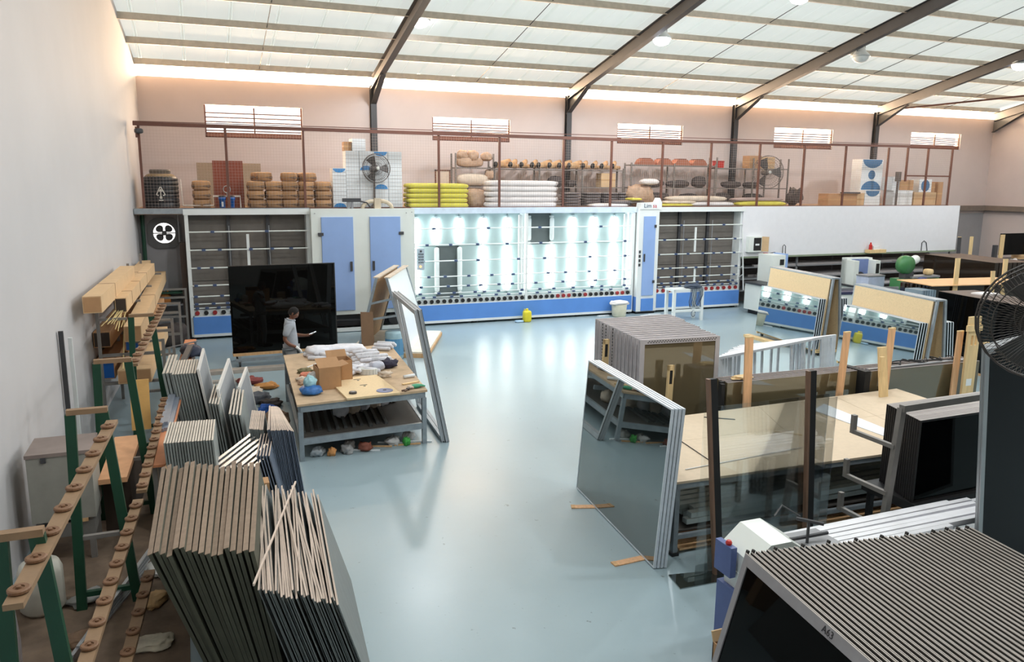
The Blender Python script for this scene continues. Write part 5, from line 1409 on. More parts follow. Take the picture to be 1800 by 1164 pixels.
MB().lathe([(0.06, 0), (0.06, 0.03)], (0, 0, 0), 14).build('rim', M_steel_dark, r); MB().lathe([(0.03, 0.03), (0.03, 0.034)], (0, 0, 0), 10).build('core', M_alu, r)
r = thing('pliers', 'rusty pliers lying right of the drilled board', 'tool', (3.0, 12.0, TZ), (0, 0, 0.7))
MB().bar((-0.12, -0.03, 0.015), (0.12, 0.03, 0.015), 0.025, 0.02).bar((-0.12, 0.03, 0.015), (0.12, -0.03, 0.015), 0.025, 0.02).build('handle', mat('rust_tool', (110, 86, 70), 0.6), r); MB().lathe([(0.03, 0.0), (0.03, 0.035)], (0, 0, 0), 10).build('pivot', M_steel_dark, r)
r = thing('work_glove', 'green and cream work glove at the front right corner', 'glove', (3.16, 12.1, TZ), (0, 0, 0.3))
MB().pillow((0, 0, 0.03), (0.16, 0.12, 0.06), 0, 12, 6, 0.7, 0.7, 0.05).build('palm', mat('green_glove', (70, 158, 122), 0.7), r, True)
for q in range(4): MB().tube([(0.07, -0.04 + 0.027 * q, 0.03), (0.14, -0.05 + 0.034 * q, 0.02)], 0.012, 6).build('finger', mat('green_glove', (70, 158, 122), 0.7), r)
MB().pillow((-0.1, 0.0, 0.025), (0.1, 0.1, 0.05), 0, 10, 5).build('cuff', M_pale, r, True)
o = MB().tube([(0, 0, 0), (0.2, 0.06, 0)], 0.03, 10).build('white_roll', M_whitepaper, None, True, (3.12, 12.75, TZ + 0.03)); tag(o, 'single white roll lying near the right table edge', 'roll')
o = MB().bar((3.0, 12.35, TZ + 0.01), (3.3, 12.45, TZ + 0.01), 0.05, 0.015).build('wood_offcut', M_wood_pale); tag(o, 'pale wooden offcut before the white roll', 'offcut')
o = MB().pillow((2.86, 13.0, TZ + 0.04), (0.22, 0.2, 0.08), 0, 12, 6, 0.8, 0.8, 0.2).build('tan_paper', M_pale, None, True); tag(o, 'crumpled tan paper behind the drilled board', 'paper')
r = thing('packing_tape_gun', 'white tape dispenser with an oval opening mid table', 'dispenser', (2.62, 13.28, TZ), (0, 0, -0.5))
b = MB()
for a in range(16):
    t0, t1 = 2 * math.pi * a / 16, 2 * math.pi * (a + 1) / 16
    b.bar((0.15 * math.cos(t0), 0.07 * math.sin(t0), 0.05), (0.15 * math.cos(t1), 0.07 * math.sin(t1), 0.05), 0.04, 0.10)
b.build('body', M_white_metal, r); MB().lathe([(0.045, 0.0), (0.045, 0.06)], (0.03, 0, 0), 12).build('core', M_fr_dark, r)
# wrapped tubes: small white rolls in loose piles
M_wrap = mat('white_wrapped', (214, 214, 220), 0.55, var=0.12, scale=12, rnd=0.08)
roll = mesh_of(MB().tube([(-0.19, 0, 0), (-0.17, 0, 0), (0.17, 0, 0), (0.19, 0, 0)], [0.018, 0.038, 0.038, 0.022], 10), 'wrapped_roll', M_wrap, True)
spots = []
for k in range(14): spots.append((2.72 + 0.16 * (k // 5) + random.uniform(-.03, .03), 13.75 + 0.24 * (k % 5) + random.uniform(-.03, .03), random.uniform(-0.15, 0.25), 0.04 + 0.0 * k))
for k in range(10): spots.append((2.78 + 0.1 * (k // 4), 13.86 + 0.25 * (k % 4), random.uniform(-0.1, 0.3), 0.115))
for k in range(14): spots.append((2.22 + 0.12 * (k % 5) + random.uniform(-.04, .04), 13.36 + 0.17 * (k // 5), random.uniform(-0.9, 0.9), 0.04 + 0.03 * (k % 2)))
for k in range(12): spots.append((1.95 + 0.13 * (k % 4) + random.uniform(-.03, .03), 14.65 + 0.16 * (k // 4), random.uniform(-1.0, -0.2), 0.04 + 0.05 * (k % 2)))
for k in range(5): spots.append((3.25 + 0.05 * k, 15.1 + 0.08 * k, -0.6, 0.04 + 0.05 * (k % 2)))
names = ['right pile', 'right pile upper layer', 'middle pile', 'rear left pile', 'rear right pile']
lim = [14, 24, 38, 50, 55]
cnt = [0] * 5
for k, (x, y, a, z) in enumerate(spots):
    gi = [i for i in range(5) if k < lim[i]][0]; cnt[gi] += 1
    o = inst('wrapped_roll', roll, None, (x, y, TZ + z), (random.uniform(-0.1, 0.1), 0, a))
    tag(o, 'white wrapped roll, %s from the near left of the %s' % (nth(cnt[gi]), names[gi]), 'roll', 'wrapped white rolls on the work table')
o = MB().pillow((2.45, 15.1, TZ + 0.08), (0.95, 0.4, 0.18), -0.1, 14, 7, 0.7, 0.8, 0.07).build('white_sheet_bundle', M_wrap, None, True); tag(o, 'long crumpled white sheet bundle at the back of the table', 'bundle')
o = MB().pillow((2.05, 15.0, TZ + 0.1), (0.5, 0.45, 0.2), 0.3, 14, 7, 0.7, 0.8, 0.1).build('white_sheet_bundle', M_wrap, None, True); tag(o, 'short crumpled white bundle near the man', 'bundle')
o = MB().pillow((3.05, 13.62, TZ + 0.07), (0.34, 0.22, 0.15), 0.2, 14, 8, 0.8, 0.8, 0.18).build('dark_rag', mat('navy_rag', (44, 40, 58), 0.8, bump=0.5), None, True); tag(o, 'dark navy rag near the right table edge', 'rag')
o = MB().pillow((2.82, 13.5, TZ + 0.08), (0.26, 0.3, 0.16), 0.1, 12, 7, 0.7, 0.8, 0.06).build('pale_bag', mat('pale_lilac_bag', (188, 192, 206), 0.5, var=0.1, bump=0.4), None, True); tag(o, 'pale lilac bag left of the dark rag', 'bag')
for k, (x, y, s_, mm, lab) in enumerate(((1.62, 13.75, 0.26, mat('olive_rag', (110, 104, 72), 0.8, bump=0.5), 'olive rag at the left rear of the table'), (1.6, 13.45, 0.26, mat('salmon_rag', (204, 124, 98), 0.8, bump=0.5), 'salmon rag behind the lidded carton'),
                            (1.5, 13.15, 0.24, M_pale, 'cream crumpled paper at the left table edge'), (1.85, 13.6, 0.22, M_pale, 'pale paper scrap behind the salmon rag'), (1.46, 12.95, 0.16, M_loose, 'brown paper scrap on the left table edge'))):
    o = MB().pillow((x, y, TZ + 0.03), (s_, s_ * 0.7, 0.08), k, 12, 6, 0.8, 0.8, 0.2).build('scrap', mm, None, True); tag(o, lab, 'scrap')
o = MB().bar((1.7, 14.1, TZ + 0.01), (2.05, 14.5, TZ + 0.01), 0.02, 0.015).build('white_stick', M_whitepaper); tag(o, 'thin white stick on the left rear of the table', 'stick')
# under the table
shelfz = 0.345
for k in range(11):
    o = MB().bar((0, 0, 0), (0.14, 1.9, 0), 0.05, 0.035).build('dark_profile', mat('dark_profile', (78, 80, 80), 0.45, metal=0.3, var=0.1, rnd=0.25)); o.location = (1.36 + 0.13 * k, 11.98 + random.uniform(-0.02, 0.15), shelfz + 0.02)
    tag(o, 'dark profile on the lower shelf of the work table, %s from the left' % nth(k + 1), 'profile', 'dark profiles under the work table')
for k in range(6):
    o = MB().pillow((0, 0, 0.12), (0.26, 0.26, 0.26), 0.5 * k, 12, 7, 0.7, 0.8, 0.1).build('plastic_bag', mat('white_plastic', (206, 206, 212), 0.35, var=0.12, bump=0.5, rnd=0.05) if k % 2 == 0 else M_pale, None, True); o.location = (2.05 + 0.2 * k, 12.75 + 0.12 * k, shelfz)
    tag(o, 'crumpled plastic bag on the lower table shelf, %s from the left' % nth(k + 1), 'bag', 'bags under the work table')
floorscraps = [(1.75, 11.86, 0.12, (214, 150, 90)), (1.55, 11.95, 0.22, (176, 182, 186)), (1.98, 11.9, 0.2, (150, 150, 150)), (2.28, 11.92, 0.22, (130, 74, 58)), (2.05, 12.1, 0.2, (196, 190, 184)), (2.95, 11.95, 0.14, (66, 160, 70)), (2.75, 12.05, 0.22, (196, 194, 192)), (3.05, 12.2, 0.2, (206, 204, 200))]
lbls = ['orange', 'pale grey', 'grey', 'maroon', 'cream', 'green', 'white', 'pale']
for k, (x, y, s_, rgb) in enumerate(floorscraps):
    o = MB().pillow((x, y, 0.06), (s_, s_ * 0.8, 0.13), k, 11, 6, 0.8, 0.8, 0.2).build('floor_scrap', mat('scrap_%d' % k, rgb, 0.7, var=0.15, bump=0.4), None, True); tag(o, '%s scrap on the floor under the work table' % lbls[k], 'scrap')
for k in range(5):
    x = 2.1 + 0.22 * k; a = random.uniform(-0.5, 0.4)
    o = MB().bar((0, 0, 0.012), (0.42, 0.02, 0.012), 0.03, 0.02).build('white_offcut', M_whitepaper if k % 2 == 0 else M_wood); o.location = (x, 11.98 + 0.12 * (k % 3), 0); o.rotation_euler = (0, 0, a)
    tag(o, 'offcut stick on the floor under the table, %s from the left' % nth(k + 1), 'offcut', 'offcuts under the work table')

# trolley carrying a large dark glass pane
root = thing('glass_cart', 'low wheeled cart carrying the large dark glass sheets', 'cart', (0.62, 18.75, 0), (0, 0, 0.03))
MB().box(0, 2.5, -0.1, 0.16, 0.22, 0.28).build('timber_rest', M_wood, root)
for y in (-0.25, 0.5): MB().box(0.05, 2.45, y - 0.03, y + 0.03, 0.13, 0.19).build('rail', M_galv, root)
MB().box(0.1, 0.16, -0.25, 0.5, 0.17, 0.22).box(2.3, 2.36, -0.25, 0.5, 0.17, 0.22).build('cross_bar', M_galv, root)
for x in (0.12, 2.35):
    for y in (-0.25, 0.5):
        w_ = MB().lathe([(0.065, -0.02), (0.065, 0.02)], (x, y, 0.065), 12, Matrix.Rotation(RAD(90), 3, 'Y')).build('castor', M_black, root)
        MB().box(x - 0.035, x + 0.035, y - 0.03, y + 0.03, 0.10, 0.14).build('fork', M_alu_dull, w_)
for k in range(3):
    r = thing('dark_glass_sheet', 'large dark glass sheet on the cart, %s from the front' % nth(k + 1), 'glass', (0.62 + 0.012 * k, 18.70 + 0.035 * k, 0.28), (-0.03, 0, 0.03), 'dark panes on the cart')
    MB().box(0, 2.36, 0, 0.012, 0, 1.99).build('pane', mirror_glass('dark_cart_glass', (10, 9, 8), 0.0, 0.02, 0.45), r)
    MB().box(0, 2.36, -0.001, 0.013, 1.985, 1.995).box(2.352, 2.362, -0.001, 0.013, 0, 1.99).build('edge', M_fr_dark, r)
for x in (0.3, 2.2):
    MB().bar((x, 0.45, 0.19), (x, 0.12, 2.0), 0.05, 0.05, (1, 0, 0)).build('back_post', M_galv, root)
o = MB().box(0.05, 1.75, 17.9, 18.15, 0.0, 0.08).build('floor_timber', mat('grey_timber', (168, 158, 148), 0.7, var=0.1)); tag(o, 'grey timber bearer on the floor left of the cart wheels', 'timber')
o = MB().box(0.0, 0.7, 17.1, 17.25, 0.0, 0.05).build('floor_timber', mat('grey_timber', (168, 158, 148), 0.7)); tag(o, 'short grey timber piece nearer the panels than the cart', 'timber')

# A frame with white boards behind the table
p0, p1 = V((4.02, 18.45, 0)), V((5.12, 21.0, 0)); d = p1 - p0; L = d.length; yaw = math.atan2(d.y, d.x) - math.pi / 2
root = thing('board_trolley', 'A shaped steel trolley with big white board before the washing cabinet', 'trolley', tuple(p0), (0, 0, yaw))
HH, hf = 1.92, 0.62
M_glossw = mat('gloss_white_board', (240, 244, 244), 0.25, var=0.01)
for s in (-1, 1):
    MB().obox((s * hf, 0.03, 0.14), (0, L - 0.06, 0), (-s * (hf - 0.1), 0, HH - 0.16), (s * 0.02, 0, 0.006)).build('board', M_glossw if s > 0 else M_wood, root)
    for y in (0, L):
        MB().bar((s * hf, y, 0.08), (s * 0.12, y, HH), 0.06, 0.06, (0, 1, 0)).build('leg', M_galv, root)
    MB().box(s * 0.13 - 0.07, s * 0.13 + 0.07, 0, L, HH - 0.01, HH + 0.02).build('top_rail', M_pale, root)
for z in (1.35, 0.95):
    x_ = hf - (hf - 0.12) * (z - 0.08) / (HH - 0.08); MB().bar((-x_, 0, z - 0.05), (x_, 0, z + 0.08), 0.04, 0.05).build('cross_bar', M_galv, root)
MB().box(-hf - 0.25, hf + 0.45, 0.0, L, 0.08, 0.14).build('platform', mat('platform_board', (228, 222, 208), 0.6), root)
MB().box(hf + 0.42, hf + 0.48, 0, L, 0.02, 0.1).box(-hf - 0.25, hf + 0.45, -0.03, 0.03, 0.0, 0.1).build('platform_edge', M_wood, root)
MB().obox((-0.5, -0.05, 0.1), (0.3, 0, 0), (0, 0.03, 0), (-0.02, 0.02, 1.0)).build('brown_board', mat('brown_ply', (140, 108, 82), 0.7), root)
r = thing('blue_drum', 'blue and pale plastic drum standing behind the table', 'drum', (4.25, 18.25, 0.0))
MB().lathe([(0.2, 0), (0.22, 0.03), (0.22, 0.62), (0.2, 0.66)], (0, 0, 0), 16).build('body', mat('pale_teal_drum', (150, 178, 188), 0.4), r, True); MB().lathe([(0.222, 0.1), (0.222, 0.5)], (0, 0, 0), 16).build('blue_band', mat('drum_blue', (88, 140, 176), 0.4), r)
# two tall frames leaning on the table
fmL = ring_mesh('frame', 2.2, 2.25, 0.05, 0.085, mat('pale_alu_frame', (176, 180, 184), 0.45, metal=0.1, var=0.08, scale=6, rnd=0.05), 'y', 0.012)
for k in range(2):
    r = thing('leaning_frame', ('tall aluminium frame leaning on the work table, outer one', 'tall aluminium frame leaning on the work table, inner one')[k], 'frame', (3.585 - 0.062 * k, 11.84 + 0.03 * k, 0.0), (0, -RAD(11), -RAD(4.2)), 'tall frames leaning on the work table')
    inst('frame', fmL, r)
    MB().box(0.0495, 0.054, -0.004, 0.02, 0, 2.25).build('gasket', M_rubber, r)
    MB().box(0.0495, 0.054, 2.18, 2.204, 0, 2.25).build('gasket', M_rubber, r)

# small things before the machine
r = thing('yellow_canister', 'yellow plastic canister on the floor before the lit frame', 'canister', (9.2, 21.85, 0))
MB().pillow((0, 0, 0.17), (0.26, 0.2, 0.36), 0, 14, 8, 0.5, 0.4).build('body', mat('yellow_plastic', (226, 208, 48), 0.4), r, True); MB().lathe([(0.04, 0.33), (0.04, 0.4), (0.03, 0.41)], (0, 0, 0), 10).build('cap', mat('yellow_plastic', (226, 208, 48), 0.4), r)
MB().tube([(-0.03, 0, 0.36), (-0.09, 0, 0.4), (-0.1, 0, 0.3)], 0.014, 6).build('handle', mat('yellow_plastic', (226, 208, 48), 0.4), r)
o = MB().pillow((8.95, 21.85, 0.03), (0.3, 0.2, 0.06), 0.2, 12, 5, 0.8, 0.8, 0.1).build('pale_blue_rag', mat('pale_blue_rag', (170, 200, 226), 0.8), None, True); tag(o, 'pale blue rag beside the yellow canister', 'rag')
r = thing('rag_bucket', 'cream bucket with a white cloth before the control column', 'bucket', (12.35, 21.8, 0))
MB().lathe([(0.2, 0), (0.22, 0.02), (0.25, 0.38), (0.24, 0.4)], (0, 0, 0), 18).build('bucket', mat('cream_bucket', (216, 210, 188), 0.5, var=0.08), r, True); MB().pillow((0, 0, 0.44), (0.62, 0.5, 0.14), 0, 14, 6, 0.8, 0.8, 0.1).build('cloth', M_whi, r, True)
r = thing('cable_stand', 'small white metal stand draped with dark cables', 'stand', (13.45, 20.45, 0), (0, 0, -0.05))
for x in (0.04, 1.02):
    for y in (0.0, 0.45): MB().box(x - 0.045, x + 0.045, y - 0.04, y + 0.04, 0, 0.98).build('leg', M_white_metal, r)
MB().box(0, 1.06, -0.04, 0.49, 0.92, 0.99).build('top', M_white_metal, r); MB().box(0, 1.06, -0.03, 0.03, 0.28, 0.36).build('lower_rail', M_white_metal, r)
b = MB()
for q in range(9):
    x = 0.55 + 0.05 * q
    b.tube([(x, -0.02, 1.04), (x + 0.05, -0.09, 1.03), (x + 0.03 + random.uniform(-.03, .03), -0.10, 0.8), (x - 0.02, -0.09, 0.55 + random.uniform(-.08, .08)), (x + 0.02, -0.08, 0.42)], 0.014, 5)
b.tube([(0.72 + 0.07 * math.cos(t), -0.06, 0.22 + 0.1 * math.sin(t)) for t in [i * 0.5 for i in range(13)]], 0.01, 5)
o = b.build('dark_cables', mat('dark_cable', (62, 74, 92), 0.5, var=0.15)); o.location = (13.45, 20.45, 0); tag(o, 'dark cables hanging over the small white stand', 'cable')
o = MB().pillow((14.25, 20.6, 1.05), (0.55, 0.45, 0.14), 0, 14, 6, 0.8, 0.8, 0.15).build('cable_coil', mat('dark_cable', (62, 74, 92), 0.5), None, True); tag(o, 'dark coil of cable lying on the small white stand', 'cable')
for k, (x, y, a) in enumerate(((11.9, 22.0, 0.1), (13.2, 21.6, 0.3), (13.6, 21.7, -0.2))):
    o = MB().box(-0.2, 0.2, -0.05, 0.05, 0, 0.03).build('floor_block', M_whitepaper); o.location = (x, y, 0); o.rotation_euler = (0, 0, a); tag(o, 'flat white block on the floor by the bucket, %s from the left' % nth(k + 1), 'block', 'white blocks by the bucket')

# roof lamps
M_lampglow = lamp_mat('lamp_glow', (245, 248, 255), 22.0)
LAMPS = [(5.75, 21.09, 8.27, 1), (12.4, 20.02, 8.12, 1), (14.5, 17.0, 8.82, 1), (25.9, 19.4, 8.15, 1), (19.2, 19.6, 8.02, 0), (5.6, 12.0, 9.6, 2), (12.3, 12.0, 9.6, 2), (19.2, 12.0, 9.6, 2), (25.9, 11.0, 9.7, 2), (2.5, 5.0, 9.6, 2), (9.0, 5.0, 9.6, 2), (16.0, 4.5, 9.6, 2)]
for k, (x, y, z, on) in enumerate(LAMPS):
    names_ = ['round roof lamp glowing below the first rafter from the left wall', 'round roof lamp glowing below the second rafter from the left wall', 'round roof lamp cut by the top edge between second and third rafter', 'round roof lamp glowing near the right gable', 'unlit pale roof lamp under the third rafter from the left wall'] 
    r = thing('roof_lamp', names_[k] if k < 5 else 'round roof lamp out of view, %s of the nearer rows' % nth(k - 4), 'lamp', (x, y, z), 0, None if k < 5 else 'roof lamps beyond the view')
    MB().lathe([(0.06, 0.34), (0.10, 0.30), (0.14, 0.18), (0.27, 0.05), (0.28, 0.03)], (0, 0, 0), 20).build('reflector', M_white_metal, r, True)
    MB().lathe([(0.20, 0.02), (0.24, 0.02), (0.235, -0.04), (0.18, -0.12), (0.08, -0.16), (0.02, -0.17)], (0, 0, 0), 20).build('glowing_lens', M_lampglow if on else M_white_metal, r, True)
    zr = roof_z(y) - 0.3
    MB().tube([(0, 0, 0.33), (0, 0, max(0.4, zr - z))], 0.015, 6).box(-0.16, -0.14, -0.01, 0.01, 0.1, 0.42).box(0.14, 0.16, -0.01, 0.01, 0.1, 0.42).box(-0.16, 0.16, -0.01, 0.01, 0.40, 0.42).build('hanger', M_alu_dull, r)
    if on:
        dl = bpy.data.lights.new('lamp_light', 'SPOT'); dl.spot_size = RAD(168); dl.spot_blend = 0.25; dl.energy = LAMP_W * 10; dl.shadow_soft_size = 0.2; dl.color = (0.95, 0.98, 1.0)
        lo = bpy.data.objects.new('lamp_light', dl); C.objects.link(lo); lo.parent = r; lo.location = (0, 0, -0.36)

# ------------------------------------------------------------------ left side: roller racks, stacks of panels, shelving along the wall
M_rail = mat('tan_roller_rail', (142, 114, 86), 0.6, var=0.12, scale=8)
M_puck = mat('brown_roller_puck', (122, 88, 62), 0.6, var=0.1)
puck = mesh_of(MB().lathe([(0.052, 0.0), (0.06, 0.006), (0.06, 0.02), (0.052, 0.026), (0.03, 0.026), (0.028, 0.018), (0.014, 0.018), (0.013, 0.032), (0.004, 0.034)], (0, 0, 0), 16), 'roller', M_puck)

def roller_rack(label, frames, upper, mid, low, T=2.05):
    ox, oy = frames[0][0], frames[0][2]
    root = thing('roller_rack', label, 'rack', (ox, oy, 0))
    def L_(x, y, z): return (x - ox, y - oy, z)
    for (xa, xb, y) in frames:
        f = MB().bar(L_(xa, y, T - 0.03), L_(xb, y, T - 0.03), 0.07, 0.05).build('top_bar', M_rail, root)
        for x0, x1 in ((xa + 0.03, xa - 0.03), (xb - 0.04, xb + 0.12)):
            MB().bar(L_(x1, y, 0.0), L_(x0, y, T - 0.05), 0.09, 0.06, (0, 1, 0)).build('leg', M_green, root)
        MB().bar(L_(xa, y, 0.75), L_(xb + 0.05, y, 0.75), 0.05, 0.04).build('cross_bar', M_rack, root)
        MB().bar(L_(xa, y, 0.16), L_(xb + 0.18, y, 0.16), 0.05, 0.05).build('cross_bar', M_green, root)
    for nm, (p, q, n) in (('upper_rail', upper), ('middle_rail', mid), ('lower_rail', low)):
        if n == 0: continue
        r = MB().bar(L_(*p), L_(*q), 0.10, 0.035).build(nm, M_rail, root)
        P, Q = V(L_(*p)), V(L_(*q))
        for k in range(n):
            c = P + (Q - P) * ((k + 0.35) / n)
            inst('roller', puck, r, (c.x, c.y, c.z + 0.02))
        if nm != 'upper_rail':
            for (xa, xb, y) in frames:
                t = (y - p[1]) / (q[1] - p[1])
                if 0 <= t <= 1:
                    x = p[0] + (q[0] - p[0]) * t; z = p[2]
                    MB().bar(L_(xb + 0.08, y, z - 0.03), L_(x, y, z - 0.03), 0.04, 0.04).build('rail_bracket', M_green, r)
roller_rack('green roller rack with tan rails nearest the camera by the left wall', [(-1.27, -1.00, 5.39), (-1.24, -0.89, 8.22)],
            ((-1.035, 4.6, 1.93), (-0.846, 8.08, 1.93), 9), ((-0.91, 5.0, 0.95), (-0.715, 8.5, 0.95), 11), ((-0.83, 5.3, 0.30), (-0.64, 8.2, 0.30), 9))
roller_rack('green roller rack with tan rails beyond the grey cabinet by the left wall', [(-1.24, -0.825, 10.48), (-1.085, -0.717, 13.92)],
            ((-0.82, 10.6, 1.92), (-0.63, 15.6, 1.92), 14), ((-0.70, 8.75, 0.95), (-0.58, 12.6, 0.95), 12), ((0, 0, 0), (0, 1, 0), 0))

# --- boards: brown stack
M_board_lit_top = mat('brown_board_lit_top', (150, 130, 112), 0.8, var=0.12, scale=14, rnd=0.10)  # top edges painted lighter, overhead light put into the colour
M_board_shaded = mat('olive_board_shaded_face', (78, 79, 66), 0.7, var=0.12, scale=5, rnd=0.05)  # faces and near ends painted dark, with their shade in the colour
def leaning_panel(name, label, cat, group, top_near, L, H, T, lean, yaw, mbody, mtop, top_z, wide=0.0):
    h = top_z / math.cos(lean) if H is None else H
    dx = math.sin(lean) * h
    bx = top_near[0] + dx * math.cos(yaw); by = top_near[1] + dx * math.sin(yaw)
    r = thing(name, label, cat, (bx, by, 0.0), (0, -lean, yaw), group)
    MB().box(0, T, 0, L, 0, h - 0.004).build('core', mbody, r)
    MB().box(-0.0005 - wide, T + 0.0005 + wide, -0.0005, L + 0.0005, h - 0.004, h).build('top_edge', mtop, r)
    return r, h
n = 17
for k in range(n):
    t = k / (n - 1)
    grp = [0, 0.03, -0.02, 0.0][min(3, k // 4)]
    z = 1.20 + 0.02 * math.sin(k * 1.7) + (0.02 if k // 4 % 2 else 0)
    leaning_panel('chipboard_sheet', 'brown chipboard sheet leaning by the roller rack, %s from the left' % nth(k + 1), 'panel', 'brown panels leaning by the roller rack',
                  (-0.52 + 0.77 * t, 6.62 - 0.26 * t + grp + random.uniform(-0.015, 0.015)), 2.12, None, 0.030, RAD(19 - 9 * t), -RAD(1.0 + 4.3 * t), M_board_shaded, M_board_lit_top, z, 0.006)
# --- thin panels fanned beside it
M_thin_top = mat('pinkish_thin_edge', (206, 188, 174), 0.6, var=0.08, scale=10, rnd=0.08)
M_thin_face = mat('dark_grey_thin_face', (104, 108, 106), 0.5, var=0.10, scale=6, rnd=0.16)
n = 32
for k in range(n):
    t = k / (n - 1)
    z = 1.05 + random.uniform(-0.03, 0.03) - 0.05 * abs(t - 0.45)
    leaning_panel('thin_sheet', 'thin pale edged sheet fanned beside the aisle, %s from the left' % nth(k + 1), 'panel', 'thin panels fanned beside the aisle',
                  (0.28 + 0.55 * t, 6.05 - 0.42 * t + random.uniform(-0.06, 0.06)), 2.25, None, 0.010, RAD(17), -RAD(4.0 - 1.5 * t + random.uniform(-2.2, 2.2)), M_thin_face, M_thin_top, z, 0.002)
o = MB().bar((0.25, 6.0, 1.10), (0.80, 8.0, 1.13), 0.014, 0.02).build('loose_lath', M_thin_top); tag(o, 'single pale lath lying across the fanned thin panels', 'lath')

# --- window screen panels further back
M_cream_edge = mat('cream_panel_edge', (206, 196, 182), 0.6, var=0.06, rnd=0.05)
M_grey_face = mat('grey_panel_face', (136, 142, 140), 0.55, var=0.08, rnd=0.12)
def lp(n, label, group, x0, x1, y0, y1, L, z, T, lean, yaw0, yaw1, mf=M_grey_face, mt=M_cream_edge, jit=0.01):
    for k in range(n):
        t = k / max(1, n - 1)
        leaning_panel('edged_sheet', label % nth(k + 1), 'panel', group, (x0 + (x1 - x0) * t, y0 + (y1 - y0) * t + random.uniform(-jit, jit)), L, None, T, RAD(lean), RAD(yaw0 + (yaw1 - yaw0) * t), mf, mt, z)
lp(3, 'long cream edged sheet of the tall rear stack, %s from the left', 'long panels of the rear stack', -0.60, -0.50, 12.65, 12.65, 1.35, 1.32, 0.034, 8, -2.5, -2.5)
lp(9, 'shorter cream edged sheet of the tall rear stack, %s from the left', 'short panels of the rear stack', -0.47, -0.16, 12.62, 12.6, 1.0, 1.30, 0.028, 8, -2.5, -2.5)
lp(18, 'cream edged sheet of the low middle stack, %s from the left', 'panels of the low middle stack', -0.50, 0.02, 9.62, 9.56, 0.86, 1.18, 0.021, 3, -3, -3)
lp(4, 'cream edged sheet left of the white framed screen, %s from the left', 'narrow stack by the screen', 0.02, 0.13, 11.6, 11.5, 1.1, 1.08, 0.022, 7, -5, -5)
lp(4, 'cream edged sheet right of the white framed screen, %s from the left', 'small stack right of the screen', 0.27, 0.40, 11.3, 11.2, 1.4, 0.98, 0.024, 8, -5, -5)
lp(10, 'pinkish thin sheet behind the silver bars, %s from the left', 'pinkish panels behind the silver bars', 0.50, 0.66, 10.7, 10.6, 0.9, 0.92, 0.013, 6, -6, -6, M_grey_face, M_thin_top)
M_blueface = mat('blue_grey_panel_face', (112, 122, 138), 0.45, var=0.08, rnd=0.14)
lp(16, 'blue grey thin sheet fanned by the work table, %s from the left', 'blue grey panels beside the work table', 0.70, 1.0, 10.25, 10.1, 1.15, 1.02, 0.012, 7, -6, 3, M_blueface, M_thin_top, 0.03)
lp(5, 'blue grey wide sheet before the fanned ones, %s from the left', 'blue grey wide panels', 0.52, 0.66, 9.75, 9.7, 0.9, 0.86, 0.014, 12, -8, -8, M_blueface, M_thin_top)
M_screen = mat('grey_screen_infill', (150, 154, 158), 0.6, var=0.05)
M_wframe = mat('white_screen_frame', (222, 220, 216), 0.45, var=0.04)
for k, (x, y, L, z, yw, ln, lab) in enumerate(((-0.12, 12.55, 1.6, 1.36, -3.5, 9, 'white framed grey screen standing beside the tall rear stack'), (0.13, 11.85, 2.1, 1.20, -6.5, 9, 'white framed grey screen nearest the work table'), (0.45, 12.6, 1.4, 1.02, -8, 9, 'white framed grey screen half hidden behind another'))):
    h = z / math.cos(RAD(ln)); dx = math.sin(RAD(ln)) * h
    r = thing('framed_screen', lab, 'screen', (x + dx, y, 0), (0, -RAD(ln), RAD(yw)))
    inst('frame', ring_mesh('frame', L, h, 0.035, 0.05, M_wframe, 'y'), r); inst('infill', pane_mesh('infill', L, h, 0.008, 0.027, 0.048, M_screen, 'y'), r)
# silver bars lying across
M_bright = mat('bright_aluminium', (214, 218, 222), 0.22, metal=0.9, var=0.04)
for k in range(9):
    x0, y0 = 0.03 + 0.025 * k, 9.95 - 0.085 * k
    z0 = 0.80 - 0.02 * (k % 3)
    o = MB().bar((x0, y0 - 0.05, z0 - 0.03), (x0 + 0.50, y0 + 0.80, z0 + 0.02), 0.045, 0.03).build('silver_bar', M_bright)
    tag(o, 'bright silver bar lying across the panels, %s from the back' % nth(k + 1), 'bar', 'silver bars across the panels')
o = MB().box(-0.02, 0.62, 9.15, 9.35, 0.0, 0.72).box(0.1, 0.7, 9.9, 10.1, 0, 0.74).build('carton_block', M_carton_dark); tag(o, 'dark cardboard block under the silver bars', 'carton')

# --- bench with orange top along the wall
root = thing('narrow_bench', 'long narrow bench with orange brown top along the left wall', 'bench', (-0.65, 9.7, 0))
MB().quad_slab([(-0.02, 0), (0.15, 0), (0.52, 7.8), (0.30, 7.8)], 0.87, 0.90).build('top', mat('orange_ply', (206, 134, 92), 0.6, var=0.08), root)
for y in (0.1, 2.6, 5.1, 7.6):
    s = 0.047 * y
    MB().box(0.0 + s, 0.05 + s, y - 0.03, y + 0.03, 0, 0.87).build('leg', M_rack, root); MB().box(0.06 + s, 0.12 + s, y - 0.03, y + 0.03, 0, 0.87).build('leg', M_rack, root)
MB().quad_slab([(0.0, 0.1), (0.12, 0.1), (0.46, 7.7), (0.34, 7.7)], 0.30, 0.32).build('lower_shelf', M_wood, root)
o = MB().quad_slab([(-1.22, 9.75), (-0.92, 9.75), (-0.86, 11.4), (-1.18, 11.4)], 0.72, 0.78).build('flat_carton', mat('orange_card', (214, 160, 118), 0.7)); tag(o, 'flat orange brown carton lying left of the bench', 'carton')
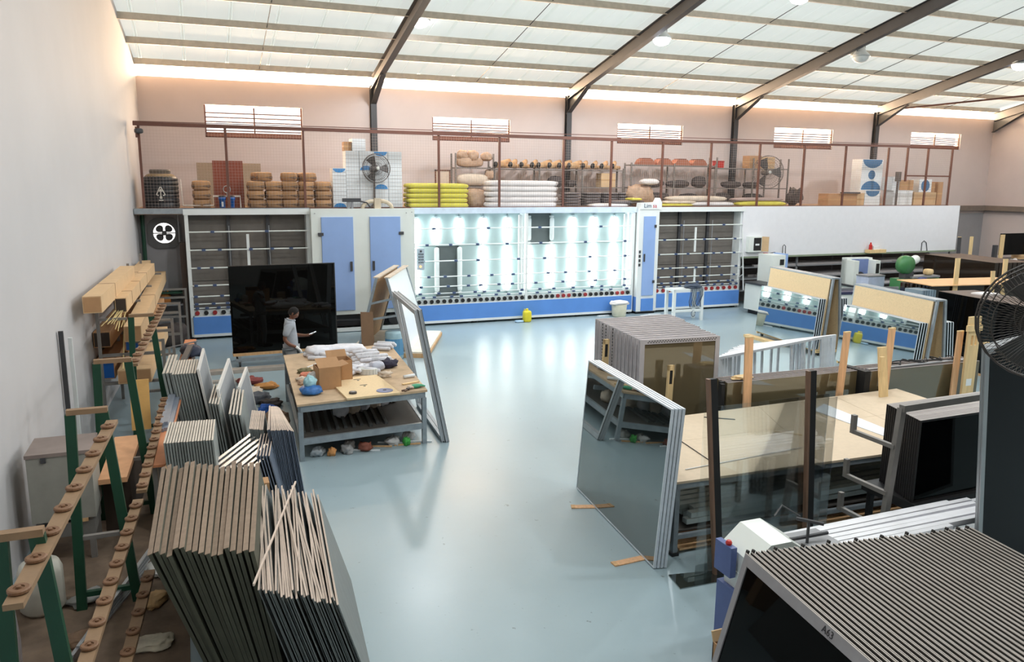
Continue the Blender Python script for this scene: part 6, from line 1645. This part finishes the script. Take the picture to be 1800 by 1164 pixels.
o2 = MB().quad_slab([(-1.22, 10.1), (-0.92, 10.1), (-0.86, 11.4), (-1.18, 11.4)], 0.0, 0.72).build('dark_crate', mat('dark_crate', (64, 52, 44), 0.8)); tag(o2, 'dark crate under the flat orange carton', 'crate')
for k in range(5):
    o = MB().bar((0, 0, 0), (0.09, 1.9, 0), 0.05, 0.045).build('grey_profile', mat('blue_grey_profile', (150, 158, 172), 0.35, metal=0.5, rnd=0.12)); o.location = (-0.58 + 0.05 * (k % 3), 11.0 + 0.04 * k, 0.925 + 0.046 * (k // 3))
    tag(o, 'blue grey aluminium profile on the bench, %s of the bundle' % nth(k + 1), 'profile', 'profile bundle on the bench')
o = MB().pillow((-0.22, 15.8, 1.0), (0.34, 0.6, 0.22), 0.3, 12, 7, 0.8, 0.8, 0.12).build('navy_bundle', mat('navy_cloth', (38, 46, 66), 0.7, bump=0.4), None, True); tag(o, 'navy cloth bundle on the far part of the bench', 'bundle')
o = MB().bar((-0.42, 14.4, 0.95), (-0.22, 15.7, 1.12), 0.10, 0.05).build('grey_plank', M_steel_dark); tag(o, 'dark grey bar leaning on the navy bundle', 'bar')
o = MB().bar((-0.65, 15.9, 1.06), (-0.1, 16.1, 1.12), 0.02, 0.02).box(-0.62, -0.58, 15.9, 15.94, 0.9, 1.06).box(-0.16, -0.12, 16.06, 16.1, 0.9, 1.12).build('thin_rail', M_alu); tag(o, 'thin steel rail standing on the bench end', 'rail')

# --- grey cabinet on a cart
root = thing('grey_cabinet', 'old grey cabinet with brown lid on a low cart by the wall', 'cabinet', (-1.84, 9.36, 0))
MB().box(0, 0.62, 0, 0.62, 0.50, 1.24).build('body', mat('old_grey_paint', (146, 144, 136), 0.6, var=0.08), root)
MB().box(-0.01, 0.63, -0.01, 0.63, 1.24, 1.28).build('lid', mat('dusty_blue_lid', (132, 118, 112), 0.5, var=0.18, scale=2), root); MB().box(0.14, 0.19, -0.02, 0.0, 1.18, 1.24).build('latch', M_steel_dark, root)
MB().box(0.02, 0.6, 0.02, 0.6, 0.30, 0.46).build('lower_box', mat('old_grey_dark', (112, 110, 106), 0.6), root)
for x in (0.06, 0.56):
    for y in (0.06, 0.56): MB().box(x - 0.03, x + 0.03, y - 0.03, y + 0.03, 0, 0.5).build('leg', M_rack, root)
for x in (0.1, 0.26, 0.46): MB().box(x, x + 0.08, -0.005, 0.02, 0.46, 0.50).build('spacer', M_wood if x > 0.2 else M_black, root)

# --- shelving with long cartons
root = thing('carton_rack', 'grey steel rack carrying long cardboard cartons along the left wall', 'shelf', (-1.27, 14.1, 0))
for y in (0.3, 2.4, 4.6, 7.0):
    sx = 0.045 * y
    MB().box(-0.36 + sx, -0.31 + sx, y - 0.03, y + 0.03, 0, 2.4).build('upright', M_rack, root); MB().box(0.60 + sx, 0.65 + sx, y - 0.03, y + 0.03, 0, 1.52).build('upright', M_rack, root)
    for z in (0.84, 1.32): MB().box(-0.33 + sx, 0.62 + sx, y - 0.025, y + 0.025, z - 0.05, z).build('arm', M_rack, root)
    MB().box(-0.33 + sx, 0.1 + sx, y - 0.025, y + 0.025, 1.88, 1.92).build('arm', M_rack, root); MB().box(0.10 + sx, 0.62 + sx, y - 0.025, y + 0.025, 1.48, 1.52).build('arm', M_rack, root)
def long_carton(label, xa, xb, ya, yb, z0, z1, dx, m=None, end=None, lid_seams=()):
    r = thing('long_carton', label, 'carton', (xa, ya, z0), 0, 'long cartons on the wall rack')
    w = xb - xa; L = yb - ya
    MB().prism([(0, 0, 0), (w, 0, 0), (w, 0, z1 - z0), (0, 0, z1 - z0)], (dx, L, 0)).build('box', m or M_carton, r)
    for s in lid_seams:
        MB().box(-0.003 + dx * s, w + 0.003 + dx * s, L * s - 0.012, L * s + 0.012, 0.02, z1 - z0 + 0.003).build('strap', mat('brown_strap', (120, 84, 56), 0.6), r)
    if end: MB().box(0.012, w - 0.012, -0.004, 0.0, 0.015, z1 - z0 - 0.015).build('end', end, r)
    return r
M_end = mat('shaded_carton_inside', (60, 50, 44), 0.8)  # dark plate paints the shade inside the open carton ends
long_carton('long carton on the very top by the wall, nearer one with brown end', -1.67, -1.41, 13.45, 18.0, 2.16, 2.42, 0.18, M_carton, M_carton_dark, (0.35,))
long_carton('long carton on the very top by the wall, farther one', -1.52, -1.28, 17.4, 21.9, 1.93, 2.16, 0.17, M_carton, None, (0.4,))
long_carton('long carton with dark open end and pale straps, top tier middle', -1.36, -1.18, 14.9, 20.9, 1.93, 2.18, 0.2, M_carton, M_end, (0.15, 0.4, 0.65))
long_carton('long carton nearest the aisle on the top tier, folded far end', -1.20, -0.94, 14.2, 22.6, 1.54, 1.80, 0.14, M_carton, M_carton_dark, (0.45,))
long_carton('long carton with dark open end low by the wall', -1.74, -1.48, 14.95, 19.8, 1.33, 1.60, 0.2, M_carton_dark, M_end)
long_carton('long carton with blue end under the aisle side one', -1.22, -0.97, 14.5, 19.6, 1.33, 1.50, 0.2, M_carton_dark, M_bluepl)
long_carton('wide carton low on the rack near the grey profiles', -1.34, -0.84, 14.15, 18.2, 0.85, 1.08, 0.15, M_carton, M_carton_dark)
long_carton('narrow dark carton low on the rack beside the wall', -1.72, -1.42, 14.6, 19.0, 0.85, 1.14, 0.15, M_carton_dark, M_bluepl)
b = MB()
for k in range(12):
    x = -1.33 + 0.013 * k
    b.bar((x, 15.2, 2.0), (x + random.uniform(-0.22, 0.03), 14.1 + random.uniform(-0.3, 0.3), 1.80 + random.uniform(-0.03, 0.12)), 0.012, 0.006)
o = b.build('wood_straws', mat('pale_straw', (216, 194, 138), 0.7)); tag(o, 'bunch of pale straws sticking out of an open carton', 'straws'); 
o = MB().bar((-1.24, 15.2, 1.95), (-1.25, 14.15, 1.1), 0.02, 0.02).build('pale_cane', mat('pale_straw', (216, 194, 138), 0.7)); tag(o, 'single pale cane leaning from the rack', 'cane')
# strips leaning on the wall
for k, (x, m_, w_, lab) in enumerate(((-1.83, M_steel_dark, 0.06, 'dark strip leaning upright on the left wall'), (-1.74, M_white_metal, 0.05, 'white strip standing upright beside the dark wall strip'), (-1.90, M_alu_dull, 0.03, 'thin grey pipe upright in the wall corner by the strips'))):
    o = MB().box(x - w_ / 2, x + w_ / 2, 12.3 + 0.12 * k, 12.35 + 0.12 * k, 0, 2.1 - 0.12 * k).build('upright_strip', m_); tag(o, lab, 'strip')
# open yellow-brown paper hanging
o = MB().obox((-1.05, 12.4, 0.55), (0.26, 0.0, 0), (0, 0.02, 0), (0.0, 0.25, 0.7)).build('tan_paper_sheet', mat('tan_card', (206, 160, 92), 0.7, var=0.08)); tag(o, 'tan card sheet hanging between the rack frames', 'card')

# --- below the mezzanine, left end: exhaust fan, panels and pipes
root = thing('exhaust_fan', 'square grey exhaust fan with four blades in the rear wall', 'fan', (FNX, 22.975, FNZ))
b = MB()
for a in range(24):
    t0, t1 = 2 * math.pi * a / 24, 2 * math.pi * (a + 1) / 24
    def sq(t):
        c_, s_ = math.cos(t), math.sin(t); q = 0.40 / max(abs(c_), abs(s_)); q = min(q, 0.46); return q
    i0, i1 = 0.27, 0.27
    p = [(i0 * math.cos(t0), 0, i0 * math.sin(t0)), (sq(t0) * math.cos(t0), 0, sq(t0) * math.sin(t0)), (sq(t1) * math.cos(t1), 0, sq(t1) * math.sin(t1)), (i1 * math.cos(t1), 0, i1 * math.sin(t1))]
    b.prism(p, (0, -0.06, 0))
b.build('frame', mat('exhaust_grey', (88, 88, 88), 0.5), root)
for k in range(4):
    a0 = math.pi / 4 + k * math.pi / 2
    pts = []
    for j in range(14):
        t = 2 * math.pi * j / 14
        rr = 0.145 + 0.10 * math.cos(t); aa = a0 + 0.62 * math.sin(t)
        pts.append((rr * math.cos(aa), 0.03, rr * math.sin(aa)))
    MB().prism(pts, (0, 0.012, 0)).build('blade', M_steel_dark, root)
MB().lathe([(0.06, -0.05), (0.06, 0.08)], (0, 0, 0), 12, Matrix.Rotation(RAD(90), 3, 'X')).box(-0.28, 0.28, -0.04, -0.03, -0.012, 0.012).build('motor', M_steel_dark, root)
o = MB().tube([(-1.28, 22.85, 0), (-1.28, 22.85, 3.25)], 0.05, 8).build('green_pipe', M_green); tag(o, 'green upright pipe in the rear left corner', 'pipe')
o = MB().tube([(-0.42, 22.7, 0.0), (-0.42, 22.7, 3.28)], 0.018, 6).build('thin_pipe', M_alu_dull); tag(o, 'thin grey upright pipe left of the glass conveyor', 'pipe')
o = MB().box(-0.42, -0.28, 22.35, 22.6, 0, 2.55).build('brown_upright', mat('dark_brown_upright', (62, 48, 40), 0.7)); tag(o, 'dark brown upright beside the left conveyor edge', 'post')
root = thing('rear_rack', 'grey steel rack with green edge under the exhaust fan', 'rack', (-1.25, 22.4, 0))
MB().box(0, 0.95, 0, 0.5, 1.22, 1.26).build('shelf', M_green, root); MB().box(0, 0.95, 0, 0.5, 0.9, 0.94).build('shelf', M_alu_dull, root)
for x in (0, 0.9): MB().box(x, x + 0.05, 0, 0.05, 0, 1.3).build('post', M_rack, root)
o = MB().pillow((-0.85, 22.6, 1.1), (0.26, 0.2, 0.34), 0.3, 10, 6, 0.8, 0.8, 0.15).build('orange_tool_bag', mat('orange_brown_bag', (190, 120, 56), 0.7), None, True); tag(o, 'orange brown bag hanging by the rear rack', 'bag')
o = MB().pillow((-0.72, 21.5, 0.3), (0.8, 0.7, 0.6), 0.2, 12, 7, 0.5, 0.6, 0.06).build('dark_heap', M_lump, None, True); tag(o, 'dark heap on the floor before the rear rack', 'heap')

o = MB().quad_slab([(-2.1, 4.6), (-0.25, 4.4), (-0.3, 9.3), (-0.45, 12.4), (-1.8, 12.6)], 0.0, 0.004).build('dirty_floor_board', mat('dirty_brown_board', (112, 94, 78), 0.85, var=0.3, scale=3)); tag(o, 'dirty brown board covering the floor under the near roller rack', 'board')
# --- floor litter
def scrap(label, x, y, s, h, m, e=0.8, jit=0.18, rz=0.0, asp=0.75):
    o = MB().pillow((0, 0, h / 2), (s, s * asp, h), rz, 12, 6, e, 0.8, jit).build('litter', m, None, True, (x, y, 0)); tag(o, label, 'litter')
scrap('maroon rag on the floor behind the screens', 0.86, 16.9, 0.5, 0.12, mat('maroon_rag', (130, 62, 58), 0.8))
scrap('orange brown rag on the floor behind the screens', 1.15, 16.4, 0.45, 0.1, mat('orange_rag', (190, 132, 70), 0.8))
scrap('blue rag on the floor left of the work table', 1.02, 14.6, 0.32, 0.14, mat('blue_rag', (40, 88, 168), 0.8))
scrap('black rag on the floor left of the work table', 1.12, 15.0, 0.4, 0.14, M_lump)
scrap('dark grey heap on the floor behind the blue grey panels', 0.92, 15.3, 0.45, 0.2, mat('grey_heap', (96, 98, 104), 0.8, var=0.3, scale=10))
scrap('pale litter heap on the floor behind the screens', 0.75, 15.8, 0.5, 0.18, M_pale)
scrap('tan heap beside the left legs of the work table', 1.03, 12.6, 0.36, 0.5, mat('tan_heap', (150, 124, 100), 0.85, var=0.3, scale=9))
scrap('brown litter heap under the rear left table leg', 1.05, 13.4, 0.42, 0.35, mat('brown_heap', (120, 96, 78), 0.85, var=0.3, scale=9))
litter = [(-0.62, 7.3, .34, 'cream'), (-0.62, 8.1, .3, 'tan'), (-0.6, 8.8, .34, 'white'), (-1.2, 7.6, .3, 'brown'), (-1.25, 8.4, .34, 'grey'), (-0.62, 6.5, .26, 'dusty brown'), (-1.3, 6.8, .3, 'dark')]
for k, (x, y, s, cn) in enumerate(litter):
    rgb = dict(cream=(206, 196, 176), tan=(186, 150, 104), white=(214, 212, 206), brown=(122, 96, 74), grey=(140, 138, 134), dark=(70, 60, 52))
    scrap('%s litter on the floor under the near roller rack' % cn, x, y, s, 0.07, mat('litter_' + cn.replace(' ', '_'), rgb.get(cn, (134, 108, 86)), 0.8, var=0.2), 0.7, 0.2, k)
for k in range(5):
    o = MB().bar((-1.35 + 0.04 * k, 6.9 + 0.1 * k, 0.04 + 0.02 * k), (-0.75 + 0.03 * k, 8.6 + 0.15 * k, 0.06 + 0.03 * k), 0.035, 0.02).build('loose_profile', M_alu); tag(o, 'loose aluminium profile on the floor under the rack, %s from the wall' % nth(k + 1), 'profile', 'loose profiles under the rack')
r = thing('white_drum', 'pale plastic drum behind the near roller rack', 'drum', (-1.62, 8.35, 0)); MB().lathe([(0.16, 0), (0.2, 0.05), (0.2, 0.42), (0.17, 0.5), (0.1, 0.52)], (0, 0, 0), 18).build('body', mat('pale_drum', (196, 192, 180), 0.45, var=0.08), r, True); MB().lathe([(0.07, 0.52), (0.07, 0.56)], (0, 0, 0), 12).build('lid', M_red, r)
o = MB().pillow((-1.72, 6.6, 0.45), (0.4, 1.1, 0.9), 0.04, 14, 8, 0.5, 0.6, 0.05).build('plastic_wrap', mat('grey_plastic_wrap', (166, 160, 164), 0.25, var=0.12, bump=0.6), None, True); tag(o, 'bulky grey plastic wrapped bundle against the left wall', 'bundle')

# ------------------------------------------------------------------ the man reading his phone behind the work table
def skin_figure(name, verts, edges, radii, m, parent, levels=2, root_i=0):
    me = bpy.data.meshes.new(name); me.from_pydata(verts, edges, []); me.update()
    o = bpy.data.objects.new(name, me); C.objects.link(o); o.parent = parent
    o.modifiers.new('skin', 'SKIN').use_smooth_shade = True
    sub = o.modifiers.new('sub', 'SUBSURF'); sub.levels = levels; sub.render_levels = levels
    sk = me.skin_vertices[0].data
    for i, r in enumerate(radii):
        sk[i].radius = r if isinstance(r, tuple) else (r, r)
        sk[i].use_root = (i == root_i)
    me.materials.append(m)
    return o
class Chain:
    def __init__(s): s.v = []; s.e = []; s.r = []
    def pt(s, p, r, frm=None):
        s.v.append(p); s.r.append(r); i = len(s.v) - 1
        if frm is not None: s.e.append((frm, i))
        return i
    def run(s, frm, pts):
        for p, r in pts: frm = s.pt(p, r, frm)
        return frm
M_skin = mat('brown_skin', (116, 74, 54), 0.5, var=0.05, scale=12)
M_shirt = mat('grey_polo', (158, 164, 172), 0.85, var=0.07, scale=18, bump=0.15)
M_trouser = mat('grey_trousers', (150, 152, 154), 0.85, var=0.06, scale=12)
M_hair = mat('black_hair', (20, 17, 16), 0.9, var=0.2, scale=60, bump=0.5)
man = thing('person', 'man in grey polo shirt with white glove looking at his phone', 'person', (1.62, 15.92, 0), (0, 0, RAD(-8)))
# figure faces local +x; his right side is -y (towards the camera)
b = Chain()
pel = b.pt((0, 0, 0.93), (0.12, 0.10))
s1 = b.pt((0.0, 0, 1.08), (0.11, 0.09), pel)
s2 = b.pt((-0.01, 0, 1.24), (0.11, 0.09), s1)
s3 = b.pt((-0.01, 0, 1.36), (0.085, 0.075), s2)
nk = b.pt((0.015, 0, 1.46), 0.058, s3)
n2 = b.pt((0.04, 0, 1.52), 0.056, nk)
for sgn in (-1, 1):
    hp = b.pt((0.0, 0.095 * sgn, 0.86), 0.095, pel)
    b.run(hp, [((0.02, 0.10 * sgn, 0.66), 0.078), ((0.02 + 0.03 * sgn, 0.10 * sgn, 0.47), 0.058), ((0.0 + 0.03 * sgn, 0.10 * sgn, 0.30), 0.055), ((-0.02 + 0.03 * sgn, 0.10 * sgn, 0.10), 0.04), ((0.0 + 0.03 * sgn, 0.10 * sgn, 0.045), 0.04), ((0.10 + 0.03 * sgn, 0.11 * sgn, 0.035), 0.036), ((0.17 + 0.03 * sgn, 0.115 * sgn, 0.03), 0.028)])
# near (right) arm: elbow back, forearm forward and down
sh = b.pt((-0.02, -0.18, 1.385), 0.045, s3)
wr = b.run(sh, [((-0.065, -0.22, 1.27), 0.042), ((-0.11, -0.235, 1.12), 0.042), ((-0.02, -0.235, 1.02), 0.040), ((0.10, -0.215, 0.965), 0.029)])
palm = b.run(wr, [((0.14, -0.21, 0.935), (0.034, 0.02)), ((0.17, -0.205, 0.905), (0.034, 0.018))])
# far (left) arm: forearm level, holding the phone in front
sh2 = b.pt((-0.02, 0.18, 1.385), 0.045, s3)
wl = b.run(sh2, [((0.0, 0.225, 1.27), 0.042), ((0.04, 0.22, 1.14), 0.042), ((0.17, 0.17, 1.12), 0.040), ((0.30, 0.10, 1.125), 0.027)])
pl = b.run(wl, [((0.345, 0.08, 1.135), (0.032, 0.018)), ((0.375, 0.07, 1.14), (0.034, 0.016))])
body = skin_figure('body', b.v, b.e, b.r, M_skin, man, 2, pel)
def fingers(root_p, direction, side, curl, m, lens=(0.068, 0.078, 0.072, 0.056), thumb_side=1):
    d, s_, u = V(direction).normalized(), V(side).normalized(), V(curl).normalized()
    rp = V(root_p)
    for k, L in enumerate(lens):
        o_ = (k - 1.5) * 0.019
        c = Chain(); p = rp + s_ * o_ - d * 0.03
        a = c.pt(tuple(p), 0.0095)
        a = c.pt(tuple(p + d * 0.04), 0.0092, a)
        a = c.pt(tuple(p + d * (0.04 + L * 0.45) + u * L * 0.15), 0.0085, a)
        a = c.pt(tuple(p + d * (0.04 + L * 0.72) + u * L * 0.42), 0.0078, a)
        a = c.pt(tuple(p + d * (0.04 + L * 0.80) + u * L * 0.70), 0.007, a)
        skin_figure('finger', c.v, c.e, c.r, m, man, 1)
    c = Chain(); p = rp - d * 0.055 + s_ * 0.02 * thumb_side
    a = c.pt(tuple(p), 0.012); a = c.pt(tuple(p + s_ * 0.028 * thumb_side + d * 0.022), 0.0105, a); a = c.pt(tuple(p + s_ * 0.036 * thumb_side + d * 0.05 + u * 0.012), 0.0095, a); a = c.pt(tuple(p + s_ * 0.030 * thumb_side + d * 0.07 + u * 0.024), 0.008, a)
    skin_figure('thumb', c.v, c.e, c.r, m, man, 1)
M_glove = mat('white_glove', (228, 228, 226), 0.8, var=0.05, bump=0.2)
fingers((0.385, 0.066, 1.142), (0.95, -0.22, 0.12), (0.22, 0.97, 0), (-0.1, 0, 1), M_skin, thumb_side=-1)
fingers((0.185, -0.202, 0.892), (0.72, 0.12, -0.68), (0, 1, 0.2), (-0.5, 0.3, -0.6), M_glove)
c = Chain(); a = c.pt((0.085, -0.217, 0.975), 0.037); a = c.pt((0.13, -0.212, 0.945), (0.042, 0.03), a); a = c.pt((0.165, -0.206, 0.908), (0.044, 0.027), a); a = c.pt((0.19, -0.20, 0.885), (0.04, 0.022), a)
skin_figure('glove', c.v, c.e, c.r, M_glove, man, 2)
# head: shaped surface, bent towards the phone
hd = bpy.data.objects.new('head', None)
def head_mesh():
    vs = []; fs = []; n, m_ = 24, 18
    for i in range(m_ + 1):
        ph = -math.pi / 2 + math.pi * i / m_
        for k in range(n):
            a = 2 * math.pi * k / n
            x, y, z = math.cos(ph) * math.cos(a), math.cos(ph) * math.sin(a), math.sin(ph)
            X, Y, Z = x * 0.098, y * 0.076, z * 0.118
            fr = max(0.0, x) ** 2
            if z < -0.1: X *= 1 - 0.10 * (-z - 0.1); Y *= 1 - 0.28 * (-z - 0.1); X += 0.012 * (-z)       # jaw
            if z > 0: X *= 1.03
            # brow, eye hollow, nose, lips, chin on the front
            def bump(z0, w, y0, wy): return math.exp(-((z - z0) / w) ** 2) * math.exp(-((y - y0) / wy) ** 2)
            X += fr * (0.006 * bump(0.12, 0.10, 0, 0.8) - 0.010 * (bump(-0.02, 0.09, 0.38, 0.2) + bump(-0.02, 0.09, -0.38, 0.2)) + 0.022 * bump(-0.27, 0.13, 0, 0.16) + 0.010 * bump(-0.08, 0.16, 0, 0.12)
                       + 0.009 * bump(-0.53, 0.07, 0, 0.3) + 0.007 * bump(-0.63, 0.06, 0, 0.28) + 0.010 * bump(-0.85, 0.12, 0, 0.3))
            vs.append((X, Y, Z))
    for i in range(m_):
        for k in range(n):
            k2 = (k + 1) % n; fs.append((i * n + k, i * n + k2, (i + 1) * n + k2, (i + 1) * n + k))
    return MB().add(vs, fs)
HL, HR = (0.075, 0, 1.605), (0, RAD(20), RAD(-4))
h = head_mesh().build('head', M_skin, man, True); h.location = HL; h.rotation_euler = HR
sb = h.modifiers.new('sub', 'SUBSURF'); sb.levels = 1; sb.render_levels = 1
for s in (-1, 1):
    MB().pillow((-0.008, 0.078 * s, -0.01), (0.034, 0.016, 0.06), 0.25 * s, 10, 7, 0.9, 0.9).build('ear', M_skin, h, True)
    MB().pillow((0.083, 0.030 * s, 0.0), (0.016, 0.026, 0.012), 0, 8, 6, 0.9, 0.9).build('eye', mat('eye_white', (210, 200, 190), 0.3), h, True)
    MB().pillow((0.091, 0.030 * s, 0.0), (0.006, 0.010, 0.010), 0, 8, 6).build('pupil', M_hair, h, True)
    MB().bar((0.093, 0.014 * s, 0.020), (0.084, 0.046 * s, 0.022), 0.008, 0.006).build('eyebrow', M_hair, h)
MB().pillow((0.094, 0, -0.066), (0.014, 0.042, 0.010), 0, 10, 6, 0.8, 0.8).build('mouth', mat('lips', (96, 54, 46), 0.5), h, True)
# cropped hair: cap over the upper and rear skull
vs = []; fs = []; n, m_ = 20, 9
for i in range(m_ + 1):
    t = i / m_
    for k in range(n):
        a = 2 * math.pi * k / n
        lowz = -0.35 - 0.0 * math.cos(a) if math.cos(a) < 0.1 else -0.35 + (math.cos(a) - 0.1) * 1.0
        ph = math.asin(max(-1, min(1, lowz))) * (1 - t) + math.pi / 2 * t
        vs.append((math.cos(ph) * math.cos(a) * 0.105 - 0.001, math.cos(ph) * math.sin(a) * 0.081, math.sin(ph) * 0.124))
for i in range(m_):
    for k in range(n):
        k2 = (k + 1) % n; fs.append((i * n + k, i * n + k2, (i + 1) * n + k2, (i + 1) * n + k))
MB().add(vs, fs).build('hair', M_hair, h, True)
# polo shirt: looser skin over trunk and upper arms
s = Chain()
p0 = s.pt((0.0, 0, 0.86), (0.185, 0.150)); p1 = s.pt((0.005, 0, 0.98), (0.180, 0.148), p0); p2 = s.pt((0.005, 0, 1.14), (0.175, 0.140), p1); p3 = s.pt((-0.005, 0, 1.27), (0.182, 0.140), p2); p4 = s.pt((-0.01, 0, 1.385), (0.185, 0.135), p3); p5 = s.pt((0.008, 0, 1.46), (0.085, 0.08), p4)
q = s.run(p4, [((-0.02, -0.175, 1.40), 0.092), ((-0.06, -0.228, 1.28), 0.072), ((-0.095, -0.238, 1.165), 0.070)])
q = s.run(p4, [((-0.02, 0.175, 1.40), 0.092), ((0.0, 0.228, 1.28), 0.072), ((0.025, 0.232, 1.185), 0.070)])
skin_figure('polo_shirt', s.v, s.e, s.r, M_shirt, man, 2, p0)
MB().tube([(0.02 + 0.075 * math.cos(a), 0.07 * math.sin(a), 1.475 - 0.02 * math.cos(a)) for a in [2 * math.pi * i / 16 for i in range(16)]], 0.016, 7, True).build('collar', M_shirt, man, True)

t = Chain()
p0 = t.pt((0, 0, 0.95), (0.165, 0.135))
for sgn in (-1, 1):
    hp = t.pt((0.0, 0.095 * sgn, 0.86), 0.118, p0)
    t.run(hp, [((0.02, 0.10 * sgn, 0.66), 0.102), ((0.02 + 0.03 * sgn, 0.10 * sgn, 0.47), 0.082), ((0.0 + 0.03 * sgn, 0.10 * sgn, 0.28), 0.076), ((-0.02 + 0.03 * sgn, 0.10 * sgn, 0.085), 0.068)])
skin_figure('trousers', t.v, t.e, t.r, M_trouser, man, 2, 0)
for sgn in (-1, 1):
    MB().pillow((0.075 + 0.03 * sgn, 0.11 * sgn, 0.045), (0.29, 0.105, 0.09), 0.08 * sgn, 14, 7, 0.7, 0.7).build('shoe', M_rubber, man, True)
ph = thing('mobile_phone', 'pale mobile phone held in the left hand of the man', 'phone', (1.62, 15.92, 0), (0, 0, RAD(-8)))
MB().cbox((0.425, 0.052, 1.178), (0.15, 0.072, 0.009), 0, Matrix.Rotation(RAD(-22), 3, 'Y')).build('case', mat('pale_phone', (214, 216, 220), 0.3), ph)
MB().cbox((0.4232, 0.052, 1.1832), (0.14, 0.064, 0.002), 0, Matrix.Rotation(RAD(-22), 3, 'Y')).build('screen', lamp_mat('phone_screen', (220, 230, 240), 0.8), ph)
